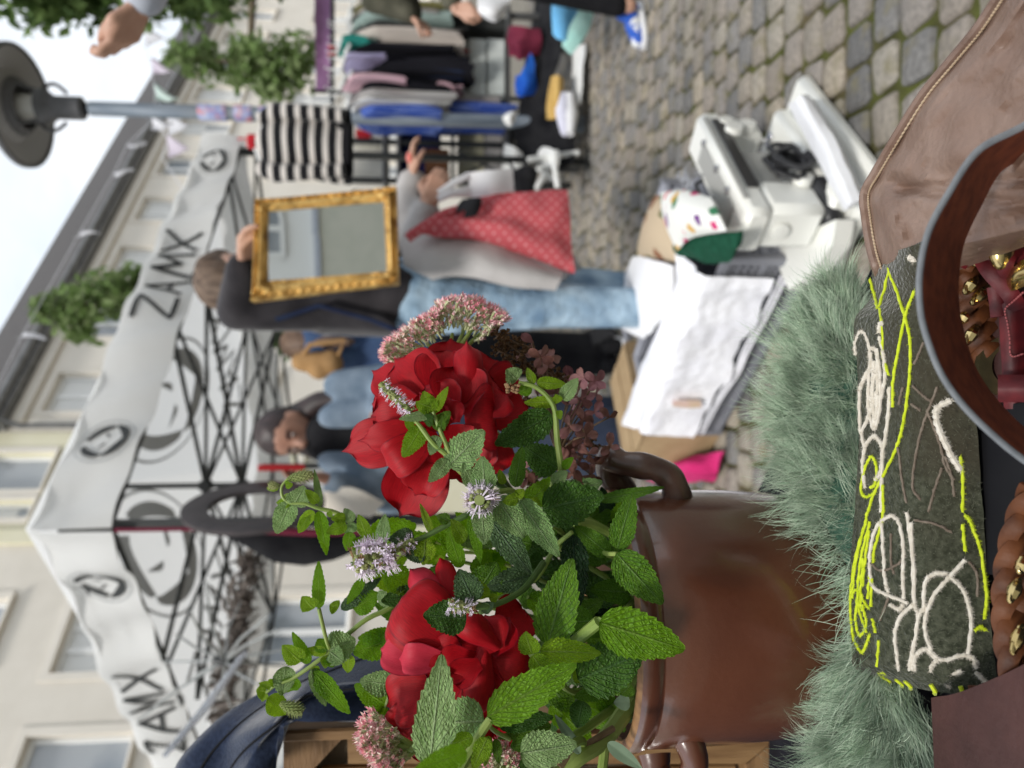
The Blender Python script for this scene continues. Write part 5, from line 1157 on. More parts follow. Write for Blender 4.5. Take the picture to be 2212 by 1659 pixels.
# flower motif on the lace
mat('motif_pink', (.72, .52, .50), (.6, .45, .3), rough=.9, ns=40)
mb = MB(); patch(mb, [[FP(*g(690, 1215), -.05), FP(*g(760, 1215), -.05), FP(*g(840, 1215), -.05)], [FP(*g(690, 1245), -.052), FP(*g(770, 1255), -.052), FP(*g(850, 1250), -.052)]], 4, 6, .002); build('motif', mb, 'motif_pink', lc)
heap('folded_linen', 'plain white folded linen on the rear grey crate', 'cloth', [[gz(500, 430, .30), gz(430, 610, .30), gz(358, 800, .30)], [gz(610, 450, .32), gz(540, 640, .325), gz(470, 830, .31)], [gz(722, 480, .30), gz(700, 700, .30), gz(560, 862, .285)]], 'cloth_white', .006, 14, .02, 18, 18)
def blotch(name, base, cols, scale, th):
    m = mat(name, base, rough=.9, bump=.3, bs=60); n_ = m.node_tree; p = n_.nodes['Principled BSDF']; t_ = nd(n_, 'ShaderNodeTexCoord')
    v = nd(n_, 'ShaderNodeTexVoronoi', Scale=scale); n_.links.new(t_.outputs['Object'], v.inputs['Vector'])
    nz_ = nd(n_, 'ShaderNodeTexNoise', Scale=scale * 5); n_.links.new(t_.outputs['Object'], nz_.inputs['Vector'])
    ad = nd(n_, 'ShaderNodeMath', operation='ADD'); n_.links.new(v.outputs['Distance'], ad.inputs[0]); 
    ml = nd(n_, 'ShaderNodeMath', operation='MULTIPLY'); n_.links.new(nz_.outputs[0], ml.inputs[0]); ml.inputs[1].default_value = .35; n_.links.new(ml.outputs[0], ad.inputs[1])
    lt = nd(n_, 'ShaderNodeMath', operation='LESS_THAN'); n_.links.new(ad.outputs[0], lt.inputs[0]); lt.inputs[1].default_value = th
    sx = nd(n_, 'ShaderNodeSeparateColor'); n_.links.new(v.outputs['Color'], sx.inputs[0]); r = nd(n_, 'ShaderNodeValToRGB'); r.color_ramp.interpolation = 'CONSTANT'
    r.color_ramp.elements[0].color = (*cols[0], 1); r.color_ramp.elements[1].position = 1 / len(cols); r.color_ramp.elements[1].color = (*cols[1], 1)
    for i in range(2, len(cols)): e_ = r.color_ramp.elements.new(i / len(cols)); e_.color = (*cols[i], 1)
    n_.links.new(sx.outputs[0], r.inputs[0])
    x = nd(n_, 'ShaderNodeMix', data_type='RGBA'); n_.links.new(lt.outputs[0], x.inputs[0]); x.inputs[6].default_value = (*base, 1); n_.links.new(r.outputs[0], x.inputs[7]); n_.links.new(x.outputs[2], p.inputs['Base Color'])
blotch('floral_beige', (.50, .40, .28), [(.24, .10, .05), (.12, .13, .05), (.28, .13, .07), (.16, .16, .07)], 11, .48)
blotch('floral_bright', (.78, .78, .74), [(.62, .05, .07), (.05, .20, .10), (.55, .02, .15), (.65, .38, .08), (.16, .05, .22), (.70, .12, .12)], 17, .52)
mat('knit_green', (.006, .05, .026), (.012, .08, .045), rough=.95, ns=60, bump=.5, bs=120)
def cushion(name, label, rows, m_, h, cat='cushion', edge=.035):
    f = patchf(rows); mb = MB()
    for sg in (1, -1):
        mb.sheet(lambda u, v, sg=sg: f(u, v) + Vector((0, 0, (sg * h * (max(0, math.sin(PI * u) * math.sin(PI * v))) ** .45))), 20, 20)
    return tag(build(name, mb, m_), label, cat)
cushion('floral_cushion', 'beige cushion with brown flowers lying on the rear crate', [[gz(598, 92, .32), gz(540, 260, .32), gz(488, 428, .32)], [gz(660, 110, .32), gz(620, 290, .33), gz(600, 440, .32)], [gz(760, 130, .31), gz(740, 320, .31), gz(720, 462, .31)]], 'floral_beige', .035)
cushion('floral_cloth', 'white embroidered cloth with red and green flowers on top of the cushion', [[gz(620, 80, .37), gz(650, 220, .37), gz(712, 400, .37)], [gz(760, 66, .38), gz(790, 200, .385), gz(790, 330, .37)], [gz(900, 110, .37), gz(940, 200, .37), gz(985, 290, .36)]], 'floral_bright', .03, 'cloth')
heap('green_knit', 'dark green knitted cloth between the lace and the flowered cloth', 'cloth', [[gz(722, 350, .34), gz(720, 385, .335), gz(745, 415, .32)], [gz(860, 310, .34), gz(880, 380, .335), gz(880, 440, .31)], [gz(1075, 290, .33), gz(1060, 370, .32), gz(1010, 440, .30)]], 'knit_green', .006, 14, .012)
heap('black_scarf', 'black scarf trailing off the rear crate onto the cobbles', 'scarf', [[gz(330, 800, .26), gz(230, 840, .16), gz(165, 920, .05), gz(160, 1010, .02), gz(190, 1090, .01)], [gz(400, 850, .28), gz(290, 900, .2), gz(230, 950, .07), gz(215, 1010, .03), gz(240, 1080, .02)]], 'cloth_black', .012, 10, .015, 10, 24)
heap('magenta_cloth', 'crumpled magenta cloth on the cobbles behind the vase handle', 'cloth', [[gz(470, 1500, .05), gz(500, 1580, .02), gz(560, 1640, .02)], [gz(680, 1540, .10), gz(720, 1580, .12), gz(740, 1640, .06)], [gz(980, 1500, .02), gz(940, 1570, .03), gz(900, 1630, .01)]], 'g_magenta', .02, 14, .01)
heap('white_wrap', 'white plastic wrap lying under the vase handle side', 'wrap', [[gz(180, 1400, .02), gz(200, 1500, .06), gz(190, 1640, .02)], [gz(300, 1430, .08), gz(310, 1540, .10), gz(320, 1650, .06)], [gz(420, 1470, .03), gz(430, 1560, .05), gz(440, 1650, .03)]], 'g_white', .02, 14, .008)

# ================================================================ sewing machine
mat('machine_white', (.80, .80, .75), (.83, .83, .78), rough=.35, ns=3, coat=.3)
mat('machine_dark', (.02, .02, .022), rough=.4)
mat('machine_grey', (.36, .36, .34), rough=.4)
mat('chrome', (.6, .6, .62), rough=.15, metal=1)
S0 = PZ(1592, 485, .30); S1 = PZ(1502, 298, .30)
SU = (S1 - S0); SU.z = 0; SLn = SU.length; SU.normalize(); SV = Vector((SU.y, -SU.x, 0))      # SV faces the camera
SO_ = Vector((S0.x, S0.y, 0))
def SW(a, b, z): return SO_ + SU * a + SV * b + Vector((0, 0, z))
AXS = (SU, SV, UP)
sm_ = thing('sewing_machine', 'white portable sewing machine standing on the cobbles', 'sewing machine', SW(SLn / 2, 0, 0))
def sb_(name, a, b, z, ha, hb, hz, m_, bev=.012, par=None):
    mb = MB(); mb.box(SW(a, b, z), (ha, hb, hz), AXS, bev); return build(name, mb, m_, par or sm_)
sb_('base_tray', SLn * .5 + .01, .03, .022, SLn / 2 + .05, .135, .022, 'machine_white', .014)
sb_('bed', SLn * .52, .0, .068, SLn / 2 + .015, .085, .024, 'machine_white', .012)
sb_('pillar', .045, 0, .17, .065, .062, .078, 'machine_white', .02)
arm = sb_('arm', SLn * .5, 0, .268, SLn / 2 + .035, .062, .034, 'machine_white', .016)
sb_('top_plate', SLn * .45, 0, .304, SLn * .36, .030, .003, 'machine_grey', .002, arm)
hd = sb_('head', SLn - .02, .0, .185, .045, .055, .05, 'machine_white', .016)
pn = sb_('control_panel', SLn * .55, .066, .262, SLn * .40, .003, .016, 'machine_dark', .002)
sb_('trim_strip', SLn * .5, .066, .296, SLn * .47, .003, .004, 'machine_grey', .001)
sb_('inner_plate', SLn * .40, .052, .20, SLn * .20, .003, .032, 'machine_grey', .003)
def dial(name, a, z, r_, m_, b0=.066, L=.016):
    mb = MB(); mb.lathe([(0, 0), (r_, 0), (r_ * .92, L), (0, L)], SW(a, b0, z), 20, ax=(SU, UP, SV)); return build(name, mb, m_, sm_)
dial('dial', SLn * .80, .235, .024, 'machine_white'); dial('dial', SLn * .93, .24, .020, 'machine_white', .058); dial('dial', SLn * .88, .185, .022, 'machine_white', .056, .02); dial('dial', .09, .13, .024, 'machine_white', .064, .02)
mb = MB(); mb.lathe([(0, 0), (.020, 0), (.022, .004), (.020, .009), (.01, .011), (0, .011)], SW(-.021, 0, .20), 24, ax=(SV, UP, -SU)); build('handwheel', mb, 'machine_white', sm_)
for a in (.16, .27): mb = MB(); mb.tube([SW(a, -.03, .30), SW(a, -.03, .345)], .004, 8); build('spool_pin', mb, 'chrome', sm_)
mb = MB(); mb.tube([SW(SLn * .25, -.045, .305), SW(SLn * .28, -.05, .325), SW(SLn * .62, -.05, .325), SW(SLn * .65, -.045, .305)], .006, 8); build('carry_handle', mb, 'machine_dark', sm_)
for a in (.10, .2, .33): mb = MB(); mb.lathe([(0, .306), (.011, .306), (.009, .31), (0, .311)], SW(a, .03, 0), 14); build('screw_cap', mb, 'chrome', sm_)
mb = MB(); mb.tube([SW(SLn - .02, .01, .14), SW(SLn - .02, .01, .095)], .006, 8); mb.box(SW(SLn - .02, .012, .096), (.012, .02, .003), AXS, .001); build('presser_foot', mb, 'chrome', sm_)
rn = random.Random(2); mb = MB(); pts = []
for i in range(60):
    a = i * .62; pts.append(PZ(1698, 368, .15) + SU * (.05 * math.cos(a) + .02 * math.sin(i * .2)) + Vector((0, 0, .04 * math.sin(a) + .012 * math.sin(i * 1.7))) + SV * (.0008 * i))
mb.tube(pts, .0072, 6); tag(build('power_cable', mb, 'machine_dark'), 'black power cable coiled on the bed of the sewing machine', 'cable')
fp_ = thing('foot_pedal', 'black foot pedal wedged in front of the sewing machine pillar', 'pedal', SW(.03, .12, .045))
blob('pedal_body', [(PZ(1725, 500, .10), PZ(1735, 400, .10), .03, .036), (PZ(1760, 490, .085), PZ(1770, 410, .085), .034, .036), (PZ(1795, 470, .075), PZ(1790, 430, .075), .028, .03)], 'machine_dark', fp_, .01, 2)
cv = thing('case_lid', 'white case lid with a soft cover leaning at the near side of the sewing machine', 'case', SW(SLn * .5, .25, 0))
rows = [[PZ(1712, 222, .11), PZ(1770, 330, .10), PZ(1835, 452, .09)], [PZ(1735, 214, .12), PZ(1800, 320, .115), PZ(1850, 440, .11)], [PZ(1752, 226, .02), PZ(1812, 330, .02), PZ(1868, 440, .02)]]
mb = MB(); patch(mb, rows, 14, 22, .012, .004, 20); build('lid', mb, 'cloth_white', cv)
mb = MB(); mb.tube([PZ(1756, 222, .015), PZ(1816, 328, .015), PZ(1870, 440, .015)], .012, 8); build('black_edge', mb, 'machine_dark', cv)
wt = thing('accessory_tray', 'white plastic tray at the left foot of the sewing machine', 'tray', PZ(1790, 570, 0))
mb = MB(); c4 = [PZ(1705, 540, .05), PZ(1850, 478, .05), PZ(1742, 628, .045)]
mb.add([], [])
patch(mb, [[PZ(1700, 520, .06), PZ(1715, 575, .06), PZ(1738, 628, .06)], [PZ(1770, 505, .055), PZ(1775, 550, .055), PZ(1785, 595, .055)], [PZ(1845, 475, .05), PZ(1842, 500, .05), PZ(1836, 530, .05)]], 10, 10, .045); build('tray_body', mb, 'machine_white', wt)
rn = random.Random(8)
tw = MB()
for i in range(16): 
    p = PZ(1482 + rn.gauss(0, 8), 385 + rn.gauss(0, 18), .33); tw.tube([p, p + Vector((rn.gauss(0, .012), rn.gauss(0, .012), .012)), p + Vector((rn.gauss(0, .02), rn.gauss(0, .02), 0))], .003, 5)
o = tag(build('clear_wrapper', tw, 'clear_plastic'), 'crinkled clear wrapper behind the sewing machine', 'wrapper')
# ================================================================ foreground materials
leaf_mat('ly', (.27, .50, .012), (.38, .60, .02), (.50, .66, .16), (.36, .62, .02), tr=.32)
leaf_mat('lb', (.15, .37, .010), (.22, .46, .016), (.32, .52, .09), (.28, .55, .01), tr=.42)
leaf_mat('lm', (.10, .25, .014), (.165, .34, .022), (.24, .40, .12), (.16, .36, .02), tr=.28)
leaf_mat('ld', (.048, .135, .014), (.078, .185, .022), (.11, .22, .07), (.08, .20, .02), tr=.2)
leaf_mat('lp', (.26, .46, .15), (.41, .60, .24), (.50, .64, .34), (.30, .5, .1), tr=.22, rough=.6)
leaf_mat('lg', (.10, .19, .07), (.155, .26, .11), (.20, .30, .19), (.1, .22, .05), tr=.12, rough=.5, cell=15, bstr=1)
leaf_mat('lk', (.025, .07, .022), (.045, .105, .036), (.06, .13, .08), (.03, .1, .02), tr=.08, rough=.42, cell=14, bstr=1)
mat('sedum_leaf', (.15, .22, .14), (.20, .28, .18), rough=.45, ns=20, coat=.1)
mat('stem_green', (.18, .28, .05), (.28, .36, .09), rough=.5, ns=40)
mat('stem_dark', (.05, .10, .02), (.09, .16, .04), rough=.5, ns=40)
mat('stem_brown', (.13, .08, .04), (.2, .13, .07), rough=.7, ns=60)
def petal_mat(name, c, c2):
    m = bpy.data.materials.new(name); m.use_nodes = True; n_ = m.node_tree; p = n_.nodes['Principled BSDF']
    uv = nd(n_, 'ShaderNodeUVMap'); mp_ = nd(n_, 'ShaderNodeMapping'); mp_.inputs['Scale'].default_value = (26, 2.2, 1); n_.links.new(uv.outputs[0], mp_.inputs[0])
    a = nd(n_, 'ShaderNodeTexNoise', Scale=3, Detail=3); n_.links.new(mp_.outputs[0], a.inputs[0])
    r = nd(n_, 'ShaderNodeValToRGB'); r.color_ramp.elements[0].position = .3; r.color_ramp.elements[1].position = .75; r.color_ramp.elements[0].color = (*c, 1); r.color_ramp.elements[1].color = (*c2, 1)
    n_.links.new(a.outputs[0], r.inputs[0])
    sx = nd(n_, 'ShaderNodeSeparateXYZ'); n_.links.new(uv.outputs[0], sx.inputs[0])
    def mq(op, q0, q1, cl=False):
        z_ = nd(n_, 'ShaderNodeMath', operation=op); z_.use_clamp = cl
        for i_, q_ in enumerate((q0, q1)):
            if isinstance(q_, (int, float)): z_.inputs[i_].default_value = q_
            else: n_.links.new(q_, z_.inputs[i_])
        return z_.outputs[0]
    nb = nd(n_, 'ShaderNodeTexNoise', Scale=9, Detail=3); n_.links.new(uv.outputs[0], nb.inputs[0])
    eg = mq('MAXIMUM', sx.outputs[1], mq('MULTIPLY', mq('ABSOLUTE', mq('SUBTRACT', sx.outputs[0], .5), 0), 2.0))
    eg = mq('MULTIPLY', mq('SUBTRACT', mq('ADD', eg, mq('MULTIPLY', nb.outputs[0], .16)), 1.0), 9.0, True)
    xe = nd(n_, 'ShaderNodeMix', data_type='RGBA'); n_.links.new(eg, xe.inputs[0]); n_.links.new(r.outputs[0], xe.inputs[6]); xe.inputs[7].default_value = (.10, .0, .008, 1)
    n_.links.new(xe.outputs[2], p.inputs['Base Color'])
    p.inputs['Roughness'].default_value = .55; p.inputs['Sheen Weight'].default_value = .2; p.inputs['Sheen Roughness'].default_value = .35; p.inputs['Sheen Tint'].default_value = (1, .25, .35, 1); p.inputs['Specular IOR Level'].default_value = .25
    b = nd(n_, 'ShaderNodeBump', Strength=.12, Distance=.001); n_.links.new(a.outputs[0], b.inputs['Height']); n_.links.new(b.outputs[0], p.inputs['Normal'])
    t = nd(n_, 'ShaderNodeBsdfTranslucent'); t.inputs[0].default_value = (.7, .0, .01, 1); x = nd(n_, 'ShaderNodeMixShader'); x.inputs[0].default_value = .05
    n_.links.new(p.outputs[0], x.inputs[1]); n_.links.new(t.outputs[0], x.inputs[2]); n_.links.new(x.outputs[0], n_.nodes['Material Output'].inputs[0]); MATS[name] = m
petal_mat('rose_red', (.26, .0006, .005), (.47, .0025, .010)); petal_mat('rose_pink', (.46, .015, .04), (.54, .035, .06))  # second, paler red has the petals' sheen painted into its colour
mat('sedum_pink', (.88, .33, .41), (.92, .56, .60), rough=.6, ns=90); mat('sedum_pale', (.88, .76, .64), (.92, .85, .75), rough=.6, ns=90); mat('sedum_bud', (.40, .46, .22), (.52, .54, .32), rough=.6, ns=90)
mat('mint_lilac', (.82, .70, .84), (.90, .83, .90), rough=.6, ns=90); mat('mint_calyx', (.20, .26, .07), (.30, .32, .12), rough=.7, ns=90); mat('mint_brown', (.30, .18, .09), rough=.8)
mat('sepal_mauve', (.25, .095, .115), (.38, .165, .18), rough=.65, ns=120, det=6, c3=(.24, .12, .09), n3=30)
mat('sepal_brown', (.17, .065, .055), (.25, .11, .085), rough=.7, ns=120)
mat('sepal_pink', (.52, .28, .27), (.60, .36, .34), rough=.65, ns=120)
mat('seed_brown', (.085, .045, .02), (.16, .09, .04), rough=.85, ns=200)
mat('glaze_brown', (.100, .031, .015), (.132, .045, .023), rough=.28, ns=14, bump=.16, bs=240, bd=.0012, coat=1, c3=(.098, .037, .017), n3=5, det=8, coatr=.13)
mat('glaze_dark', (.075, .035, .025), (.15, .085, .065), rough=.3, ns=45, bump=.35, bs=120, coat=.5, c3=(.05, .022, .016), n3=30)
mat('clay_tan', (.38, .21, .085), (.28, .14, .06), rough=.7, ns=50, bump=.3, bs=150, c3=(.10, .05, .03), n3=70)
mat('water_dark', (.008, .010, .008), rough=.05)
mat('table_cloth', (.010, .010, .014), (.018, .018, .024), rough=.95, ns=40)
mat('fur_green', (.17, .35, .255), (.30, .47, .36), rough=.7, ns=16, sheen=.2); mat('fur_pelt', (.06, .13, .09), rough=1)
mat('felt_olive', (.026, .03, .017), (.075, .08, .053), rough=1, ns=330, bump=1, bs=420, bd=.0015, sheen=.5, det=5, c3=(.05, .043, .028), n3=14)
mat('felt_fuzz', (.16, .165, .12), rough=1)
mat('yarn_yellow', (.52, .62, .015), (.64, .74, .04), rough=.9, ns=300, sheen=.3); mat('yarn_cream', (.66, .60, .50), (.76, .71, .62), rough=.95, ns=300, sheen=.4); mat('yarn_taupe', (.16, .125, .095), (.22, .18, .14), rough=.95, ns=300)
mat('leather_brown', (.185, .112, .080), (.275, .185, .142), rough=.42, ns=26, det=8, bump=.55, bs=210, bd=.0018, c3=(.13, .074, .052), n3=9, spec=.5)
mat('leather_maroon', (.045, .017, .015), (.075, .03, .026), rough=.6, ns=30, bump=.4, bs=300, bd=.001)
mat('leather_tan', (.085, .026, .008), (.14, .046, .014), rough=.55, ns=60, bump=.4, bs=300, bd=.001, c3=(.055, .017, .006), n3=70, spec=.3)
mat('leather_ox', (.075, .004, .006), (.13, .009, .012), rough=.5, ns=90, bump=.3, bs=200, bd=.001, coat=0, c3=(.04, .004, .006), n3=60, spec=.35)
mat('strap_inner', (.15, .028, .009), (.25, .056, .018), rough=.75, ns=140, bump=.4, bs=420, bd=.0008, det=8)
mat('strap_edge', (.20, .215, .235), (.26, .275, .295), rough=.6, ns=120, bump=.3, bs=300, bd=.0006)
mat('thread_tan', (.50, .38, .26), rough=.9); mat('thread_red', (.42, .12, .12), rough=.9)
mat('brass', (.72, .56, .26), (.55, .41, .17), rough=.22, metal=1, ns=40); mat('brass_old', (.25, .22, .12), (.34, .29, .15), rough=.4, metal=.9, ns=120)
mat('wood_oak', (.20, .105, .04), (.33, .19, .08), rough=.65, ns=9, stretch=(14, 14, 1.2), bump=.5, bs=60, bd=.002, det=6); mat('wood_oak_x', (.19, .10, .038), (.31, .175, .075), rough=.65, ns=9, stretch=(1.2, 14, 14), bump=.5, bs=60, bd=.002, det=6)
mat('fleece_navy', (.012, .019, .042), (.022, .033, .066), rough=1, ns=300, bump=.6, bs=400, bd=.001, sheen=.6)

# ================================================================ table
TZ = .70
tp_ = [(-1.2, .74), (-.17, .72), (-.02, .575), (.085, .47), (.17, .30), (.24, .06), (-1.2, .06)]
mb = MB(); n = len(tp_)
mb.add([Vector((x, y, TZ)) for x, y in tp_] + [Vector((x, y, TZ - .025)) for x, y in tp_], [tuple(range(n)), tuple(range(2 * n - 1, n - 1, -1))] + [(i, (i + 1) % n, n + (i + 1) % n, n + i) for i in range(n)])
tbl = thing('market_table', 'market table under a dark cloth carrying the flower pot and leather goods', 'table', (-.4, .35, 0))
build('tabletop', mb, 'table_cloth', tbl, smooth=False)
for x, y in ((-1.1, .52), (-.02, .5), (.1, .12), (-1.1, .12)): mb = MB(); mb.box((x, y, .337), (.02, .02, .335), bev=.004); build('leg', mb, 'wood_oak', tbl)

# ================================================================ flower pot
PC = P(1365, 1325, .5); PC.z = TZ; PH = .184
pot = thing('flower_pot', 'brown glazed stoneware pot with two lug handles holding the bouquet', 'pot', PC)
mb = MB(); mb.lathe([(0, .003), (.064, .002), (.072, .006), (.079, .03), (.0845, .06), (.0868, .095), (.0876, .14), (.0874, .165), (.0864, .1672), (.0864, .1685), (.0880, .1703), (.0894, .174), (.0899, .177), (.0896, .1798), (.0885, .1820)], PC, 96); build('body', mb, 'glaze_brown', pot)
mb = MB(); mb.lathe([(.0885, .1820), (.0877, .1832), (.0862, .1843), (.0838, .1845), (.0815, .183), (.081, .179)], PC, 96); build('rim', mb, 'clay_tan', pot)
mb = MB(); mb.lathe([(.081, .179), (.079, .160), (.080, .08), (.074, .02), (0, .015)], PC, 64); build('inner_wall', mb, 'glaze_dark', pot)
mb = MB(); mb.lathe([(0, .140), (.0785, .140)], PC, 48); build('water', mb, 'water_dark', pot)
hd_ = [P(1345, 1062, .515), P(1318, 1020, .508), P(1316, 990, .500), P(1345, 1000, .494), P(1385, 1006, .49), P(1420, 1014, .487), P(1448, 1034, .486), P(1460, 1058, .487), P(1462, 1085, .492)]
hs = [spline(hd_, i / 40) for i in range(41)]
mb = MB(); mb.tube(hs, [.0092 + .0022 * abs(i / 20 - 1) ** 3 + .0006 * math.sin(i * .7) for i in range(41)], 16); build('handle', mb, 'glaze_dark', pot)
hl_ = [P(1470, 1570, .465), P(1478, 1612, .462), P(1470, 1655, .46), P(1452, 1692, .462), P(1418, 1700, .468), P(1395, 1672, .474), P(1392, 1630, .478), P(1400, 1590, .48)]
hl_ = [P(1475, 1572, .452), P(1492, 1612, .447), P(1500, 1650, .447), P(1485, 1690, .45), P(1450, 1700, .458), P(1420, 1668, .468), P(1412, 1630, .474)]
hs = [spline(hl_, i / 40) for i in range(41)]
mb = MB(); mb.tube(hs, [.0088 + .003 * abs(i / 20 - 1) ** 3 for i in range(41)], 16); build('handle', mb, 'glaze_brown', pot)
INS = [PC + Vector((.045 * math.cos(a), .045 * math.sin(a), .12)) for a in [i * .9 for i in range(7)]]

# ================================================================ plant builders
def frame_for(b, t, roll):
    ax = (t - b); L = ax.length; ax = ax / L; v = (CAM - b).normalized()
    lat = ax.cross(v)
    lat = lat.normalized() if lat.length > 1e-5 else ax.orthogonal().normalized()
    nn = lat.cross(ax).normalized()
    if nn.dot(v) < 0: lat, nn = -lat, -nn
    R_ = Matrix.Rotation(roll, 3, ax); return L, ax, R_ @ lat, R_ @ nn
lr = random.Random(21)
def leaf_mesh(b, t, wd, roll=0, fold=.22, curl=.08, teeth=10, wav=.05, bulge=.036, serr=.11, shape=.72):
    L, ax, lat, nn = frame_for(b, t, roll); M_, N_ = 44, 10; sd = lr.random() * 50
    def f(u, v):
        s = v * 2 - 1
        g = (u ** .5) * (max(1 - u, 0) ** .72) * 1.98 * (1.12 - .35 * u)
        hw = wd / 2 * g
        tt = (u * teeth) % 1.0
        ed = max(0, (abs(s) - .80) / .20)
        hw2 = hw * (1 + serr * ed * (tt - .35)) + wd * .012 * ed * tt
        z = fold * hw * abs(s) - curl * L * (u - .1) ** 2 - .12 * fold * hw * s * s
        z += bulge * wd * math.cos(2 * PI * (u * 9 - abs(s) * 3.75 + .25)) * min(1, g) * (abs(s) ** .6) * (1 - .4 * abs(s))
        z += wav * wd * (noise.noise(Vector((u * 3 + sd, s * 1.5, sd))) + .6 * abs(s) * math.sin(u * 14 + sd + s))
        return b + ax * (L * u + .006 * L * ed * tt * 2) + lat * (s * hw2) + nn * z
    mb = MB(); mb.sheet(f, M_, N_, uv=True); return mb
def leaf(par, zn, bx, by, tx, ty, wz, m_, Y, dt=0, db=0, **k):
    b = P(*ZZ(zn, bx, by), Y - db / 1000); t = P(*ZZ(zn, tx, ty), Y - dt / 1000)
    wd = wz * ZN[zn][2] * Y / F * 1.28; roll = k.pop('roll', lr.uniform(-.35, .35))
    if zn in 'CD': wd *= 1.22
    wd /= max(.5, math.cos(roll)); k.setdefault('fold', lr.uniform(.06, .26)); k.setdefault('curl', lr.uniform(-.02, .16))
    return build('leaf', leaf_mesh(b, t, wd, roll, **k), m_, par, recalc=False, smooth='all')
def stem(par, pts, r, m_='stem_green', name='stem', k=6):
    n = (len(pts) - 1) * k; ps = [spline([Vector(p) for p in pts], i / n) for i in range(n + 1)]
    mb = MB(); rs = [lerp(r[0], r[1], i / n) for i in range(n + 1)] if isinstance(r, tuple) else r
    mb.tube(ps, rs, 8); return build(name, mb, m_, par)
def zp(zn, x, y, Y): return P(*ZZ(zn, x, y), Y)
def petal_mesh(b, t, wd, roll=0, cup=.25, back=.9, t0=.6, pt=.10, belly=.12, seed=0, wav=.02, base_w=.45):
    L, ax, lat, nn = frame_for(b, t, roll); N_, K_ = 26, 20
    pos = [(0.0, 0.0)]; x = z = 0
    for i in range(N_):
        u = (i + .5) / N_; q = max(0, (u - t0) / (1 - t0)); th = belly * 2.2 * math.cos(u * PI * .9) - back * q * q * (3 - 2 * q)
        x += math.cos(th) / N_; z += math.sin(th) / N_; pos.append((x, z))
    sc_ = 1 / max(.35, max(p[0] for p in pos))
    def f(u, v):
        s = v * 2 - 1; i = u * N_; j = min(int(i), N_ - 1); w_ = i - j; px_, pz = lerp(pos[j][0], pos[j + 1][0], w_), lerp(pos[j][1], pos[j + 1][1], w_)
        q = u / .58 if u < .58 else 1; q = q * q * (3 - 2 * q); g = lerp(base_w, 1, q)
        rim = 1.0
        if u > .58: rim = math.sqrt(max(0, 1 - ((u - .58) / .42) ** 2.6 * .93))
        hw = wd / 2 * g * rim
        ext = pt * (1 - abs(s)) ** 1.4 * max(0, (u - .7) / .3) ** 2
        z = pz * sc_ * L + cup * wd * s * s * (.35 + .65 * u) - back * .10 * wd * max(0, abs(s) - .75) * 4 * u
        z += wav * wd * (noise.noise(Vector((u * 2.5 + seed, s * 1.7, seed * 3.1))) * 1.5 + math.sin(s * 5 + seed) * u * .5)
        return b + ax * (L * (px_ * sc_ + ext)) + lat * (s * hw) + nn * z
    mb = MB(); mb.sheet(f, N_, K_, uv=True); return mb
pcount = [0]
def petal(par, zn, bx, by, tx, ty, wz, Y, dt=0, db=0, m_='rose_red', **k):
    b = P(*ZZ(zn, bx, by), Y - db / 1000); t = P(*ZZ(zn, tx, ty), Y - dt / 1000); pcount[0] += 1
    return build('petal', petal_mesh(b, t, wz * ZN[zn][2] * Y / F, seed=pcount[0] * 1.37, **k), m_, par, recalc=False, smooth='all')

# ================================================================ rose, upper right
Y1 = .445
r1 = thing('rose', 'larger open red rose with pointed outer petals beside the pink sedum', 'rose', zp('S5', 650, 1000, Y1), 'red roses in the pot')
pp = lambda *a, **k: petal(r1, 'S5', *a, Y=Y1, **k)
pp(700, 900, 710, 560, 330, dt=-18, db=-8, cup=.15, back=.5, pt=.12)
pp(820, 960, 1010, 690, 420, dt=-22, db=-10, cup=.2, back=.9)
pp(860, 1010, 1180, 900, 520, dt=-16, db=-6, cup=.22, back=1.1, pt=.03)
pp(520, 950, 225, 760, 260, dt=-20, db=-8, cup=.12, back=.5, pt=.14)
pp(560, 1000, 205, 960, 300, dt=-16, db=-6, cup=.15, back=.6, pt=.06)
pp(820, 1080, 960, 1430, 420, dt=-14, db=-8, cup=.2, back=.8, pt=.04)
pp(650, 1180, 400, 1645, 420, dt=-6, db=0, cup=.22, back=.45, pt=.12)
pp(560, 1120, 70, 1250, 330, dt=-8, db=0, cup=.12, back=.35, pt=.16)
pp(760, 1130, 850, 1400, 380, dt=0, db=4, cup=.3, back=.7, pt=.04)
pp(640, 960, 370, 690, 400, dt=-2, db=4, cup=.16, back=.8, pt=.14)
pp(700, 960, 690, 615, 430, dt=0, db=6, cup=.22, back=.9, pt=.05)
pp(800, 1000, 1010, 830, 400, dt=4, db=8, cup=.25, back=1.2, pt=.02)
pp(840, 985, 815, 590, 190, dt=12, db=12, cup=-.35, back=1.0, pt=.14, t0=.5)
pp(660, 1180, 490, 1525, 290, dt=12, db=8, cup=.34, back=1.2, pt=.10)
pp(600, 1120, 165, 1190, 200, dt=10, db=8, cup=.15, back=.5, pt=.16)
pp(620, 1150, 310, 1345, 250, dt=18, db=12, cup=.2, back=1.5, pt=.06, t0=.5)
pp(800, 1060, 1000, 1040, 430, dt=12, db=12, cup=.32, back=1.4, pt=.02, t0=.5)
pp(760, 1090, 760, 1330, 420, dt=8, db=14, cup=.3, back=.9, pt=.05)
pp(760, 1030, 760, 720, 360, dt=10, db=12, cup=.3, back=.9, pt=.05)
pp(720, 1080, 560, 850, 330, dt=14, db=14, cup=.3, back=.7, pt=.06)
pp(600, 1060, 215, 1040, 420, dt=2, db=4, cup=.2, back=.6, pt=.08)
pp(700, 1090, 560, 1010, 180, dt=24, db=20, cup=.5, back=.8)
pp(730, 1080, 690, 930, 170, dt=24, db=20, cup=.5, back=.8)
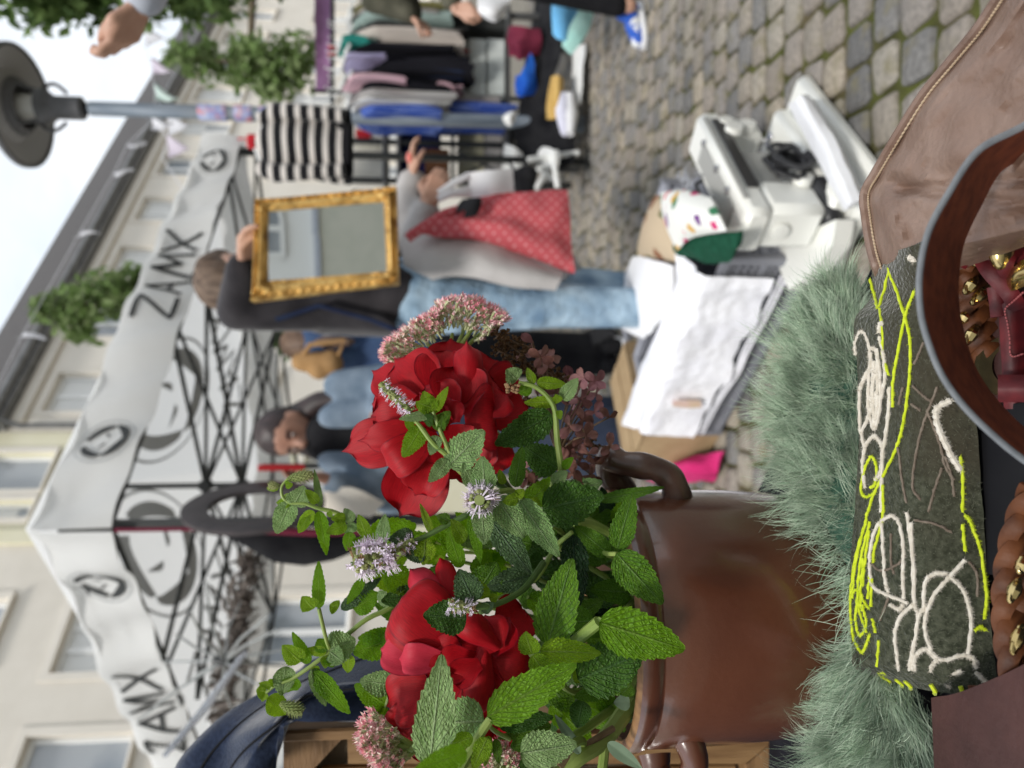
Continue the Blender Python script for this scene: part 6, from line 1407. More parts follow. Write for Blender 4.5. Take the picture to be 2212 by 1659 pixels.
pp(660, 1060, 520, 900, 120, dt=26, db=22, cup=.6, back=.6)
stem(r1, [zp('S5', 760, 1150, Y1 + .03), zp('S5', 950, 1330, .48), P(1180, 1120, .49), INS[0]], .0026, 'stem_dark')

# ================================================================ rose, lower left
Y2 = .405
r2 = thing('rose', 'fuller red rose with rolled petals behind the big pale mint leaf', 'rose', zp('S8', 700, 900, Y2), 'red roses in the pot')
pp = lambda *a, **k: petal(r2, 'S8', *a, Y=Y2, **k)
pp(700, 640, 450, 375, 190, dt=-18, db=-6, cup=-.3, back=.5, m_='rose_pink', pt=.05)
pp(760, 640, 645, 305, 140, dt=-20, db=-6, cup=-.2, back=.4, pt=.10)
pp(1000, 800, 1180, 640, 330, dt=-22, db=-10, cup=.25, back=.7)
pp(900, 1050, 1240, 1080, 420, dt=-16, db=-8, cup=.22, back=.8, pt=.02)
pp(640, 1120, 310, 1250, 360, dt=-14, db=-6, cup=.15, back=.7)
pp(640, 1180, 345, 1470, 320, dt=-16, db=-8, cup=.15, back=.5)
pp(720, 1180, 450, 1560, 300, dt=-20, db=-10, cup=.2, back=.4, pt=.1)
pp(820, 1150, 1010, 1400, 420, dt=-14, db=-6, cup=.25, back=.6)
pp(900, 1150, 1120, 1590, 260, dt=-30, db=-18, cup=.2, back=.5)
pp(1050, 1000, 560, 1000, 620, dt=-8, db=-10, cup=.1, back=.2)
pp(760, 900, 330, 640, 400, dt=-4, db=4, cup=-.18, back=.9, pt=.02)
pp(760, 860, 400, 560, 430, dt=4, db=8, cup=-.10, back=1.0, pt=.02)
pp(620, 1000, 268, 890, 240, dt=0, db=4, cup=.2, back=.9, m_='rose_pink', pt=.06)
pp(700, 960, 400, 950, 190, dt=12, db=10, cup=.4, back=1.4, m_='rose_pink', t0=.5)
pp(800, 1010, 560, 890, 280, dt=10, db=10, cup=.2, back=.5, pt=.12)
pp(800, 1040, 600, 1130, 260, dt=10, db=10, cup=.3, back=.7)
pp(820, 1100, 640, 1260, 300, dt=4, db=8, cup=.3, back=.7)
pp(980, 950, 1220, 1000, 330, dt=10, db=8, cup=-.10, back=.9, pt=.02)
pp(950, 1000, 1010, 1340, 260, dt=6, db=8, cup=.35, back=.6)
pp(930, 860, 860, 1330, 200, dt=20, db=14, cup=-.40, back=.8, pt=.06, t0=.65)
pp(1030, 880, 790, 700, 190, dt=22, db=16, cup=-.45, back=1.3, pt=.02, t0=.45)
pp(1010, 900, 940, 690, 240, dt=12, db=14, cup=.1, back=1.0)
pp(960, 920, 1080, 700, 230, dt=4, db=8, cup=.45, back=.4)
pp(880, 960, 640, 1000, 230, dt=16, db=14, cup=.4, back=.9)
pp(900, 980, 720, 1080, 180, dt=20, db=18, cup=.5, back=.8)
stem(r2, [zp('S8', 860, 1100, Y2 + .03), zp('S8', 1250, 1200, .46), INS[1]], .0026, 'stem_dark')

# ================================================================ mint sprigs
NOTE = {}
def sprig(label, at): return thing('mint_sprig', label, 'mint sprig', at, 'mint sprigs in the pot')
s1_ = sprig('tall mint sprig with a green bud spike standing out furthest at the upper left', zp('C', 780, 460, .45))
for a in (('C', 300, 200, 140, 215, 75, 'ly'), ('C', 470, 425, 600, 200, 190, 'lp'), ('C', 440, 370, 265, 755, 190, 'lp'), ('C', 430, 390, 250, 400, 90, 'ly'), ('C', 760, 395, 615, 235, 90, 'ly'), ('C', 790, 445, 715, -10, 64, 'lp'), ('C', 720, 500, 500, 690, 110, 'ly'), ('C', 640, 560, 530, 760, 90, 'ly'),
          ('C', 765, 490, 875, 1015, 115, 'lb'), ('C', 1090, 570, 915, 580, 95, 'ly'), ('C', 1095, 640, 865, 750, 120, 'ly'), ('C', 1170, 620, 1070, 455, 100, 'lp'), ('C', 1160, 620, 1105, 785, 125, 'lp'), ('C', 1150, 740, 1100, 965, 110, 'lb'), ('C', 1345, 790, 1240, 530, 110, 'ly'),
          ('C', 1290, 830, 1165, 1010, 135, 'lb'), ('C', 400, 330, 350, 290, 60, 'ly'), ('C', 370, 180, 460, 170, 70, 'ly'), ('C', 880, 500, 930, 560, 50, 'ly'), ('C', 1330, 830, 1240, 800, 40, 'ly')): leaf(s1_, *a, .452, dt=lr.uniform(-8, 8))
leaf(s1_, 'C', 1355, 850, 1940, 665, 300, 'lb', .462, -6, fold=.1)
leaf(s1_, 'C', 1515, 895, 1555, 530, 125, 'lp', .45, 4)
stem(s1_, [zp('C', 400, 110, .452), zp('C', 330, 200, .452), zp('C', 340, 320, .452), zp('C', 430, 390, .452), zp('C', 600, 400, .452), zp('C', 780, 460, .453), zp('C', 1000, 520, .455), zp('C', 1220, 690, .458), zp('C', 1350, 840, .46), zp('C', 1600, 1120, .465), zp('S8', 700, 200, .475), INS[2]], (.0008, .0019))
def bud_spike(par, a, b, r, n=70, m_=('mint_calyx', 'ly')):
    mb = MB(); d = (b - a); L = d.length; d = d / L; u = d.orthogonal().normalized(); v = d.cross(u); rn = random.Random(int(L * 1e5))
    for i in range(n):
        t_ = i / n; an = i * 2.4; rr = r * (.35 + .65 * math.sin(PI * (1 - t_) * .85 + .35)); o = u * math.cos(an) + v * math.sin(an); p = a + d * L * t_ + o * rr * .6
        mb.ball(p, rr * .38, 5); e_ = p + o * rr * .9 + d * rr * .5; mb.tube([p, e_], [rr * .12, rr * .03], 4, cap=False)
    mb.tube([a, b], r * .3, 6); return build('bud_spike', mb, m_[0], par)
bud_spike(s1_, zp('C', 400, 110, .452), zp('C', 700, 50, .452), .0035)
bud_spike(s1_, zp('C', 300, 190, .452), zp('C', 170, 190, .452), .0026, 40)
def flower_spike(par, a, b, r, n=150, brown=.15, seed=1):
    rn = random.Random(seed); mb = MB(); d = (b - a); L = max(d.length, 1e-4); d = d / L; u = d.orthogonal().normalized(); v = d.cross(u)
    mb.tube([a, a.lerp(b, .5), b], [r * .3, r * .42, r * .25], 8, m=1)
    for i in range(n):
        t_ = rn.random(); an = rn.random() * 6.283; o = (u * math.cos(an) + v * math.sin(an) + d * rn.uniform(-.3, .5)).normalized(); p0 = a + d * L * t_ + o * r * .3
        rr = r * rn.uniform(.7, 1.05)
        if rn.random() < .45: mb.ball(p0 + o * r * .2, r * .13, 5, m=1); continue
        m_ = 2 if rn.random() < brown else 0
        p1 = p0 + o * rr * .45; q = o.orthogonal().normalized(); mb.tube([p0, p1], [r * .05, r * .07], 4, m=m_, cap=False)
        for k_ in range(4):
            e_ = Matrix.Rotation(k_ * PI / 2 + i, 3, o) @ q; sd_ = o.cross(e_); tipp = p1 + e_ * r * .20 + o * r * .12
            mb.add([p1, p1 + e_ * r * .10 + sd_ * r * .06 + o * r * .08, tipp, p1 + e_ * r * .10 - sd_ * r * .06 + o * r * .08], [(0, 1, 2, 3)], m_)
        for k_ in range(2):
            e_ = Matrix.Rotation(k_ * 2.6 + i, 3, o) @ q; mb.tube([p1, p1 + o * rr * .42 + e_ * r * .10], [r * .022, r * .014], 3, m=m_, cap=False)
    o_ = build('flower_spike', mb, ['mint_lilac', 'mint_calyx', 'mint_brown'], par, smooth=False, recalc=False); return o_

s2_ = sprig('mint sprig tipped with a hairy green spike leaning over the navy jacket', zp('D', 480, 540, .44))
for a in (('D', 165, 790, 425, 985, 190, 'ly'), ('D', 390, 395, 350, 760, 195, 'lp'), ('D', 480, 520, 400, 740, 190, 'lb'), ('D', 150, 700, 30, 690, 140, 'ly'), ('D', 260, 640, 60, 600, 70, 'ly'), ('D', 590, 335, 360, 140, 170, 'ly'), ('D', 690, 355, 475, -20, 110, 'lb'), ('D', 725, 420, 895, 885, 140, 'lp'), ('D', 740, 450, 1195, 985, 165, 'lb'),
          ('D', 905, 210, 615, 190, 90, 'ly'), ('D', 930, 195, 1265, 60, 290, 'lp'), ('D', 945, 210, 1110, 345, 180, 'lp'), ('D', 905, 200, 790, 40, 150, 'lb'), ('D', 895, 260, 890, 415, 95, 'ly'), ('D', 930, 270, 985, 395, 130, 'lb'), ('D', 1185, 240, 1165, 495, 115, 'ly'), ('D', 735, 390, 800, 490, 80, 'ly'), ('D', 270, 620, 180, 560, 60, 'ly'), ('D', 145, 730, 110, 850, 60, 'ly')): leaf(s2_, *a, .44, dt=lr.uniform(-8, 8))
leaf(s2_, 'D', 1700, 55, 1235, 230, 270, 'lb', .455, 0, fold=.1); leaf(s2_, 'D', 1760, 20, 1290, 40, 170, 'lb', .458)
stem(s2_, [zp('D', 150, 720, .44), zp('D', 280, 620, .44), zp('D', 480, 540, .44), zp('D', 720, 380, .44), zp('D', 960, 190, .442), zp('S8', 50, 785, .445), zp('S8', 260, 650, .45), zp('S8', 700, 560, .465), INS[3]], (.0009, .0019))
bud_spike(s2_, zp('D', 330, 850, .437), zp('D', 605, 965, .437), .0036, 90)

s3_ = sprig('mint sprig with a big lilac flower spike between the two roses', zp('S8', 500, 160, .42))
for a in (('C', 1560, 1200, 1945, 1460, 240, 'lb'), ('C', 1950, 1480, 1510, 1560, 190, 'ld'), ('C', 2030, 850, 2030, 1125, 190, 'ly'), ('C', 2035, 960, 1790, 1010, 190, 'lg'), ('C', 1900, 780, 1600, 830, 150, 'lg'), ('C', 1590, 1480, 1480, 1600, 150, 'lp'), ('S8', 800, 195, 715, 50, 90, 'ly'), ('S8', 775, 360, 690, 100, 95, 'lb'), ('S8', 840, 10, 905, 335, 75, 'lb'), ('S8', 545, 170, 535, 345, 100, 'ly'),
          ('C', 2110, 755, 1975, 400, 70, 'ly'), ('S8', 650, 280, 620, 350, 60, 'ly'), ('S8', 700, 60, 620, 20, 70, 'lm')): leaf(s3_, *a, .425, dt=lr.uniform(-6, 8))
stem(s3_, [zp('C', 1150, 1120, .418), zp('C', 1500, 1030, .42), zp('C', 1900, 850, .423), zp('S8', 560, 150, .425), zp('S8', 700, 75, .427), zp('S8', 860, -10, .43), zp('S5', 1050, 1500, .45), INS[4]], (.0012, .0022), 'stem_dark')
flower_spike(s3_, zp('C', 1180, 1100, .418), zp('C', 1600, 990, .42), .0115, 210, .06, 4); flower_spike(s3_, zp('C', 1600, 990, .42), zp('C', 1900, 830, .423), .006, 80, .3, 5)
s4_ = sprig('leggy mint sprig rising from the dark leaves left of the second rose', zp('C', 770, 1640, .43))
for a in (('C', 775, 1645, 765, 1085, 115, 'lb'), ('C', 710, 1650, 575, 1520, 150, 'ly'), ('C', 1035, 1660, 1510, 1280, 120, 'lg'), ('C', 1180, 1655, 1485, 1465, 210, 'lb'), ('C', 1000, 1650, 900, 1600, 120, 'ly'), ('C', 1300, 1290, 1100, 1600, 90, 'lb')): leaf(s4_, *a, .435, dt=lr.uniform(-6, 6))
stem(s4_, [zp('C', 770, 1645, .435), zp('D', 900, 60, .438), zp('D', 950, 190, .442)], .0012)

s5_ = sprig('slim mint sprig with a long lilac spike lying across the larger rose', zp('S5', 650, 1200, .40))
for a in (('S5', 592, 1010, 530, 880, 100, 'ly'), ('S5', 600, 985, 480, 945, 100, 'ly'), ('S5', 592, 1020, 692, 845, 60, 'ly'), ('S5', 590, 1025, 375, 1055, 62, 'lp'), ('S5', 445, 1045, 440, 1130, 60, 'lb'), ('S5', 525, 1100, 400, 1312, 120, 'lb'), ('S5', 600, 1120, 705, 1005, 90, 'lm'), ('S5', 540, 1080, 590, 1040, 80, 'ld'), ('S5', 625, 1165, 575, 1290, 80, 'lp'), ('S5', 695, 1360, 925, 1130, 200, 'lp'), ('S5', 690, 1320, 568, 1465, 95, 'lp'), ('S5', 640, 1140, 660, 1040, 50, 'lm')): leaf(s5_, *a, .402, dt=lr.uniform(-4, 8))
stem(s5_, [zp('S5', 440, 1030, .402), zp('S5', 500, 1090, .402), zp('S5', 600, 1220, .402), zp('S5', 720, 1320, .405), zp('S5', 800, 1420, .415), zp('B', 700, 900, .45), INS[5]], (.0011, .0021)); stem(s5_, [zp('S5', 595, 1010, .401), zp('S5', 640, 1130, .401), zp('S5', 718, 1315, .404)], (.001, .0014))
flower_spike(s5_, zp('S5', 250, 825, .404), zp('S5', 455, 1010, .402), .0052, 150, .15, 8)

s6_ = sprig('curving mint sprig with a rolled pale leaf in front of the dried hydrangea', zp('S5', 1400, 1000, .42))
for a in (('S5', 1140, 805, 1075, 735, 115, 'lp'), ('S5', 1245, 830, 1205, 722, 55, 'ly'), ('S5', 1265, 815, 1465, 835, 75, 'ly'), ('S5', 1235, 850, 1140, 880, 85, 'lb'), ('S5', 1430, 930, 1532, 795, 90, 'lp'), ('S5', 1385, 945, 1185, 950, 75, 'ly'), ('S5', 1410, 950, 1385, 895, 60, 'ly'), ('S5', 1365, 1030, 995, 1225, 190, 'ld'), ('S5', 1410, 1000, 1420, 1060, 40, 'ly')): leaf(s6_, *a, .422, dt=lr.uniform(-6, 6))
stem(s6_, [zp('S5', 1150, 820, .422), zp('S5', 1260, 850, .422), zp('S5', 1350, 930, .422), zp('S5', 1385, 1020, .423), zp('S5', 1400, 1200, .425), zp('S5', 1425, 1380, .43), zp('B', 950, 600, .46), INS[6]], (.0012, .0024))
mb = MB(); rn = random.Random(31)
for i in range(26): p = zp('S5', rn.uniform(1065, 1150), rn.uniform(828, 885), .42 + rn.uniform(-.002, .002)); mb.ball(p, rn.uniform(.0006, .0013), 5)
o = build('dried_flower', mb, 'mint_brown', s6_); o['kind'] = 'stuff'

s7_ = sprig('broad mint sprig in the middle with a lilac flower seen end on', zp('B', 150, 500, .40))
for a in (('B', 150, 460, 125, 125, 230, 'lp', .396, 4), ('B', 40, 420, -70, 190, 150, 'lp', .402, 4), ('B', 115, 640, 150, 1005, 200, 'lp', .394, 8), ('B', 265, 530, 545, 935, 250, 'lp', .402, 8), ('B', 505, 555, 885, 1135, 245, 'lp', .41, 10), ('B', 225, 780, 620, 1310, 240, 'lg', .418, 6), ('B', 615, 1315, 185, 1430, 230, 'lg', .414, 10), ('B', 455, 430, 520, 10, 150, 'lm', .42, 0), ('B', 490, 540, 335, 575, 115, 'ly', .40, 4), ('B', 470, 520, 545, 455, 95, 'ly', .40, 2), ('B', 600, 560, 690, 640, 130, 'ly', .42, 0), ('B', 340, 400, 295, 255, 80, 'ly', .41, 0),
          ('B', 620, 1000, 470, 960, 190, 'lm', .44, 0), ('B', 250, 1430, 30, 1350, 170, 'ly', .42, 0), ('B', 230, 1250, 0, 1230, 300, 'lb', .44, 0)): leaf(s7_, *a[:8], a[8])
flower_spike(s7_, zp('B', 95, 560, .388), zp('B', 120, 545, .40), .0098, 170, .08, 12)
stem(s7_, [zp('B', 110, 550, .40), zp('B', 330, 470, .41), zp('B', 480, 500, .42), zp('B', 800, 800, .45), INS[2]], (.0014, .0022))
s8_ = sprig('dark mint sprig with large net veined leaves at the pot mouth', zp('B', 900, 700, .43))
for a in (('B', 890, 245, 545, 25, 300, 'ld', .432, 0), ('B', 730, 655, 1350, 510, 410, 'ld', .424, 6), ('B', 1290, 560, 1955, 430, 110, 'lm', .44, 6), ('B', 830, 395, 975, 270, 130, 'lp', .425, 4), ('B', 935, 240, 1035, 130, 85, 'lb', .425, 4), ('B', 1480, 1055, 1640, 485, 230, 'lm', .41, 4), ('B', 1400, 1105, 1055, 815, 190, 'lm', .418, -4), ('B', 1035, 910, 1090, 1650, 250, 'lk', .44, 0), ('B', 1610, 1490, 1215, 1450, 230, 'lm', .445, 0), ('B', 730, 780, 890, 760, 160, 'lg', .43, 4), ('B', 800, 860, 830, 960, 120, 'lm', .432, 2), ('B', 740, 1150, 570, 1200, 150, 'ld', .43, 0)): leaf(s8_, *a[:8], a[8])
leaf(s8_, 'B', 1472, 1095, 1945, 1615, 330, 'lm', .402, 10, fold=.15, roll=0.1)
stem(s8_, [zp('B', 1025, 880, .42), zp('B', 860, 1030, .43), zp('B', 700, 1300, .432), zp('B', 500, 1450, .43), zp('B', 280, 1570, .425)], (.0013, .0024), 'stem_green'); stem(s8_, [zp('B', 1480, 1100, .405), zp('B', 1400, 1100, .412), zp('B', 1340, 1100, .44), INS[6]], .0014); stem(s8_, [zp('B', 1050, 780, .44), zp('B', 1350, 860, .45), INS[6] + Vector((0, 0, .01))], .003)
s9_ = sprig('bright mint sprig leaning over the pot rim at the lower left', zp('A', 500, 620, .395))
for a in (('A', 445, 625, 385, 430, 175, 'ly', .385, 6), ('A', 450, 640, 640, 905, 170, 'ly', .386, 6), ('A', 520, 605, 1070, 615, 205, 'ly', .388, 8), ('A', 590, 555, 790, -215, 345, 'lm', .398, 6), ('A', 860, 860, 1455, 620, 420, 'ld', .392, 8), ('A', 1005, 330, 690, 350, 240, 'lm', .42, 0), ('A', 905, 1050, 850, 1310, 180, 'ld', .42, 0), ('A', 1085, 955, 825, 1020, 130, 'lm', .40, 2), ('A', 900, 780, 830, 890, 120, 'ly', .40, 0), ('A', 340, 640, 170, 560, 120, 'lm', .405, 0), ('A', 1340, 900, 1250, 1000, 150, 'lm', .42, 0)): leaf(s9_, *a[:8], a[8])
leaf(s9_, 'A', 1052, 345, 1838, 600, 385, 'lb', .378, 12, fold=.16, roll=.1)
stem(s9_, [zp('A', 1050, 340, .385), zp('A', 760, 580, .40), zp('A', 490, 830, .41), zp('A', 150, 1110, .415), zp('A', -40, 1290, .42)], (.0034, .003)); stem(s9_, [zp('A', 440, 630, .39), zp('A', 600, 780, .41), zp('A', 1000, 900, .45), INS[0]], .0018); stem(s9_, [zp('A', 1052, 338, .385), zp('A', 1180, 330, .42), INS[1]], .0024)
s10 = sprig('front mint sprig with the largest pale leaf covering the second rose', zp('E', 1900, 830, .37))
leaf(s10, 'E', 1165, 1390, 1330, -45, 500, 'lp', .358, 12, fold=.2, roll=.12, curl=.04); leaf(s10, 'E', 1900, 815, 1170, 850, 560, 'lp', .372, -4, fold=.12, roll=-.1)
for a in (('E', 1745, 1030, 1295, 1175, 190, 'ly', .362, 4), ('E', 1935, 1035, 1740, 1460, 220, 'ly', .362, 4), ('E', 2045, 1050, 2095, 1405, 120, 'lm', .366, 0), ('A', 40, 1205, 848, 722, 320, 'lb', .368, 6), ('A', 130, 1250, 640, 1200, 180, 'ld', .374, 2), ('A', 340, 1530, 850, 1440, 290, 'lp', .37, 6), ('A', 620, 1270, 140, 1400, 110, 'lm', .375, 2), ('A', 400, 1420, 250, 1470, 130, 'lm', .374, 0), ('A', 520, 1580, 330, 1650, 180, 'ld', .38, 0), ('A', 60, 1370, 15, 1650, 95, 'ly', .366, 0)): leaf(s10, *a[:8], a[8])
leaf(s10, 'E', 1660, 1230, 980, 1480, 280, 'lb', .30, 10, fold=.1)
stem(s10, [zp('E', 1980, 790, .368), zp('E', 1850, 980, .366), zp('E', 1690, 1260, .362), zp('E', 1500, 1600, .355)], (.0024, .0028)); stem(s10, [zp('A', 40, 1215, .368), zp('A', 90, 1310, .37), zp('A', 250, 1400, .375)], .0012); stem(s10, [zp('E', 1500, 1600, .355), P(1120, 1690, .37), P(1250, 1600, .40), zp('A', 1000, 1500, .44), INS[3]], .0026)
s11 = sprig('pale mint sprig tip with lilac flower right above the second rose', zp('S8', 800, 600, .375))
for a in (('S8', 860, 580, 760, 375, 170, 'lg', .374, 6), ('S8', 810, 690, 535, 665, 200, 'ld', .38, 4), ('S8', 900, 500, 1010, 330, 190, 'lm', .41, 0), ('S8', 930, 560, 880, 440, 90, 'ly', .378, 2), ('S8', 960, 570, 1015, 540, 60, 'ly', .378, 0), ('S8', 910, 640, 990, 590, 70, 'lg', .374, 0), ('S8', 960, 600, 890, 660, 60, 'lp', .374, 0), ('S8', 350, 1000, 120, 1090, 10, 'lp', .43, 0)): 
    if a[5] > 20: leaf(s11, *a[:8], a[8])
flower_spike(s11, zp('S8', 700, 600, .37), zp('S8', 870, 620, .372), .0052, 110, .3, 17)
stem(s11, [zp('S8', 870, 620, .372), zp('S8', 1000, 600, .378), zp('S8', 1180, 500, .40), zp('S8', 1310, 330, .42)], (.0014, .002), 'stem_dark')
s12 = sprig('thin mint sprig with a toothed pale leaf against the navy jacket beside the second rose', zp('D', 1720, 650, .42))
for a in (('D', 1735, 620, 1315, 570, 220, 'lp'), ('D', 1650, 870, 1260, 620, 210, 'lb'), ('D', 1600, 920, 1390, 950, 90, 'ly'), ('D', 1640, 900, 1580, 1030, 120, 'lb'), ('D', 1795, 435, 1715, 500, 80, 'ly'), ('D', 1650, 930, 1690, 1060, 70, 'lp'), ('D', 1780, 540, 1850, 560, 90, 'lm')): leaf(s12, *a, .425, dt=lr.uniform(-4, 6))
stem(s12, [zp('D', 1640, 900, .425), zp('D', 1690, 740, .425), zp('D', 1770, 560, .426), zp('D', 1830, 380, .43), zp('S8', 500, 820, .445), zp('S8', 900, 700, .46), INS[4]], (.0013, .002))
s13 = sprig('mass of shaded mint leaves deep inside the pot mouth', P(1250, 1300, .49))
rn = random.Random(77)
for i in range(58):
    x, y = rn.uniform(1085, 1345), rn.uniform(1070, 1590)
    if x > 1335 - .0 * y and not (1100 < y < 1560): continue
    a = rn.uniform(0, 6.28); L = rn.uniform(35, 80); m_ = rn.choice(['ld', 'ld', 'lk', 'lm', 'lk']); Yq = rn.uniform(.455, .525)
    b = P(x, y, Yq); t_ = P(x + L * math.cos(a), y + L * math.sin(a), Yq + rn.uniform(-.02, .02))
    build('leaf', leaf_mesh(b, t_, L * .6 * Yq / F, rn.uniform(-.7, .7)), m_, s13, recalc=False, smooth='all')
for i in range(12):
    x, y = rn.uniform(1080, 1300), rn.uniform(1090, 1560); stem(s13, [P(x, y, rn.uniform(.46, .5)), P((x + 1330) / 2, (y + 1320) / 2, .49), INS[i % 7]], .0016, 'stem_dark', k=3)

s14 = sprig('broad bright mint leaves spilling over the pot mouth between the roses', P(1250, 1320, .44))
rn = random.Random(90)
BIG = [(1120, 1180, 1250, 1150), (1150, 1240, 1290, 1260), (1180, 1300, 1300, 1370), (1160, 1390, 1290, 1470), (1210, 1450, 1340, 1440), (1240, 1220, 1345, 1170), (1250, 1130, 1350, 1080), (1270, 1290, 1375, 1250), (1260, 1380, 1370, 1330), (1230, 1500, 1330, 1560), (1270, 1440, 1385, 1490), (1190, 1520, 1280, 1600), (1130, 1100, 1200, 1030), (1200, 1080, 1300, 1040), (1290, 1200, 1380, 1150), (1290, 1350, 1395, 1400), (1170, 1460, 1240, 1540), (1215, 1340, 1300, 1300), (1140, 1290, 1230, 1330), (1300, 1500, 1350, 1580), (1220, 1180, 1310, 1215), (1100, 1230, 1030, 1190), (1090, 1200, 1020, 1240), (1075, 1160, 990, 1170), (1100, 1270, 1010, 1265), (1060, 1180, 1090, 1110), (1120, 1140, 1070, 1080), (1310, 1270, 1372, 1310), (1330, 1130, 1360, 1070), (1280, 1560, 1360, 1530), (960, 1205, 865, 1150), (985, 1235, 890, 1262), (935, 1300, 845, 1245), (1005, 1180, 925, 1118), (905, 1340, 815, 1310), (1030, 1150, 985, 1108), (880, 1190, 800, 1225), (870, 1265, 790, 1240)]
for i, (x0, y0, x1, y1) in enumerate(BIG):
    Yq = (.452 + rn.uniform(-.012, .02)) if x0 > 1130 else .455 + rn.uniform(0, .015)
    b = P(x0, y0, Yq + .012); t_ = P(x1, y1, Yq - .006); L_ = math.hypot(x1 - x0, y1 - y0)
    build('leaf', leaf_mesh(b, t_, L_ * rn.uniform(.58, .72) * Yq / F, rn.uniform(-.4, .4), rn.uniform(.08, .25), rn.uniform(0, .14)), (rn.choice(['lm', 'lb', 'ld', 'lm', 'lb', 'lp']) if x0 > 1040 else rn.choice(['lb', 'lb', 'ly', 'lm'])), s14, recalc=False, smooth='all')
    if i % 3 == 0: stem(s14, [b, b.lerp(INS[i % 7], .5) + Vector((0, .006, .01)), INS[i % 7]], .0013, k=4)

# ================================================================ sedum
def sedum(label, arc, cen, Y, dep, n, rn, stems, inward=.42, size=.0054, leaves=()):
    t = thing('sedum_stem', label, 'sedum', cen)
    mb = MB()
    A_ = [Vector((*p, 0)) for p in arc]
    for i in range(n):
        u = rn.random(); w_ = rn.random() ** 1.6 * inward; p2 = spline(A_, u); c2 = Vector((*stems[0], 0)); q = p2.lerp(c2, w_)
        dep_ = rn.uniform(-dep, dep) * (1 - .4 * w_); pos = P(q.x, q.y, Y + dep_ + abs(dep_) * .15); o = (P(p2.x, p2.y, Y + dep_ * 1.6 - .02 * (rn.random())) - P(c2.x, c2.y, Y)).normalized()
        o = (o + Vector((rn.gauss(0, .3), rn.gauss(-.25, .3), rn.gauss(0, .3)))).normalized(); s = size * rn.uniform(.75, 1.15); qv = o.orthogonal().normalized(); inner = w_ > .22 * inward / .42
        for k_ in range(5):
            e_ = Matrix.Rotation(k_ * 2 * PI / 5 + i, 3, o) @ qv; sd_ = o.cross(e_); b0 = pos + o * s * .1; op = .55 if not inner else .28
            m1 = pos + e_ * s * .30 * op + o * s * .5; tp2 = pos + e_ * s * .70 * op + o * s * .98
            mb.add([b0, m1 + sd_ * s * .16, m1 - sd_ * s * .16], [(0, 1, 2)], 1 if not inner else 2); mb.add([m1 + sd_ * s * .16, tp2, m1 - sd_ * s * .16], [(0, 1, 2)], 0 if rn.random() < (.62 if not inner else .25) else 1)
            if rn.random() < .5: mb.tube([pos + o * s * .3, pos + o * s * 1.15 + e_ * s * .22], [s * .02, s * .02], 3, m=0, cap=False)
        mb.tube([pos - o * s * .7, pos + o * s * .3], [s * .10, s * .17], 5, m=2)
    o_ = build('flower_head', mb, ['sedum_pink', 'sedum_pale', 'sedum_bud'], t, smooth=False, recalc=False)
    for i, e in enumerate(stems[1:]):
        stem(t, [P(*stems[0], Y), P(lerp(stems[0][0], e[0], .5), lerp(stems[0][1], e[1], .45), Y - .004), P(*e, Y + .008 * math.sin(i * 2))], (.0022, .0011), 'stem_green', 'stem' if i == 0 else 'branch', 4)
    return t
z5 = lambda *l: [ZZ('S5', *p) for p in l]
arc1 = z5((305, 690), (285, 600), (380, 520), (480, 440), (590, 385), (640, 320), (740, 285), (860, 285), (950, 335), (1055, 400), (1000, 450))
sd1 = sedum('flat pink sedum head standing behind the larger rose', arc1, P(*ZZ('S5', 680, 620), .485), .485, .035, 640, random.Random(1), z5((690, 690), (560, 570), (480, 600), (640, 560), (720, 500), (800, 470), (860, 450), (900, 500), (420, 620), (760, 600)))
stem(sd1, [P(*ZZ('S5', 690, 690), .485), P(*ZZ('S5', 820, 900), .49), P(1200, 1080, .5), INS[0]], .003)
arc2 = [ZZ('E', *p) for p in ((430, 690), (300, 820), (270, 1050), (320, 1200), (470, 1330), (520, 1460), (640, 1560))]
sd2 = sedum('pink sedum head low on the left in front of the wooden panel', arc2, P(*ZZ('E', 760, 1150), .395), .395, .026, 420, random.Random(2), [ZZ('E', *p) for p in ((980, 1180), (600, 900), (560, 1100), (640, 1250), (760, 1400), (820, 1200))], .66, .0052)
stem(sd2, [P(*ZZ('E', 980, 1180), .395), P(1000, 1650, .41), P(1160, 1640, .43), INS[3]], .003)
arc3 = [ZZ('E', *p) for p in ((1870, 1380), (1960, 1180), (2130, 1130), (2300, 1230), (2420, 1400))]
sd3 = sedum('small pink sedum head peeping out under the bright leaves at the frame edge', arc3, P(*ZZ('E', 2150, 1450), .39), .39, .014, 130, random.Random(3), [ZZ('E', *p) for p in ((2180, 1560), (2000, 1400), (2150, 1350), (2280, 1420))], .6, .0050)
def smooth_leaf(par, zn, bx, by, tx, ty, w_, Y, dt=0):
    mb = leaf_mesh(zp(zn, bx, by, Y), zp(zn, tx, ty, Y - dt / 1000), w_ * ZN[zn][2] * Y / F, lr.uniform(-.3, .3), .2, .06, 10, .01, 0, 0); return build('leaf', mb, 'sedum_leaf', par, recalc=False, smooth='all')
smooth_leaf(sd3, 'A', 880, 1530, 660, 1185, 120, .40, 2); smooth_leaf(sd3, 'A', 1130, 1430, 1440, 1670, 150, .395, 6); smooth_leaf(sd3, 'A', 1330, 1065, 1185, 1070, 160, .42, 0)
stem(sd3, [zp('A', 1350, 1060, .44), zp('A', 1100, 1400, .42), zp('A', 880, 1560, .405), zp('A', 650, 1720, .40), P(*ZZ('E', 2180, 1560), .39)], (.0055, .0035)); stem(sd3, [zp('A', 1110, 1420, .418), zp('A', 1080, 1680, .41)], .003); stem(sd3, [zp('A', 1180, 1300, .42), zp('A', 900, 1480, .408), zp('A', 700, 1660, .40)], .002, 'stem_brown'); stem(sd3, [zp('A', 1350, 1060, .44), INS[2]], .0055)

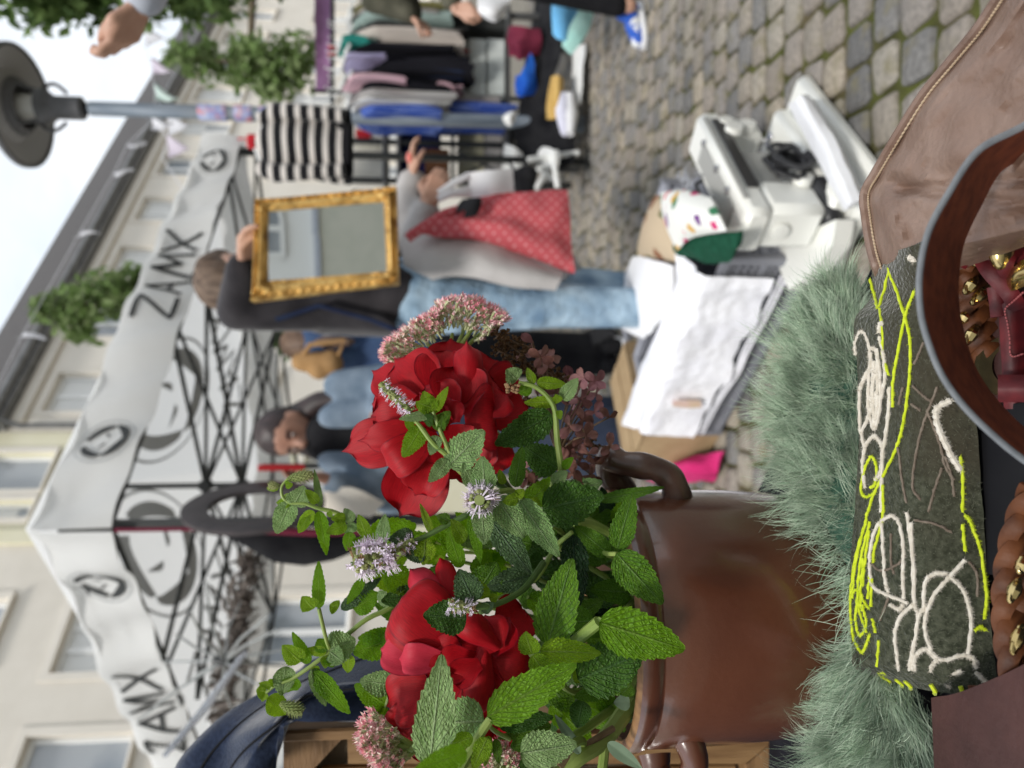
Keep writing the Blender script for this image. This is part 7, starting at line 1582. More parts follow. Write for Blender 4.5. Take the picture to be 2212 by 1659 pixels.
# ================================================================ dried hydrangea
hy_ = thing('dried_hydrangea', 'dried hydrangea head with mauve sepals and brown seed clusters', 'hydrangea', zp('S5', 1450, 1100, .48))
rn = random.Random(12)
cents = [(1240, 560, 2), (1290, 655, 1), (1180, 630, 2), (1500, 790, 0), (1570, 790, 0), (1645, 815, 0), (1650, 890, 0), (1550, 925, 0), (1470, 960, 0), (1640, 1010, 0), (1735, 1045, 1), (1560, 1060, 1), (1480, 1105, 0), (1740, 1235, 0), (1600, 1280, 1), (1645, 1345, 1), (1500, 1240, 1), (1540, 1340, 1), (1460, 1195, 0), (1320, 865, 0), (1430, 1330, 1), (1700, 1315, 1), (1620, 1420, 1), (1560, 1465, 1), (1200, 1440, 1), (1180, 1375, 1), (1250, 1480, 1), (1390, 890, 0), (1420, 1420, 1), (1530, 1000, 0), (1330, 690, 1), (1350, 640, 2), (1590, 1160, 1), (1500, 1410, 1)]
for (x, y, c_) in cents:
    k_ = rn.choice([2, 3, 3, 4]); a0 = rn.uniform(0, 6.28); Yq = .475 + rn.uniform(-.02, .02); ctr = zp('S5', x, y, Yq)
    if c_ == 2: k_ = 2
    for j in range(k_):
        a = a0 + j * 6.283 / max(k_, 3) + rn.uniform(-.3, .3); L = rn.uniform(58, 92)
        tip = zp('S5', x + L * math.cos(a), y + L * math.sin(a), Yq + rn.uniform(-.012, .012))
        mb = petal_mesh(ctr, tip, L * rn.uniform(.62, .85) / 3 * Yq / F, rn.uniform(-.6, .6), rn.uniform(-.2, .3), rn.uniform(-.3, .6), .5, .03, .1, rn.random() * 9, .04, .3)
        build('sepal', mb, ('sepal_mauve', 'sepal_brown', 'sepal_pink')[c_ if rn.random() < .8 else 0], hy_, recalc=False, smooth='all')
    stem(hy_, [ctr, ctr.lerp(zp('S5', 1400, 1250, .49), .5) + Vector((0, .004, 0)), zp('S5', 1400, 1300, .49)], .0006, 'stem_brown', 'branch', 3)
mb = MB(); br = MB()
for (a, b, n_, sp_) in (((930, 440), (1190, 650), 90, 34), ((1000, 600), (1180, 680), 50, 34), ((1060, 690), (1280, 760), 70, 34), ((1200, 700), (1450, 800), 70, 40), ((1040, 520), (1240, 600), 50, 30), ((1560, 1120), (1640, 1230), 36, 40), ((1200, 1480), (1420, 1500), 30, 40), ((1190, 900), (1260, 1000), 30, 30), ((1320, 760), (1400, 880), 30, 36)):
    br.tube([zp('S5', *a, .485), zp('S5', (a[0] + b[0]) / 2, (a[1] + b[1]) / 2 + 10, .483), zp('S5', *b, .485)], .0009, 6)
    for i in range(n_):
        t_ = rn.random(); c_ = zp('S5', lerp(a[0], b[0], t_), lerp(a[1], b[1], t_), .485); p = zp('S5', lerp(a[0], b[0], t_) + rn.gauss(0, sp_ * .6), lerp(a[1], b[1], t_) + rn.gauss(0, sp_ * .6), .485 + rn.gauss(0, .006)); r_ = rn.uniform(.0008, .0015)
        mb.ball(p, r_, 6); d = (p - c_).normalized(); mb.tube([p + d * r_ * .4, p + d * r_ * 1.5], [r_ * .75, r_ * .35], 5, cap=False)
        if i % 3 == 0: br.tube([c_, p], .0004, 4, cap=False)
o = build('seed_clusters', mb, 'seed_brown', hy_); o['kind'] = 'stuff'
o = build('seed_stalks', br, 'stem_brown', hy_); o['kind'] = 'stuff'
stem(hy_, [zp('S5', 1150, 650, .485), zp('S5', 1300, 860, .488), zp('S5', 1400, 1250, .49), P(1250, 1130, .5), INS[5]], .0018, 'stem_brown')
# ================================================================ faux fur scarf
fur = thing('fur_scarf', 'sea green long haired faux fur scarf wrapped round the foot of the pot', 'scarf', P(1800, 1000, .47))
fpth = [P(1812, 628, .485), P(1812, 690, .482), P(1812, 790, .478), P(1812, 910, .472), P(1820, 1040, .458), P(1845, 1160, .430), P(1878, 1270, .405), P(1895, 1380, .402), P(1900, 1480, .405), P(1925, 1600, .40), P(1945, 1720, .39)]
frr = [.008, .018, .028, .033, .030, .020, .009, .008, .018, .030, .034]
def fr_at(t): 
    i = t * 10; j = min(int(i), 9); return lerp(frr[j], frr[j + 1], i - j)
mb = MB(); mb.tube([spline(fpth, i / 40) - Vector((0, 0, .004)) for i in range(41)], [fr_at(i / 40) * .82 for i in range(41)], 14); build('pelt', mb, 'fur_pelt', fur)
fm = MATS['fur_green']; n_ = fm.node_tree; pb = n_.nodes['Principled BSDF']
gi = nd(n_, 'ShaderNodeNewGeometry'); rmp = nd(n_, 'ShaderNodeValToRGB'); rmp.color_ramp.elements[0].color = (.27, .42, .27, 1); rmp.color_ramp.elements[1].color = (.74, .86, .66, 1)
n_.links.new(gi.outputs['Random Per Island'], rmp.inputs[0])
nzf = nd(n_, 'ShaderNodeTexNoise', Scale=60, Detail=2); n_.links.new(gi.outputs['Position'], nzf.inputs['Vector']); mrf = nd(n_, 'ShaderNodeMapRange'); n_.links.new(nzf.outputs[0], mrf.inputs[0]); mrf.inputs[1].default_value = .35; mrf.inputs[2].default_value = .65; mrf.inputs[3].default_value = .55; mrf.inputs[4].default_value = 1.0
mxf = nd(n_, 'ShaderNodeMix', data_type='RGBA', blend_type='MULTIPLY'); mxf.inputs[0].default_value = 1; n_.links.new(rmp.outputs[0], mxf.inputs[6]); n_.links.new(mrf.outputs[0], mxf.inputs[7]); n_.links.new(mxf.outputs[2], pb.inputs['Base Color'])
rn = random.Random(6); mb = MB(); V_ = mb.v; F_ = mb.f
def lock(t_, an, L, n_str, stray=0):
    """one lock of hairs that share a root area, a direction and a bend"""
    r_ = fr_at(t_); c_ = spline(fpth, t_); tg = (spline(fpth, min(1, t_ + .01)) - spline(fpth, max(0, t_ - .01))).normalized()
    up = (UP - tg * UP.dot(tg)).normalized(); sd_ = tg.cross(up)
    if sd_.y > 0: sd_ = -sd_                                    # towards the camera
    nrm_ = up * math.cos(an) + sd_ * math.sin(an); root0 = c_ + nrm_ * r_ * .8
    c3_ = noise.noise(root0 * 22 + Vector((2, 9, 4)))
    lean = lerp(-.5, .3, min(1, t_ / .5)) if t_ < .55 else .25
    flow = up * (.8 - .35 * max(0, math.sin(an))) + nrm_ * .4 + tg * (lean + .6 * c3_ + rn.gauss(0, .26)) + sd_ * rn.gauss(0, .22)
    d0 = flow.normalized(); b0 = Vector((rn.gauss(0, .55), rn.gauss(0, .4), rn.gauss(-.55, .4))) + tg * rn.gauss(0, .5)
    sdv = d0.cross((CAM - root0).normalized()); sdv = sdv.normalized() if sdv.length > 1e-5 else tg
    K = 7
    for q in range(n_str):
        off = (tg * rn.gauss(0, 1) + sdv * rn.gauss(0, 1) + nrm_ * rn.gauss(0, .4)) * (.0032 + stray)
        d = (d0 + Vector((rn.gauss(0, .07), rn.gauss(0, .07), rn.gauss(0, .07))) * (1 + stray * 500) - off * 26).normalized(); l_ = L * rn.uniform(.7, 1.12); wd = rn.uniform(.00012, .00027)
        b1 = tg * .35 * rn.gauss(0, .6) + nrm_ * rn.gauss(0, .15); ph = rn.uniform(0, 2) + 3 * c3_; bend = b0 + Vector((rn.gauss(0, .18), rn.gauss(0, .18), rn.gauss(0, .18))); o = len(V_); p = root0 + off; dd = d.copy()
        for k in range(K + 1):
            w_ = wd * (1 - (k / K) ** 1.5 * .85); V_.append(p - sdv * w_); V_.append(p + sdv * w_)
            p = p + dd * (l_ / K); dd = (dd + bend * (.3 * (k + 1) / K) + b1 * (.34 * math.sin(k * 1.5 + ph))).normalized()
        for k in range(K): F_.append((o + 2 * k, o + 2 * k + 1, o + 2 * k + 3, o + 2 * k + 2))
for i in range(1150):
    t_ = rn.random(); 
    if .50 < t_ < .70 and rn.random() < .55: continue
    thin = .45 if .48 < t_ < .72 else 1
    lock(t_, rn.uniform(-1.2, 2.3) if rn.random() < .85 else rn.uniform(2.3, 3.2), rn.uniform(.020, .043) * thin * (.75 if t_ < .12 else 1) * (1.35 if rn.random() < .1 else 1), 17 if thin == 1 else 8)
for i in range(420): lock(rn.random(), rn.uniform(-1.0, 1.6), rn.uniform(.02, .045), 2, .003)
mb.m = [0] * len(F_)
o = build('fur_hair', mb, 'fur_green', fur, smooth='all', recalc=False); o['kind'] = 'stuff'

# ================================================================ embroidered felt pouch
PL = [(1904, 553), (1884, 585), (1884, 640), (1846, 693), (1851, 790), (1856, 920), (1850, 1040), (1846, 1106), (1838, 1200), (1835, 1306), (1840, 1400), (1846, 1442), (1893, 1462)]
PR_ = [(1985, 526), (2010, 575), (2040, 640), (2060, 700), (2080, 790), (2110, 920), (2118, 1040), (2124, 1106), (2130, 1200), (2137, 1306), (2146, 1400), (2152, 1450), (2158, 1500)]
LY = [Vector((*p, 0)) for p in PL]; RY = [Vector((*p, 0)) for p in PR_]
def pdepth(v): return lerp(.396, .338, v) - .012 * math.sin(PI * min(max(v, 0), 1))
def pouch_pt(u, v, off=0):
    p = spline(LY, u).lerp(spline(RY, u), v)
    if u > .92: p.x += (u - .92) / .08 * 34 * math.sin(PI * v) * .0; p.y += 14 * math.sin(PI * v) * (u - .92) / .08
    return P(p.x, p.y, pdepth(v) - off)
pou = thing('felt_pouch', 'olive felt pouch embroidered with yellow and cream wool loops', 'pouch', P(2000, 1000, .39))
mb = MB(); mb.sheet(lambda u, v: pouch_pt(u, v) + Vector((0, .0005 * noise.noise(Vector((u * 30, v * 8, 1))), 0)), 110, 50, .021); build('felt_body', mb, 'felt_olive', pou)
def yp(x, y, off=.0008):
    lo = interp_x(LY, y); hi = interp_x(RY, y); v = (x - lo) / max(hi - lo, 1); return P(x, y, pdepth(v) - off)
def interp_x(C, y):
    for a, b in zip(C[:-1], C[1:]):
        if (a.y <= y <= b.y) or a is C[0] and y < a.y: return lerp(a.x, b.x, min(1, max(0, (y - a.y) / max(b.y - a.y, 1e-3))))
    return C[-1].x
yfz = {'yarn_yellow': MB(), 'yarn_cream': MB(), 'yarn_taupe': MB()}
yr = random.Random(14)
def yarn(zn, pts, m_, r_):
    c = [Vector((*ZZ(zn, *p), 0)) for p in pts]; n = max(6, (len(c) - 1) * 7); ps = []
    for i in range(n + 1):
        q = spline(c, i / n); ps.append(yp(q.x + yr.gauss(0, .5), q.y + yr.gauss(0, .5), .0006 + r_ * .02))
    if zn == 'S9' and r_ > .0009: r_ *= .92
    mb = MB(); mb.tube(ps, [r_ * (1 + .22 * math.sin(i * 2.1)) for i in range(n + 1)], 7); build('yarn', mb, m_, pou)
    fz = yfz[m_]
    for i in range(n):
        for k in range(30 if m_ == 'yarn_cream' else 14):
            p = ps[i].lerp(ps[i + 1], yr.random()); d = Vector((yr.gauss(0, 1), yr.gauss(-.5, .6), yr.gauss(0, 1))).normalized(); e_ = p + d * min(r_, .0012) * yr.uniform(1.3, 3.1)
            s_ = d.cross((CAM - p).normalized()).normalized() * .00013; fz.add([p - s_, p + s_, e_], [(0, 1, 2)])
Yl, Cr, Tp = ('yarn_yellow', .00076), ('yarn_cream', .00096), ('yarn_taupe', .0006)
for zn, st, pts in (
    ('S6', Yl, [(1330, 0), (1335, 90), (1390, 240), (1440, 400), (1475, 560), (1470, 760), (1450, 950), (1420, 1120), (1385, 1240), (1310, 1400), (1240, 1540), (1200, 1659)]),
    ('S9', Yl, [(1200, 0), (1170, 120), (1120, 300), (1092, 480), (1088, 640), (1100, 780), (1120, 850), (1160, 910), (1195, 840), (1212, 790)]),
    ('S6', Yl, [(1500, 225), (1440, 400), (1390, 640), (1365, 800), (1360, 980)]), ('S6', Yl, [(1212, 150), (1245, 260), (1270, 330), (1335, 100)]), ('S6', Yl, [(1275, 340), (1295, 500), (1298, 650), (1335, 770)]),
    ('S6', Yl, [(1240, 1540), (1190, 1560), (1155, 1520), (1180, 1380), (1220, 1300), (1255, 1360), (1250, 1470), (1215, 1500)]), ('S6', Yl, [(1295, 1480), (1300, 1659)]),
    ('S9', Yl, [(1300, -10), (1285, 90), (1240, 250), (1235, 330)]), ('S9', Yl, [(1190, 60), (1150, 200), (1110, 400), (1100, 560)]), ('S9', Yl, [(1215, 60), (1165, 250), (1135, 480), (1145, 640), (1192, 780)]), ('S9', Yl, [(1170, 300), (1152, 520), (1160, 640)]),
    ('S9', Yl, [(1100, 520), (1140, 505), (1180, 590), (1205, 625)]), ('S9', Yl, [(1130, 560), (1120, 700), (1150, 800), (1190, 720), (1165, 600)]), ('S9', Yl, [(1205, 120), (1180, 330), (1165, 480)]), ('S9', Yl, [(1215, 400), (1197, 560)]), ('S9', Yl, [(1225, 430), (1220, 610)]), ('S9', Yl, [(1225, 690), (1250, 780)]), ('S9', Yl, [(1270, 830), (1260, 1000)]),
    ('S9', ('yarn_yellow', .0016), [(1270, 1030), (1290, 1050), (1310, 1030), (1285, 1035)]), ('S9', Yl, [(1830, 20), (1860, 60), (1890, 130), (1930, 240), (1960, 450), (1970, 560), (1955, 690)]), ('S9', Yl, [(1815, 80), (1830, 250)]), ('S9', Yl, [(1890, 770), (1930, 745), (1960, 765)]), ('S6', Yl, [(1800, 1300), (1815, 1450), (1812, 1659)]),
    ('S6', Cr, [(1120, 640), (1120, 560), (1155, 490), (1195, 530), (1215, 640), (1220, 720), (1165, 820), (1145, 900), (1150, 1100), (1180, 1250)]), ('S6', Cr, [(1150, 860), (1190, 760), (1240, 740), (1275, 790), (1252, 900), (1215, 1010), (1160, 1140)]),
    ('S6', Cr, [(1222, 620), (1205, 800), (1205, 1000), (1240, 1120), (1275, 1000), (1280, 800), (1255, 620), (1225, 600)]), ('S6', Cr, [(1240, 680), (1230, 900), (1245, 1120)]), ('S6', Cr, [(1262, 600), (1262, 820), (1250, 1090)]), ('S6', Cr, [(1245, 760), (1220, 920), (1250, 1050), (1268, 900)]), ('S6', Cr, [(1225, 850), (1232, 1000)]), ('S6', Cr, [(1275, 520), (1300, 640), (1310, 800), (1270, 960)]),
    ('S6', Cr, [(1340, 850), (1330, 1050), (1300, 1250), (1280, 1400), (1250, 1450)]), ('S6', Cr, [(1240, 1160), (1190, 1220), (1165, 1350), (1180, 1500)]), ('S6', Cr, [(1240, 1160), (1290, 1230), (1290, 1400), (1285, 1659)]), ('S6', ('yarn_cream', .0016), [(1285, 430), (1278, 500)]), ('S6', ('yarn_cream', .0019), [(1480, 5), (1500, 30)]),
    ('S6', ('yarn_cream', .0015), [(1740, 935), (1650, 985), (1645, 1060), (1680, 1170), (1740, 1290), (1800, 1390)]),
    ('S9', Cr, [(1350, 20), (1260, 90), (1215, 250), (1215, 400), (1240, 490), (1330, 540), (1460, 590)]), ('S9', Cr, [(1350, 20), (1400, 70), (1430, 240), (1425, 400), (1430, 560)]), ('S9', Cr, [(1285, 60), (1300, 250), (1310, 430), (1330, 520)]), ('S9', Cr, [(1450, 0), (1480, 200), (1500, 400), (1500, 600), (1525, 680), (1490, 900), (1460, 1080)]), ('S9', Cr, [(1480, 70), (1490, 300), (1500, 560)]),
    ('S9', Cr, [(1730, 420), (1640, 520), (1580, 650), (1570, 780), (1610, 890)]), ('S9', Cr, [(1730, 420), (1800, 480), (1850, 590), (1870, 720), (1850, 920)]), ('S9', Cr, [(1560, 640), (1570, 460), (1630, 400), (1710, 400)]), ('S9', Cr, [(1730, 420), (1830, 310)]), ('S9', Cr, [(1490, 600), (1410, 680), (1375, 800), (1390, 950), (1410, 1080)]), ('S9', Cr, [(1525, 680), (1570, 600)]), ('S9', Cr, [(1480, 1080), (1500, 960), (1530, 910), (1590, 890), (1680, 960), (1800, 930), (1880, 950), (1900, 1010)]),
    ('S9', Cr, [(1460, 1080), (1530, 1105), (1600, 1080), (1610, 1010), (1640, 960)]), ('S9', Cr, [(1500, 980), (1520, 1060), (1600, 1070)]), ('S9', Cr, [(1340, 600), (1400, 630), (1430, 600)]), ('S9', Cr, [(1900, 1040), (1960, 1100), (2000, 1165)]), ('S9', Cr, [(1720, 1110), (1740, 1060), (1800, 1030)]), ('S9', Cr, [(1620, 1080), (1700, 1110), (1730, 1130)]), ('S9', Cr, [(1590, 900), (1650, 965)]), ('S9', Cr, [(1470, 1000), (1500, 840)]),
    ('S6', Tp, [(1650, 850), (1590, 1000), (1540, 1150), (1500, 1350), (1490, 1500), (1540, 1580)]), ('S6', Tp, [(1490, 840), (1560, 910), (1610, 940)]), ('S6', Tp, [(1560, 560), (1500, 700)]), ('S6', Tp, [(1425, 850), (1400, 960)]), ('S6', Tp, [(1580, 1000), (1660, 1200), (1700, 1360), (1760, 1450)]), ('S6', Tp, [(1680, 1370), (1630, 1520), (1590, 1659)]), ('S6', Tp, [(1395, 1240), (1420, 1450), (1450, 1600)]), ('S6', Tp, [(1480, 960), (1540, 1000)]), ('S6', Tp, [(1700, 1300), (1740, 1420), (1760, 1560)]),
    ('S9', Tp, [(1500, 50), (1640, 80), (1740, 130)]), ('S9', Tp, [(1350, 140), (1350, 330), (1370, 400)]), ('S9', Tp, [(1220, 330), (1280, 380), (1390, 340), (1440, 280)]), ('S9', Tp, [(1330, 560), (1280, 700)]), ('S9', Tp, [(1850, 320), (1905, 400), (1910, 550)])): yarn(zn, pts, *st)
for k_, f_ in yfz.items(): o = build('yarn_fuzz', f_, k_, pou, smooth=False, recalc=False); o['kind'] = 'stuff'
mb = MB()
for v_ in (.11, .21, .28, .48, .71):
    a = pouch_pt(.972, v_, .0008); b = pouch_pt(.999, v_, .0016); vd = ray(2000, 1480).normalized()
    mb.tube([a, b, b + vd * .009 + Vector((-.0012, 0, 0))], .0012, 6)
o = build('edge_stitches', mb, 'yarn_yellow', pou); o['kind'] = 'stuff'
mb = MB()
for i in range(5200):
    u, v = yr.random(), yr.random() if yr.random() < .7 else yr.choice((0.004, .02)); p = pouch_pt(u, v, .0002); d = Vector((yr.gauss(0, 1), yr.gauss(-.7, .5), yr.gauss(.2, 1))).normalized(); s_ = d.cross((CAM - p).normalized()).normalized() * .00008
    mb.add([p - s_, p + s_, p + d * yr.uniform(.001, .0028)], [(0, 1, 2)])
o = build('felt_fuzz', mb, 'felt_fuzz', pou, smooth=False, recalc=False); o['kind'] = 'stuff'

# ================================================================ brown leather bag
bgL = thing('leather_bag', 'large soft brown leather bag with a piped and stitched edge', 'bag', PZ(2050, 300, TZ))
ed = [(2190, -60), (2155, -8), (2108, 62), (2050, 132), (1990, 205), (1930, 300), (1888, 372), (1864, 418), (1867, 470), (1880, 545), (1898, 600), (1915, 640)]
EDV = [Vector((*p, 0)) for p in ed]
def bz(u, s): return .750 - .022 * max(0, (u - .86) / .14) + .008 * math.sin(min(s, 60) / 60 * PI * .5) + .0035 * noise.noise(Vector((u * 6, s * .018, 3))) + .003 * noise.noise(Vector((u * 14, s * .05, 7)))
inn = Vector((.92, .40, 0)).normalized()
def bag_pt(u, s, lift=0):
    p = spline(EDV, u); q = p + Vector((1, lerp(.55, -.36, u), 0)).normalized() * s
    fold = .004 * math.exp(-((u - .55 - .0006 * s) / .035) ** 2) * min(1, s / 60) + .003 * math.exp(-((u - .66 + .0004 * s) / .03) ** 2) * min(1, s / 80)
    return PZ(q.x, q.y, bz(u, s) + lift - fold)
mb = MB(); sv = [0, 3, 8, 14, 20, 24, 30, 40, 55, 75, 100, 130, 165, 200, 240, 290, 350, 420]
def bs(u, v):
    i = v * (len(sv) - 1); j = min(int(i), len(sv) - 2); return bag_pt(u, lerp(sv[j], sv[j + 1], i - j), -.002 * math.exp(-((lerp(sv[j], sv[j + 1], i - j) - 19) / 4) ** 2))
mb.sheet(bs, 120, 34, .006); build('top_panel', mb, 'leather_brown', bgL)
mb = MB()
def side(u, v): p = bag_pt(u, 2); return p + Vector((-.012 * v, .02 * v, -.05 * v - .004))
mb.sheet(side, 60, 6, .003); build('side_panel', mb, 'leather_brown', bgL)
mb = MB(); mb.tube([bag_pt(i / 90, 3, .0015) for i in range(91)], .0026, 8); build('piping', mb, 'leather_brown', bgL)
mb = MB()
for i in range(110):
    u = (i + .1) / 110; mb.tube([bag_pt(u, 13, .0002), bag_pt(u + .0035, 12, .0012), bag_pt(u + .007, 13, .0002)], .0006, 6)
o = build('stitching', mb, 'thread_tan', bgL); o['kind'] = 'stuff'

# ================================================================ strap loop with grey cut edge
st_ = thing('leather_strap', 'wide ox brown leather strap loop with a grey painted edge', 'strap', P(2100, 650, .30))
SP = [(2330, 190), (2212, 263), (2108, 320), (2041, 417), (1998, 500), (1980, 586), (1981, 670), (1998, 740), (2028, 813), (2075, 880), (2141, 946), (2212, 1003), (2330, 1080)]
SPV = [Vector((*p, 0)) for p in SP]
def sfr(u):
    p = spline(SPV, u); t = (spline(SPV, min(1, u + .005)) - spline(SPV, max(0, u - .005))).normalized(); nrm_ = Vector((-t.y, t.x, 0))
    if nrm_.dot(Vector((2230, 620, 0)) - p) < 0: nrm_ = -nrm_
    return p, nrm_
def strap_pt(u, a, w_):                       # a: 0 outer .. 1 inner face, w_: 0 near edge .. 1 far edge
    p, nv = sfr(u); wid = lerp(50, 78, math.sin(PI * min(1, max(0, (u - .05) / .8))) ** 1.2)
    q = p + nv * (a * 15 + w_ * wid); return P(q.x, q.y, .252 + .030 * w_)
mb = MB(); mb.sheet(lambda u, v: strap_pt(u, 1, v) + Vector((0, -.0008 * math.sin(PI * v), 0)), 110, 8); mb.sheet(lambda u, v: strap_pt(u, 0, v), 110, 4); mb.sheet(lambda u, v: strap_pt(u, v, 1), 110, 2)
build('strap_band', mb, 'strap_inner', st_)
mb = MB(); mb.sheet(lambda u, v: strap_pt(u, v, -.004) + Vector((0, -.0006 * math.sin(PI * v), 0)), 110, 5); build('painted_edge', mb, 'strap_edge', st_)

# ================================================================ woven leather and red buckle strap inside the loop
wv = thing('woven_bag', 'woven tan leather bag with brass links showing inside the strap loop', 'bag', PZ(2190, 700, TZ))
mb = MB(); patch(mb, [[P(2040, 520, .372), P(2060, 700, .372), P(2120, 960, .365)], [P(2140, 500, .35), P(2150, 700, .35), P(2180, 980, .345)], [P(2330, 480, .31), P(2330, 700, .31), P(2330, 980, .31)]], 10, 14, .01); build('lining', mb, 'leather_maroon', wv)
def strip_(par, nm, pts, w_, m_, th=.0016, Yf=None, n=26):
    """flat leather strip through picture points with their own depths"""
    V3 = [Vector(p) for p in pts]; mb = MB(); ps = [spline(V3, i / n) for i in range(n + 1)]
    g_ = []
    for i in range(n + 1):
        q = P(ps[i].x, ps[i].y, ps[i].z); t = (P(*ps[min(i + 1, n)]) - P(*ps[max(i - 1, 0)])).normalized(); s_ = t.cross((CAM - q).normalized()).normalized(); g_.append((q, s_))
    hw = w_ / 2 * .33 / F
    mb.sheet(lambda u, v: g_[round(u * n)][0] + g_[round(u * n)][1] * ((v - .5) * 2 * hw) + (CAM - g_[round(u * n)][0]).normalized() * (.0006 * math.sin(PI * v) ** .6), n, 6, th); return build(nm, mb, m_, par)
h_ = lambda x, y, Y: (*ZZ('H', x, y), Y)
for i, (a, b) in enumerate((((470, 470), (640, 300)), ((455, 380), (600, 240)), ((455, 560), (740, 330)), ((480, 690), (700, 480)), ((520, 770), (730, 580)), ((560, 860), (740, 690)), ((470, 300), (560, 180)))):
    m_ = ((a[0] + b[0]) / 2, (a[1] + b[1]) / 2); strip_(wv, 'leather_strip', [h_(a[0] - 60, a[1] + 60, .352), h_(*a, .345), h_(*m_, .340), h_(*b, .346), h_(b[0] + 60, b[1] - 50, .352)], 25, 'leather_tan')
for i, (a, b) in enumerate((((500, 330), (660, 590)), ((580, 260), (740, 520)), ((470, 440), (620, 720)), ((520, 700), (610, 830)))):
    m_ = ((a[0] + b[0]) / 2, (a[1] + b[1]) / 2); strip_(wv, 'leather_strip', [h_(a[0] - 40, a[1] - 60, .350), h_(*a, .344), h_(*m_, .346), h_(*b, .342), h_(b[0] + 40, b[1] + 60, .352)], 22, 'leather_tan')
def link_(x0, y0, x1, y1, zn='H', Y=.335, par=None, w_=11, r_=.0012):
    a, b = Vector((*ZZ(zn, x0, y0), 0)), Vector((*ZZ(zn, x1, y1), 0)); d = b - a; s_ = Vector((-d.y, d.x, 0)).normalized() * w_; mb = MB(); ps = []
    for i in range(21):
        an = i / 20 * 2 * PI; q = (a + b) / 2 + d * .5 * math.cos(an) + s_ * math.sin(an) * .55; ps.append(P(q.x, q.y, Y - .003 * math.sin(an / 2)))
    mb.tube(ps, r_, 8); mb.add([], []); c_ = (a + b) / 2; 
    mb.tube([P(*(a.lerp(b, t)).xy, Y - .0025 * math.sin(PI * t)) for t in (.05, .25, .5, .75, .95)], [r_ * .6, r_ * 2.2, r_ * 2.6, r_ * 2.2, r_ * .6], 8); return build('brass_link', mb, 'brass', par)
for q in ((500, 420, 570, 325), (545, 490, 655, 375), (465, 610, 500, 560), (505, 750, 575, 635), (560, 235, 600, 190)): link_(*q, par=wv)
mb = MB(); c_ = Vector((*ZZ('H', 760, 900), 0)); o_ = []
mb.sheet(lambda u, v: P(c_.x + lerp(66, 38, v) * math.cos(u * 2 * PI), c_.y + lerp(66, 40, v) * math.sin(u * 2 * PI), .342), 40, 2, .003); build('brass_ring', mb, 'brass_old', wv)

bk = thing('buckle_strap', 'oxblood leather buckle strap with red stitching and a keeper loop', 'strap', PZ(2200, 800, TZ))
mb = MB(); tp4 = [Vector((*ZZ('H', *p), 0)) for p in ((722, 560), (722, 520), (760, 455), (830, 405), (900, 360))]
lf = [Vector((*ZZ('H', *p), 0)) for p in ((720, 520), (722, 640), (730, 780), (740, 955), (746, 1090), (752, 1180))]
def tabp(u, v):
    p = spline(lf, u); q = Vector((p.x + v * 110, p.y - v * 40 * (1 - u) - (18 * math.sin(min(1, v * 3) * PI / 2) if u < .12 else 0), 0)); return P(q.x, q.y, .326 - .010 * v - .002 * math.sin(PI * min(1, v * 2)))
mb.sheet(tabp, 30, 12, .0045); build('strap_tab', mb, 'leather_ox', bk)
mb = MB(); so = [h_(880, 415, .312), h_(820, 470, .318), h_(760, 530, .3225), h_(775, 620, .322), h_(790, 720, .3215), h_(800, 832, .321), h_(883, 818, .312)]
sv3 = [Vector(p) for p in so]
for i in range(26): a = spline(sv3, i / 26); b = spline(sv3, (i + .62) / 26); mb.tube([P(a.x, a.y, a.z - .0005), P(b.x, b.y, b.z - .0005)], .00042, 5)
o = build('stitching', mb, 'thread_red', bk); o['kind'] = 'stuff'
mb = MB(); mb.sheet(lambda u, v: P(*[lerp(a, b, v) for a, b in zip(ZZ('H', 712, lerp(955, 1135, u)), ZZ('H', 960, lerp(955, 1135, u)))], .320 - .012 * v - .003 * math.sin(PI * u)), 10, 10, .006); build('keeper_loop', mb, 'leather_ox', bk)
for w_, l in ((26, [(470, 230, .338), (520, 165, .33), (600, 140, .326), (700, 170, .322), (780, 190, .32), (900, 200, .318)]), (28, [(600, 190, .33), (660, 280, .325), (740, 370, .322), (800, 440, .320), (840, 520, .322)]), (26, [(850, 130, .32), (780, 190, .317), (760, 250, .318), (800, 330, .321)]), (22, [(690, 380, .328), (705, 480, .328), (715, 580, .327)])):
    strip_(bk, 'side_strap', [h_(*q) for q in l], w_, 'leather_ox', .002)
mb = MB(); patch(mb, [[P(*h_(820, 310, .318)), P(*h_(815, 350, .318)), P(*h_(830, 395, .318))], [P(*h_(860, 250, .314)), P(*h_(860, 310, .312)), P(*h_(870, 370, .314))], [P(*h_(980, 190, .305)), P(*h_(980, 260, .303)), P(*h_(980, 330, .305))]], 12, 12, .003); build('buckle', mb, 'brass', bk)
mb = MB(); mb.ball(P(*h_(735, 145, .318)), .0075, 14, sc_=(1.3, .6, .8)); build('stud', mb, 'brass', bk)

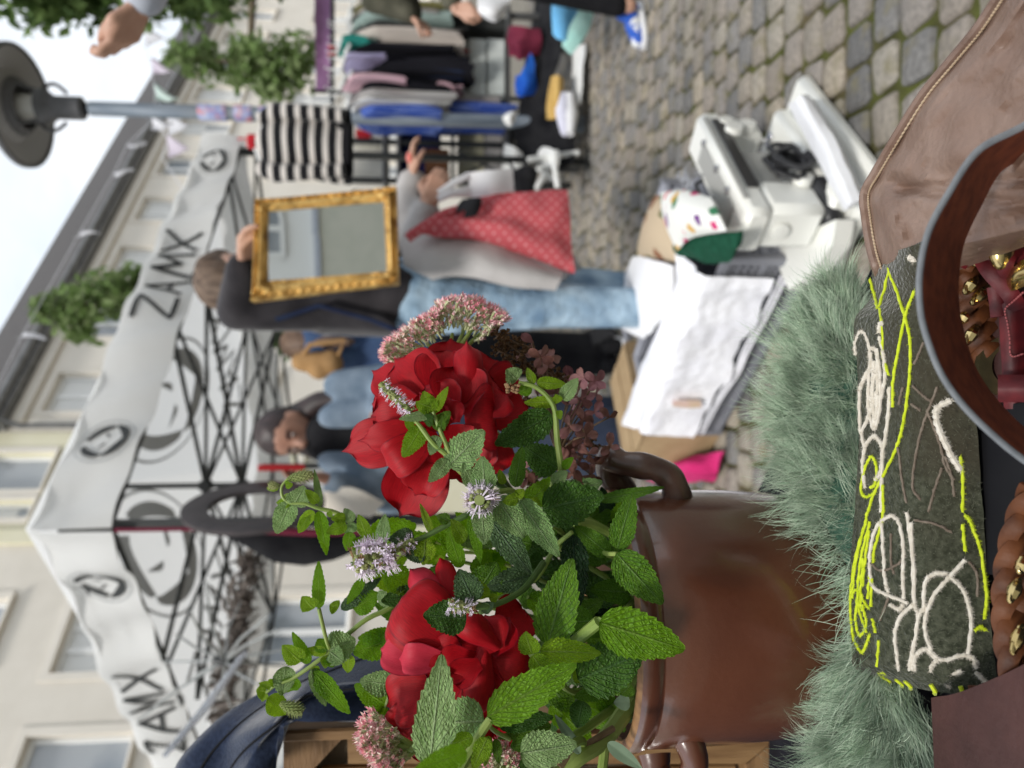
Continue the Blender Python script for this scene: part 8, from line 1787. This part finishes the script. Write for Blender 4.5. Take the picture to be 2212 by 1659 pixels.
# ================================================================ braided belt and the leather under it
k3 = lambda x, y, Y: (*ZZ('K', x, y), Y)
bl = thing('braided_belt', 'braided brown leather belt with brass links lying at the frame edge', 'belt', PZ(2190, 1400, TZ))
bc = [Vector(k3(*q)) for q in ((1060, 60, .300), (968, 270, .305), (915, 520, .306), (903, 760, .304), (926, 1000, .300), (985, 1250, .297), (1070, 1480, .292))]
for s_ in range(5):
    nn_ = 90; ps = []
    for i in range(nn_ + 1):
        t_ = i / nn_; c_ = spline(bc, t_); tg = (spline(bc, min(1, t_ + .01)) - spline(bc, max(0, t_ - .01))); sx = Vector((-tg.y, tg.x, 0)).normalized(); ph = t_ * 12.5 + s_ * 2 * PI / 5
        ps.append(Vector((c_.x + sx.x * 40 * math.sin(ph), c_.y + sx.y * 40 * math.sin(ph), c_.z - .0024 * math.sin(2 * ph + .4))))
    strip_(bl, 'leather_strip', ps, 30, 'leather_tan', .0018, n=90)
for q in ((850, 690, 905, 560), (868, 990, 920, 830), (905, 520, 940, 430)): link_(*q, zn='K', Y=.294, par=bl, w_=9, r_=.0011)
b2_ = thing('studded_belt', 'second brown leather belt with a brass eyelet under the braided one', 'belt', PZ(2200, 1600, TZ))
strip_(b2_, 'belt_strap', [k3(690, 1180, .325), k3(720, 1330, .322), k3(800, 1500, .318), k3(900, 1660, .314), k3(1000, 1800, .31)], 52, 'leather_tan', .003)
link_(800, 1400, 812, 1280, zn='K', Y=.312, par=b2_, w_=9, r_=.0012); link_(930, 1490, 950, 1440, zn='K', Y=.308, par=b2_, w_=9, r_=.0012)
flp = heap('leather_flap', 'flat maroon leather piece lying under the felt pouch end', 'leather', [[PZ(2062, 1505, .735), PZ(2066, 1600, .735), PZ(2072, 1720, .735)], [PZ(2130, 1490, .737), PZ(2140, 1600, .737), PZ(2150, 1720, .737)], [PZ(2330, 1400, .735), PZ(2330, 1560, .735), PZ(2330, 1720, .735)]], 'leather_maroon', .001, 20, .012)
gap_shade = heap('shade_infill', 'black wallet lying in the shade under the strap loop', 'infill', [[PZ(2128, 900, .712), PZ(2134, 1060, .712), PZ(2140, 1240, .712)], [PZ(2190, 880, .713), PZ(2195, 1060, .713), PZ(2200, 1240, .713)], [PZ(2300, 860, .712), PZ(2310, 1060, .712), PZ(2310, 1240, .712)]], 'cloth_black', .001, 20, .01)  # added black sheet that stands in for the shadow between pouch and belt

# ================================================================ oak panel with the navy jacket
YW = .62
pan = thing('wooden_panel', 'oak panel with a mitred frame and vertical slats standing behind the bouquet', 'panel', (P(1690, 1600, YW).x, YW, TZ))
def wbox(nm, x0, x1, y0, y1, dy, dep, m_, bev=.002):
    a, b = P(x0, y1, YW), P(x1, y0, YW); mb = MB(); mb.box(((a.x + b.x) / 2, YW + dy + dep / 2, (a.z + b.z) / 2), (abs(b.x - a.x) / 2, dep / 2, abs(a.z - b.z) / 2), bev=bev); return build(nm, mb, m_, pan, smooth=False)
wbox('outer_board', 611, 1692, 1555, 1580, 0, .05, 'wood_oak')
def mitre(nm, pts, m_):
    mb = MB(); f_ = [P(x, y, YW + .012) for x, y in pts]; n = len(f_); b_ = [p + Vector((0, .018, 0)) for p in f_]; mb.add(f_ + b_, [tuple(range(n)), tuple(range(2 * n - 1, n - 1, -1))] + [(i, n + i, n + (i + 1) % n, (i + 1) % n) for i in range(n)]); return build(nm, mb, m_, pan, smooth=False)
mitre('top_rail', [(612, 1586), (748, 1586), (678, 1661), (678, 1990), (612, 1990)], 'wood_oak_x')
mitre('stile', [(750, 1586), (752, 1650), (1610, 1650), (1690, 1586)], 'wood_oak')
mitre('bottom_rail', [(1690, 1588), (1690, 1990), (1612, 1990), (1612, 1652)], 'wood_oak_x')
for i in range(9):
    y0 = 1655 + i * 36; wbox('slat', 682, 1608, y0, y0 + 31, .016, .010, 'wood_oak')
wbox('back_board', 614, 1688, 1582, 1990, .034, .006, 'bark', 0)
rows = [[P(372, 1700, .66), P(392, 1634, .655), P(467, 1556, .65), P(547, 1506, .648), P(640, 1450, .65), P(672, 1428, .655), P(760, 1402, .665), P(860, 1384, .68), P(1000, 1370, .69)],
        [P(430, 1705, .622), P(470, 1640, .62), P(530, 1575, .615), P(595, 1530, .61), P(650, 1490, .612), P(710, 1466, .62), P(790, 1442, .63), P(890, 1430, .64), P(1000, 1425, .65)],
        [P(510, 1710, .600), P(540, 1650, .597), P(580, 1590, .594), P(615, 1550, .59), P(660, 1520, .592), P(725, 1502, .596), P(800, 1490, .602), P(890, 1485, .61), P(1000, 1485, .62)],
        [P(600, 1715, .598), P(602, 1640, .595), P(606, 1590, .592), P(614, 1560, .588), P(668, 1556, .588), P(735, 1555, .590), P(810, 1556, .595), P(900, 1556, .60), P(1000, 1556, .61)]]
ja = thing('navy_jacket', 'navy blue jacket hung over the top corner of the oak panel', 'jacket', P(1000, 1500, .6))
fj_ = patchf(rows); mb = MB()
def jk(u, v):
    p = fj_(u, v); r_ = .011 * math.sin(v * 6 + u * 9.5 + 1.2 * math.sin(v * 5)) + .006 * math.sin(v * 15 - u * 7) + .004 * noise.noise(Vector((u * 5, v * 9, 2)))
    return p + Vector((0, -r_ * math.sin(PI * min(1, u * .8 + .12)), .002 * math.sin(u * 20)))
mb.sheet(jk, 60, 90, .004); build('cloth', mb, 'fleece_navy', ja)
mb = MB(); mb.tube([jk(.5, i / 60) + Vector((0, -.0005, 0)) for i in range(61)], .0011, 6); mb.tube([jk(.22, i / 60) + Vector((0, -.0005, 0)) for i in range(61)], .0011, 6); build('seam', mb, 'cloth_black', ja)
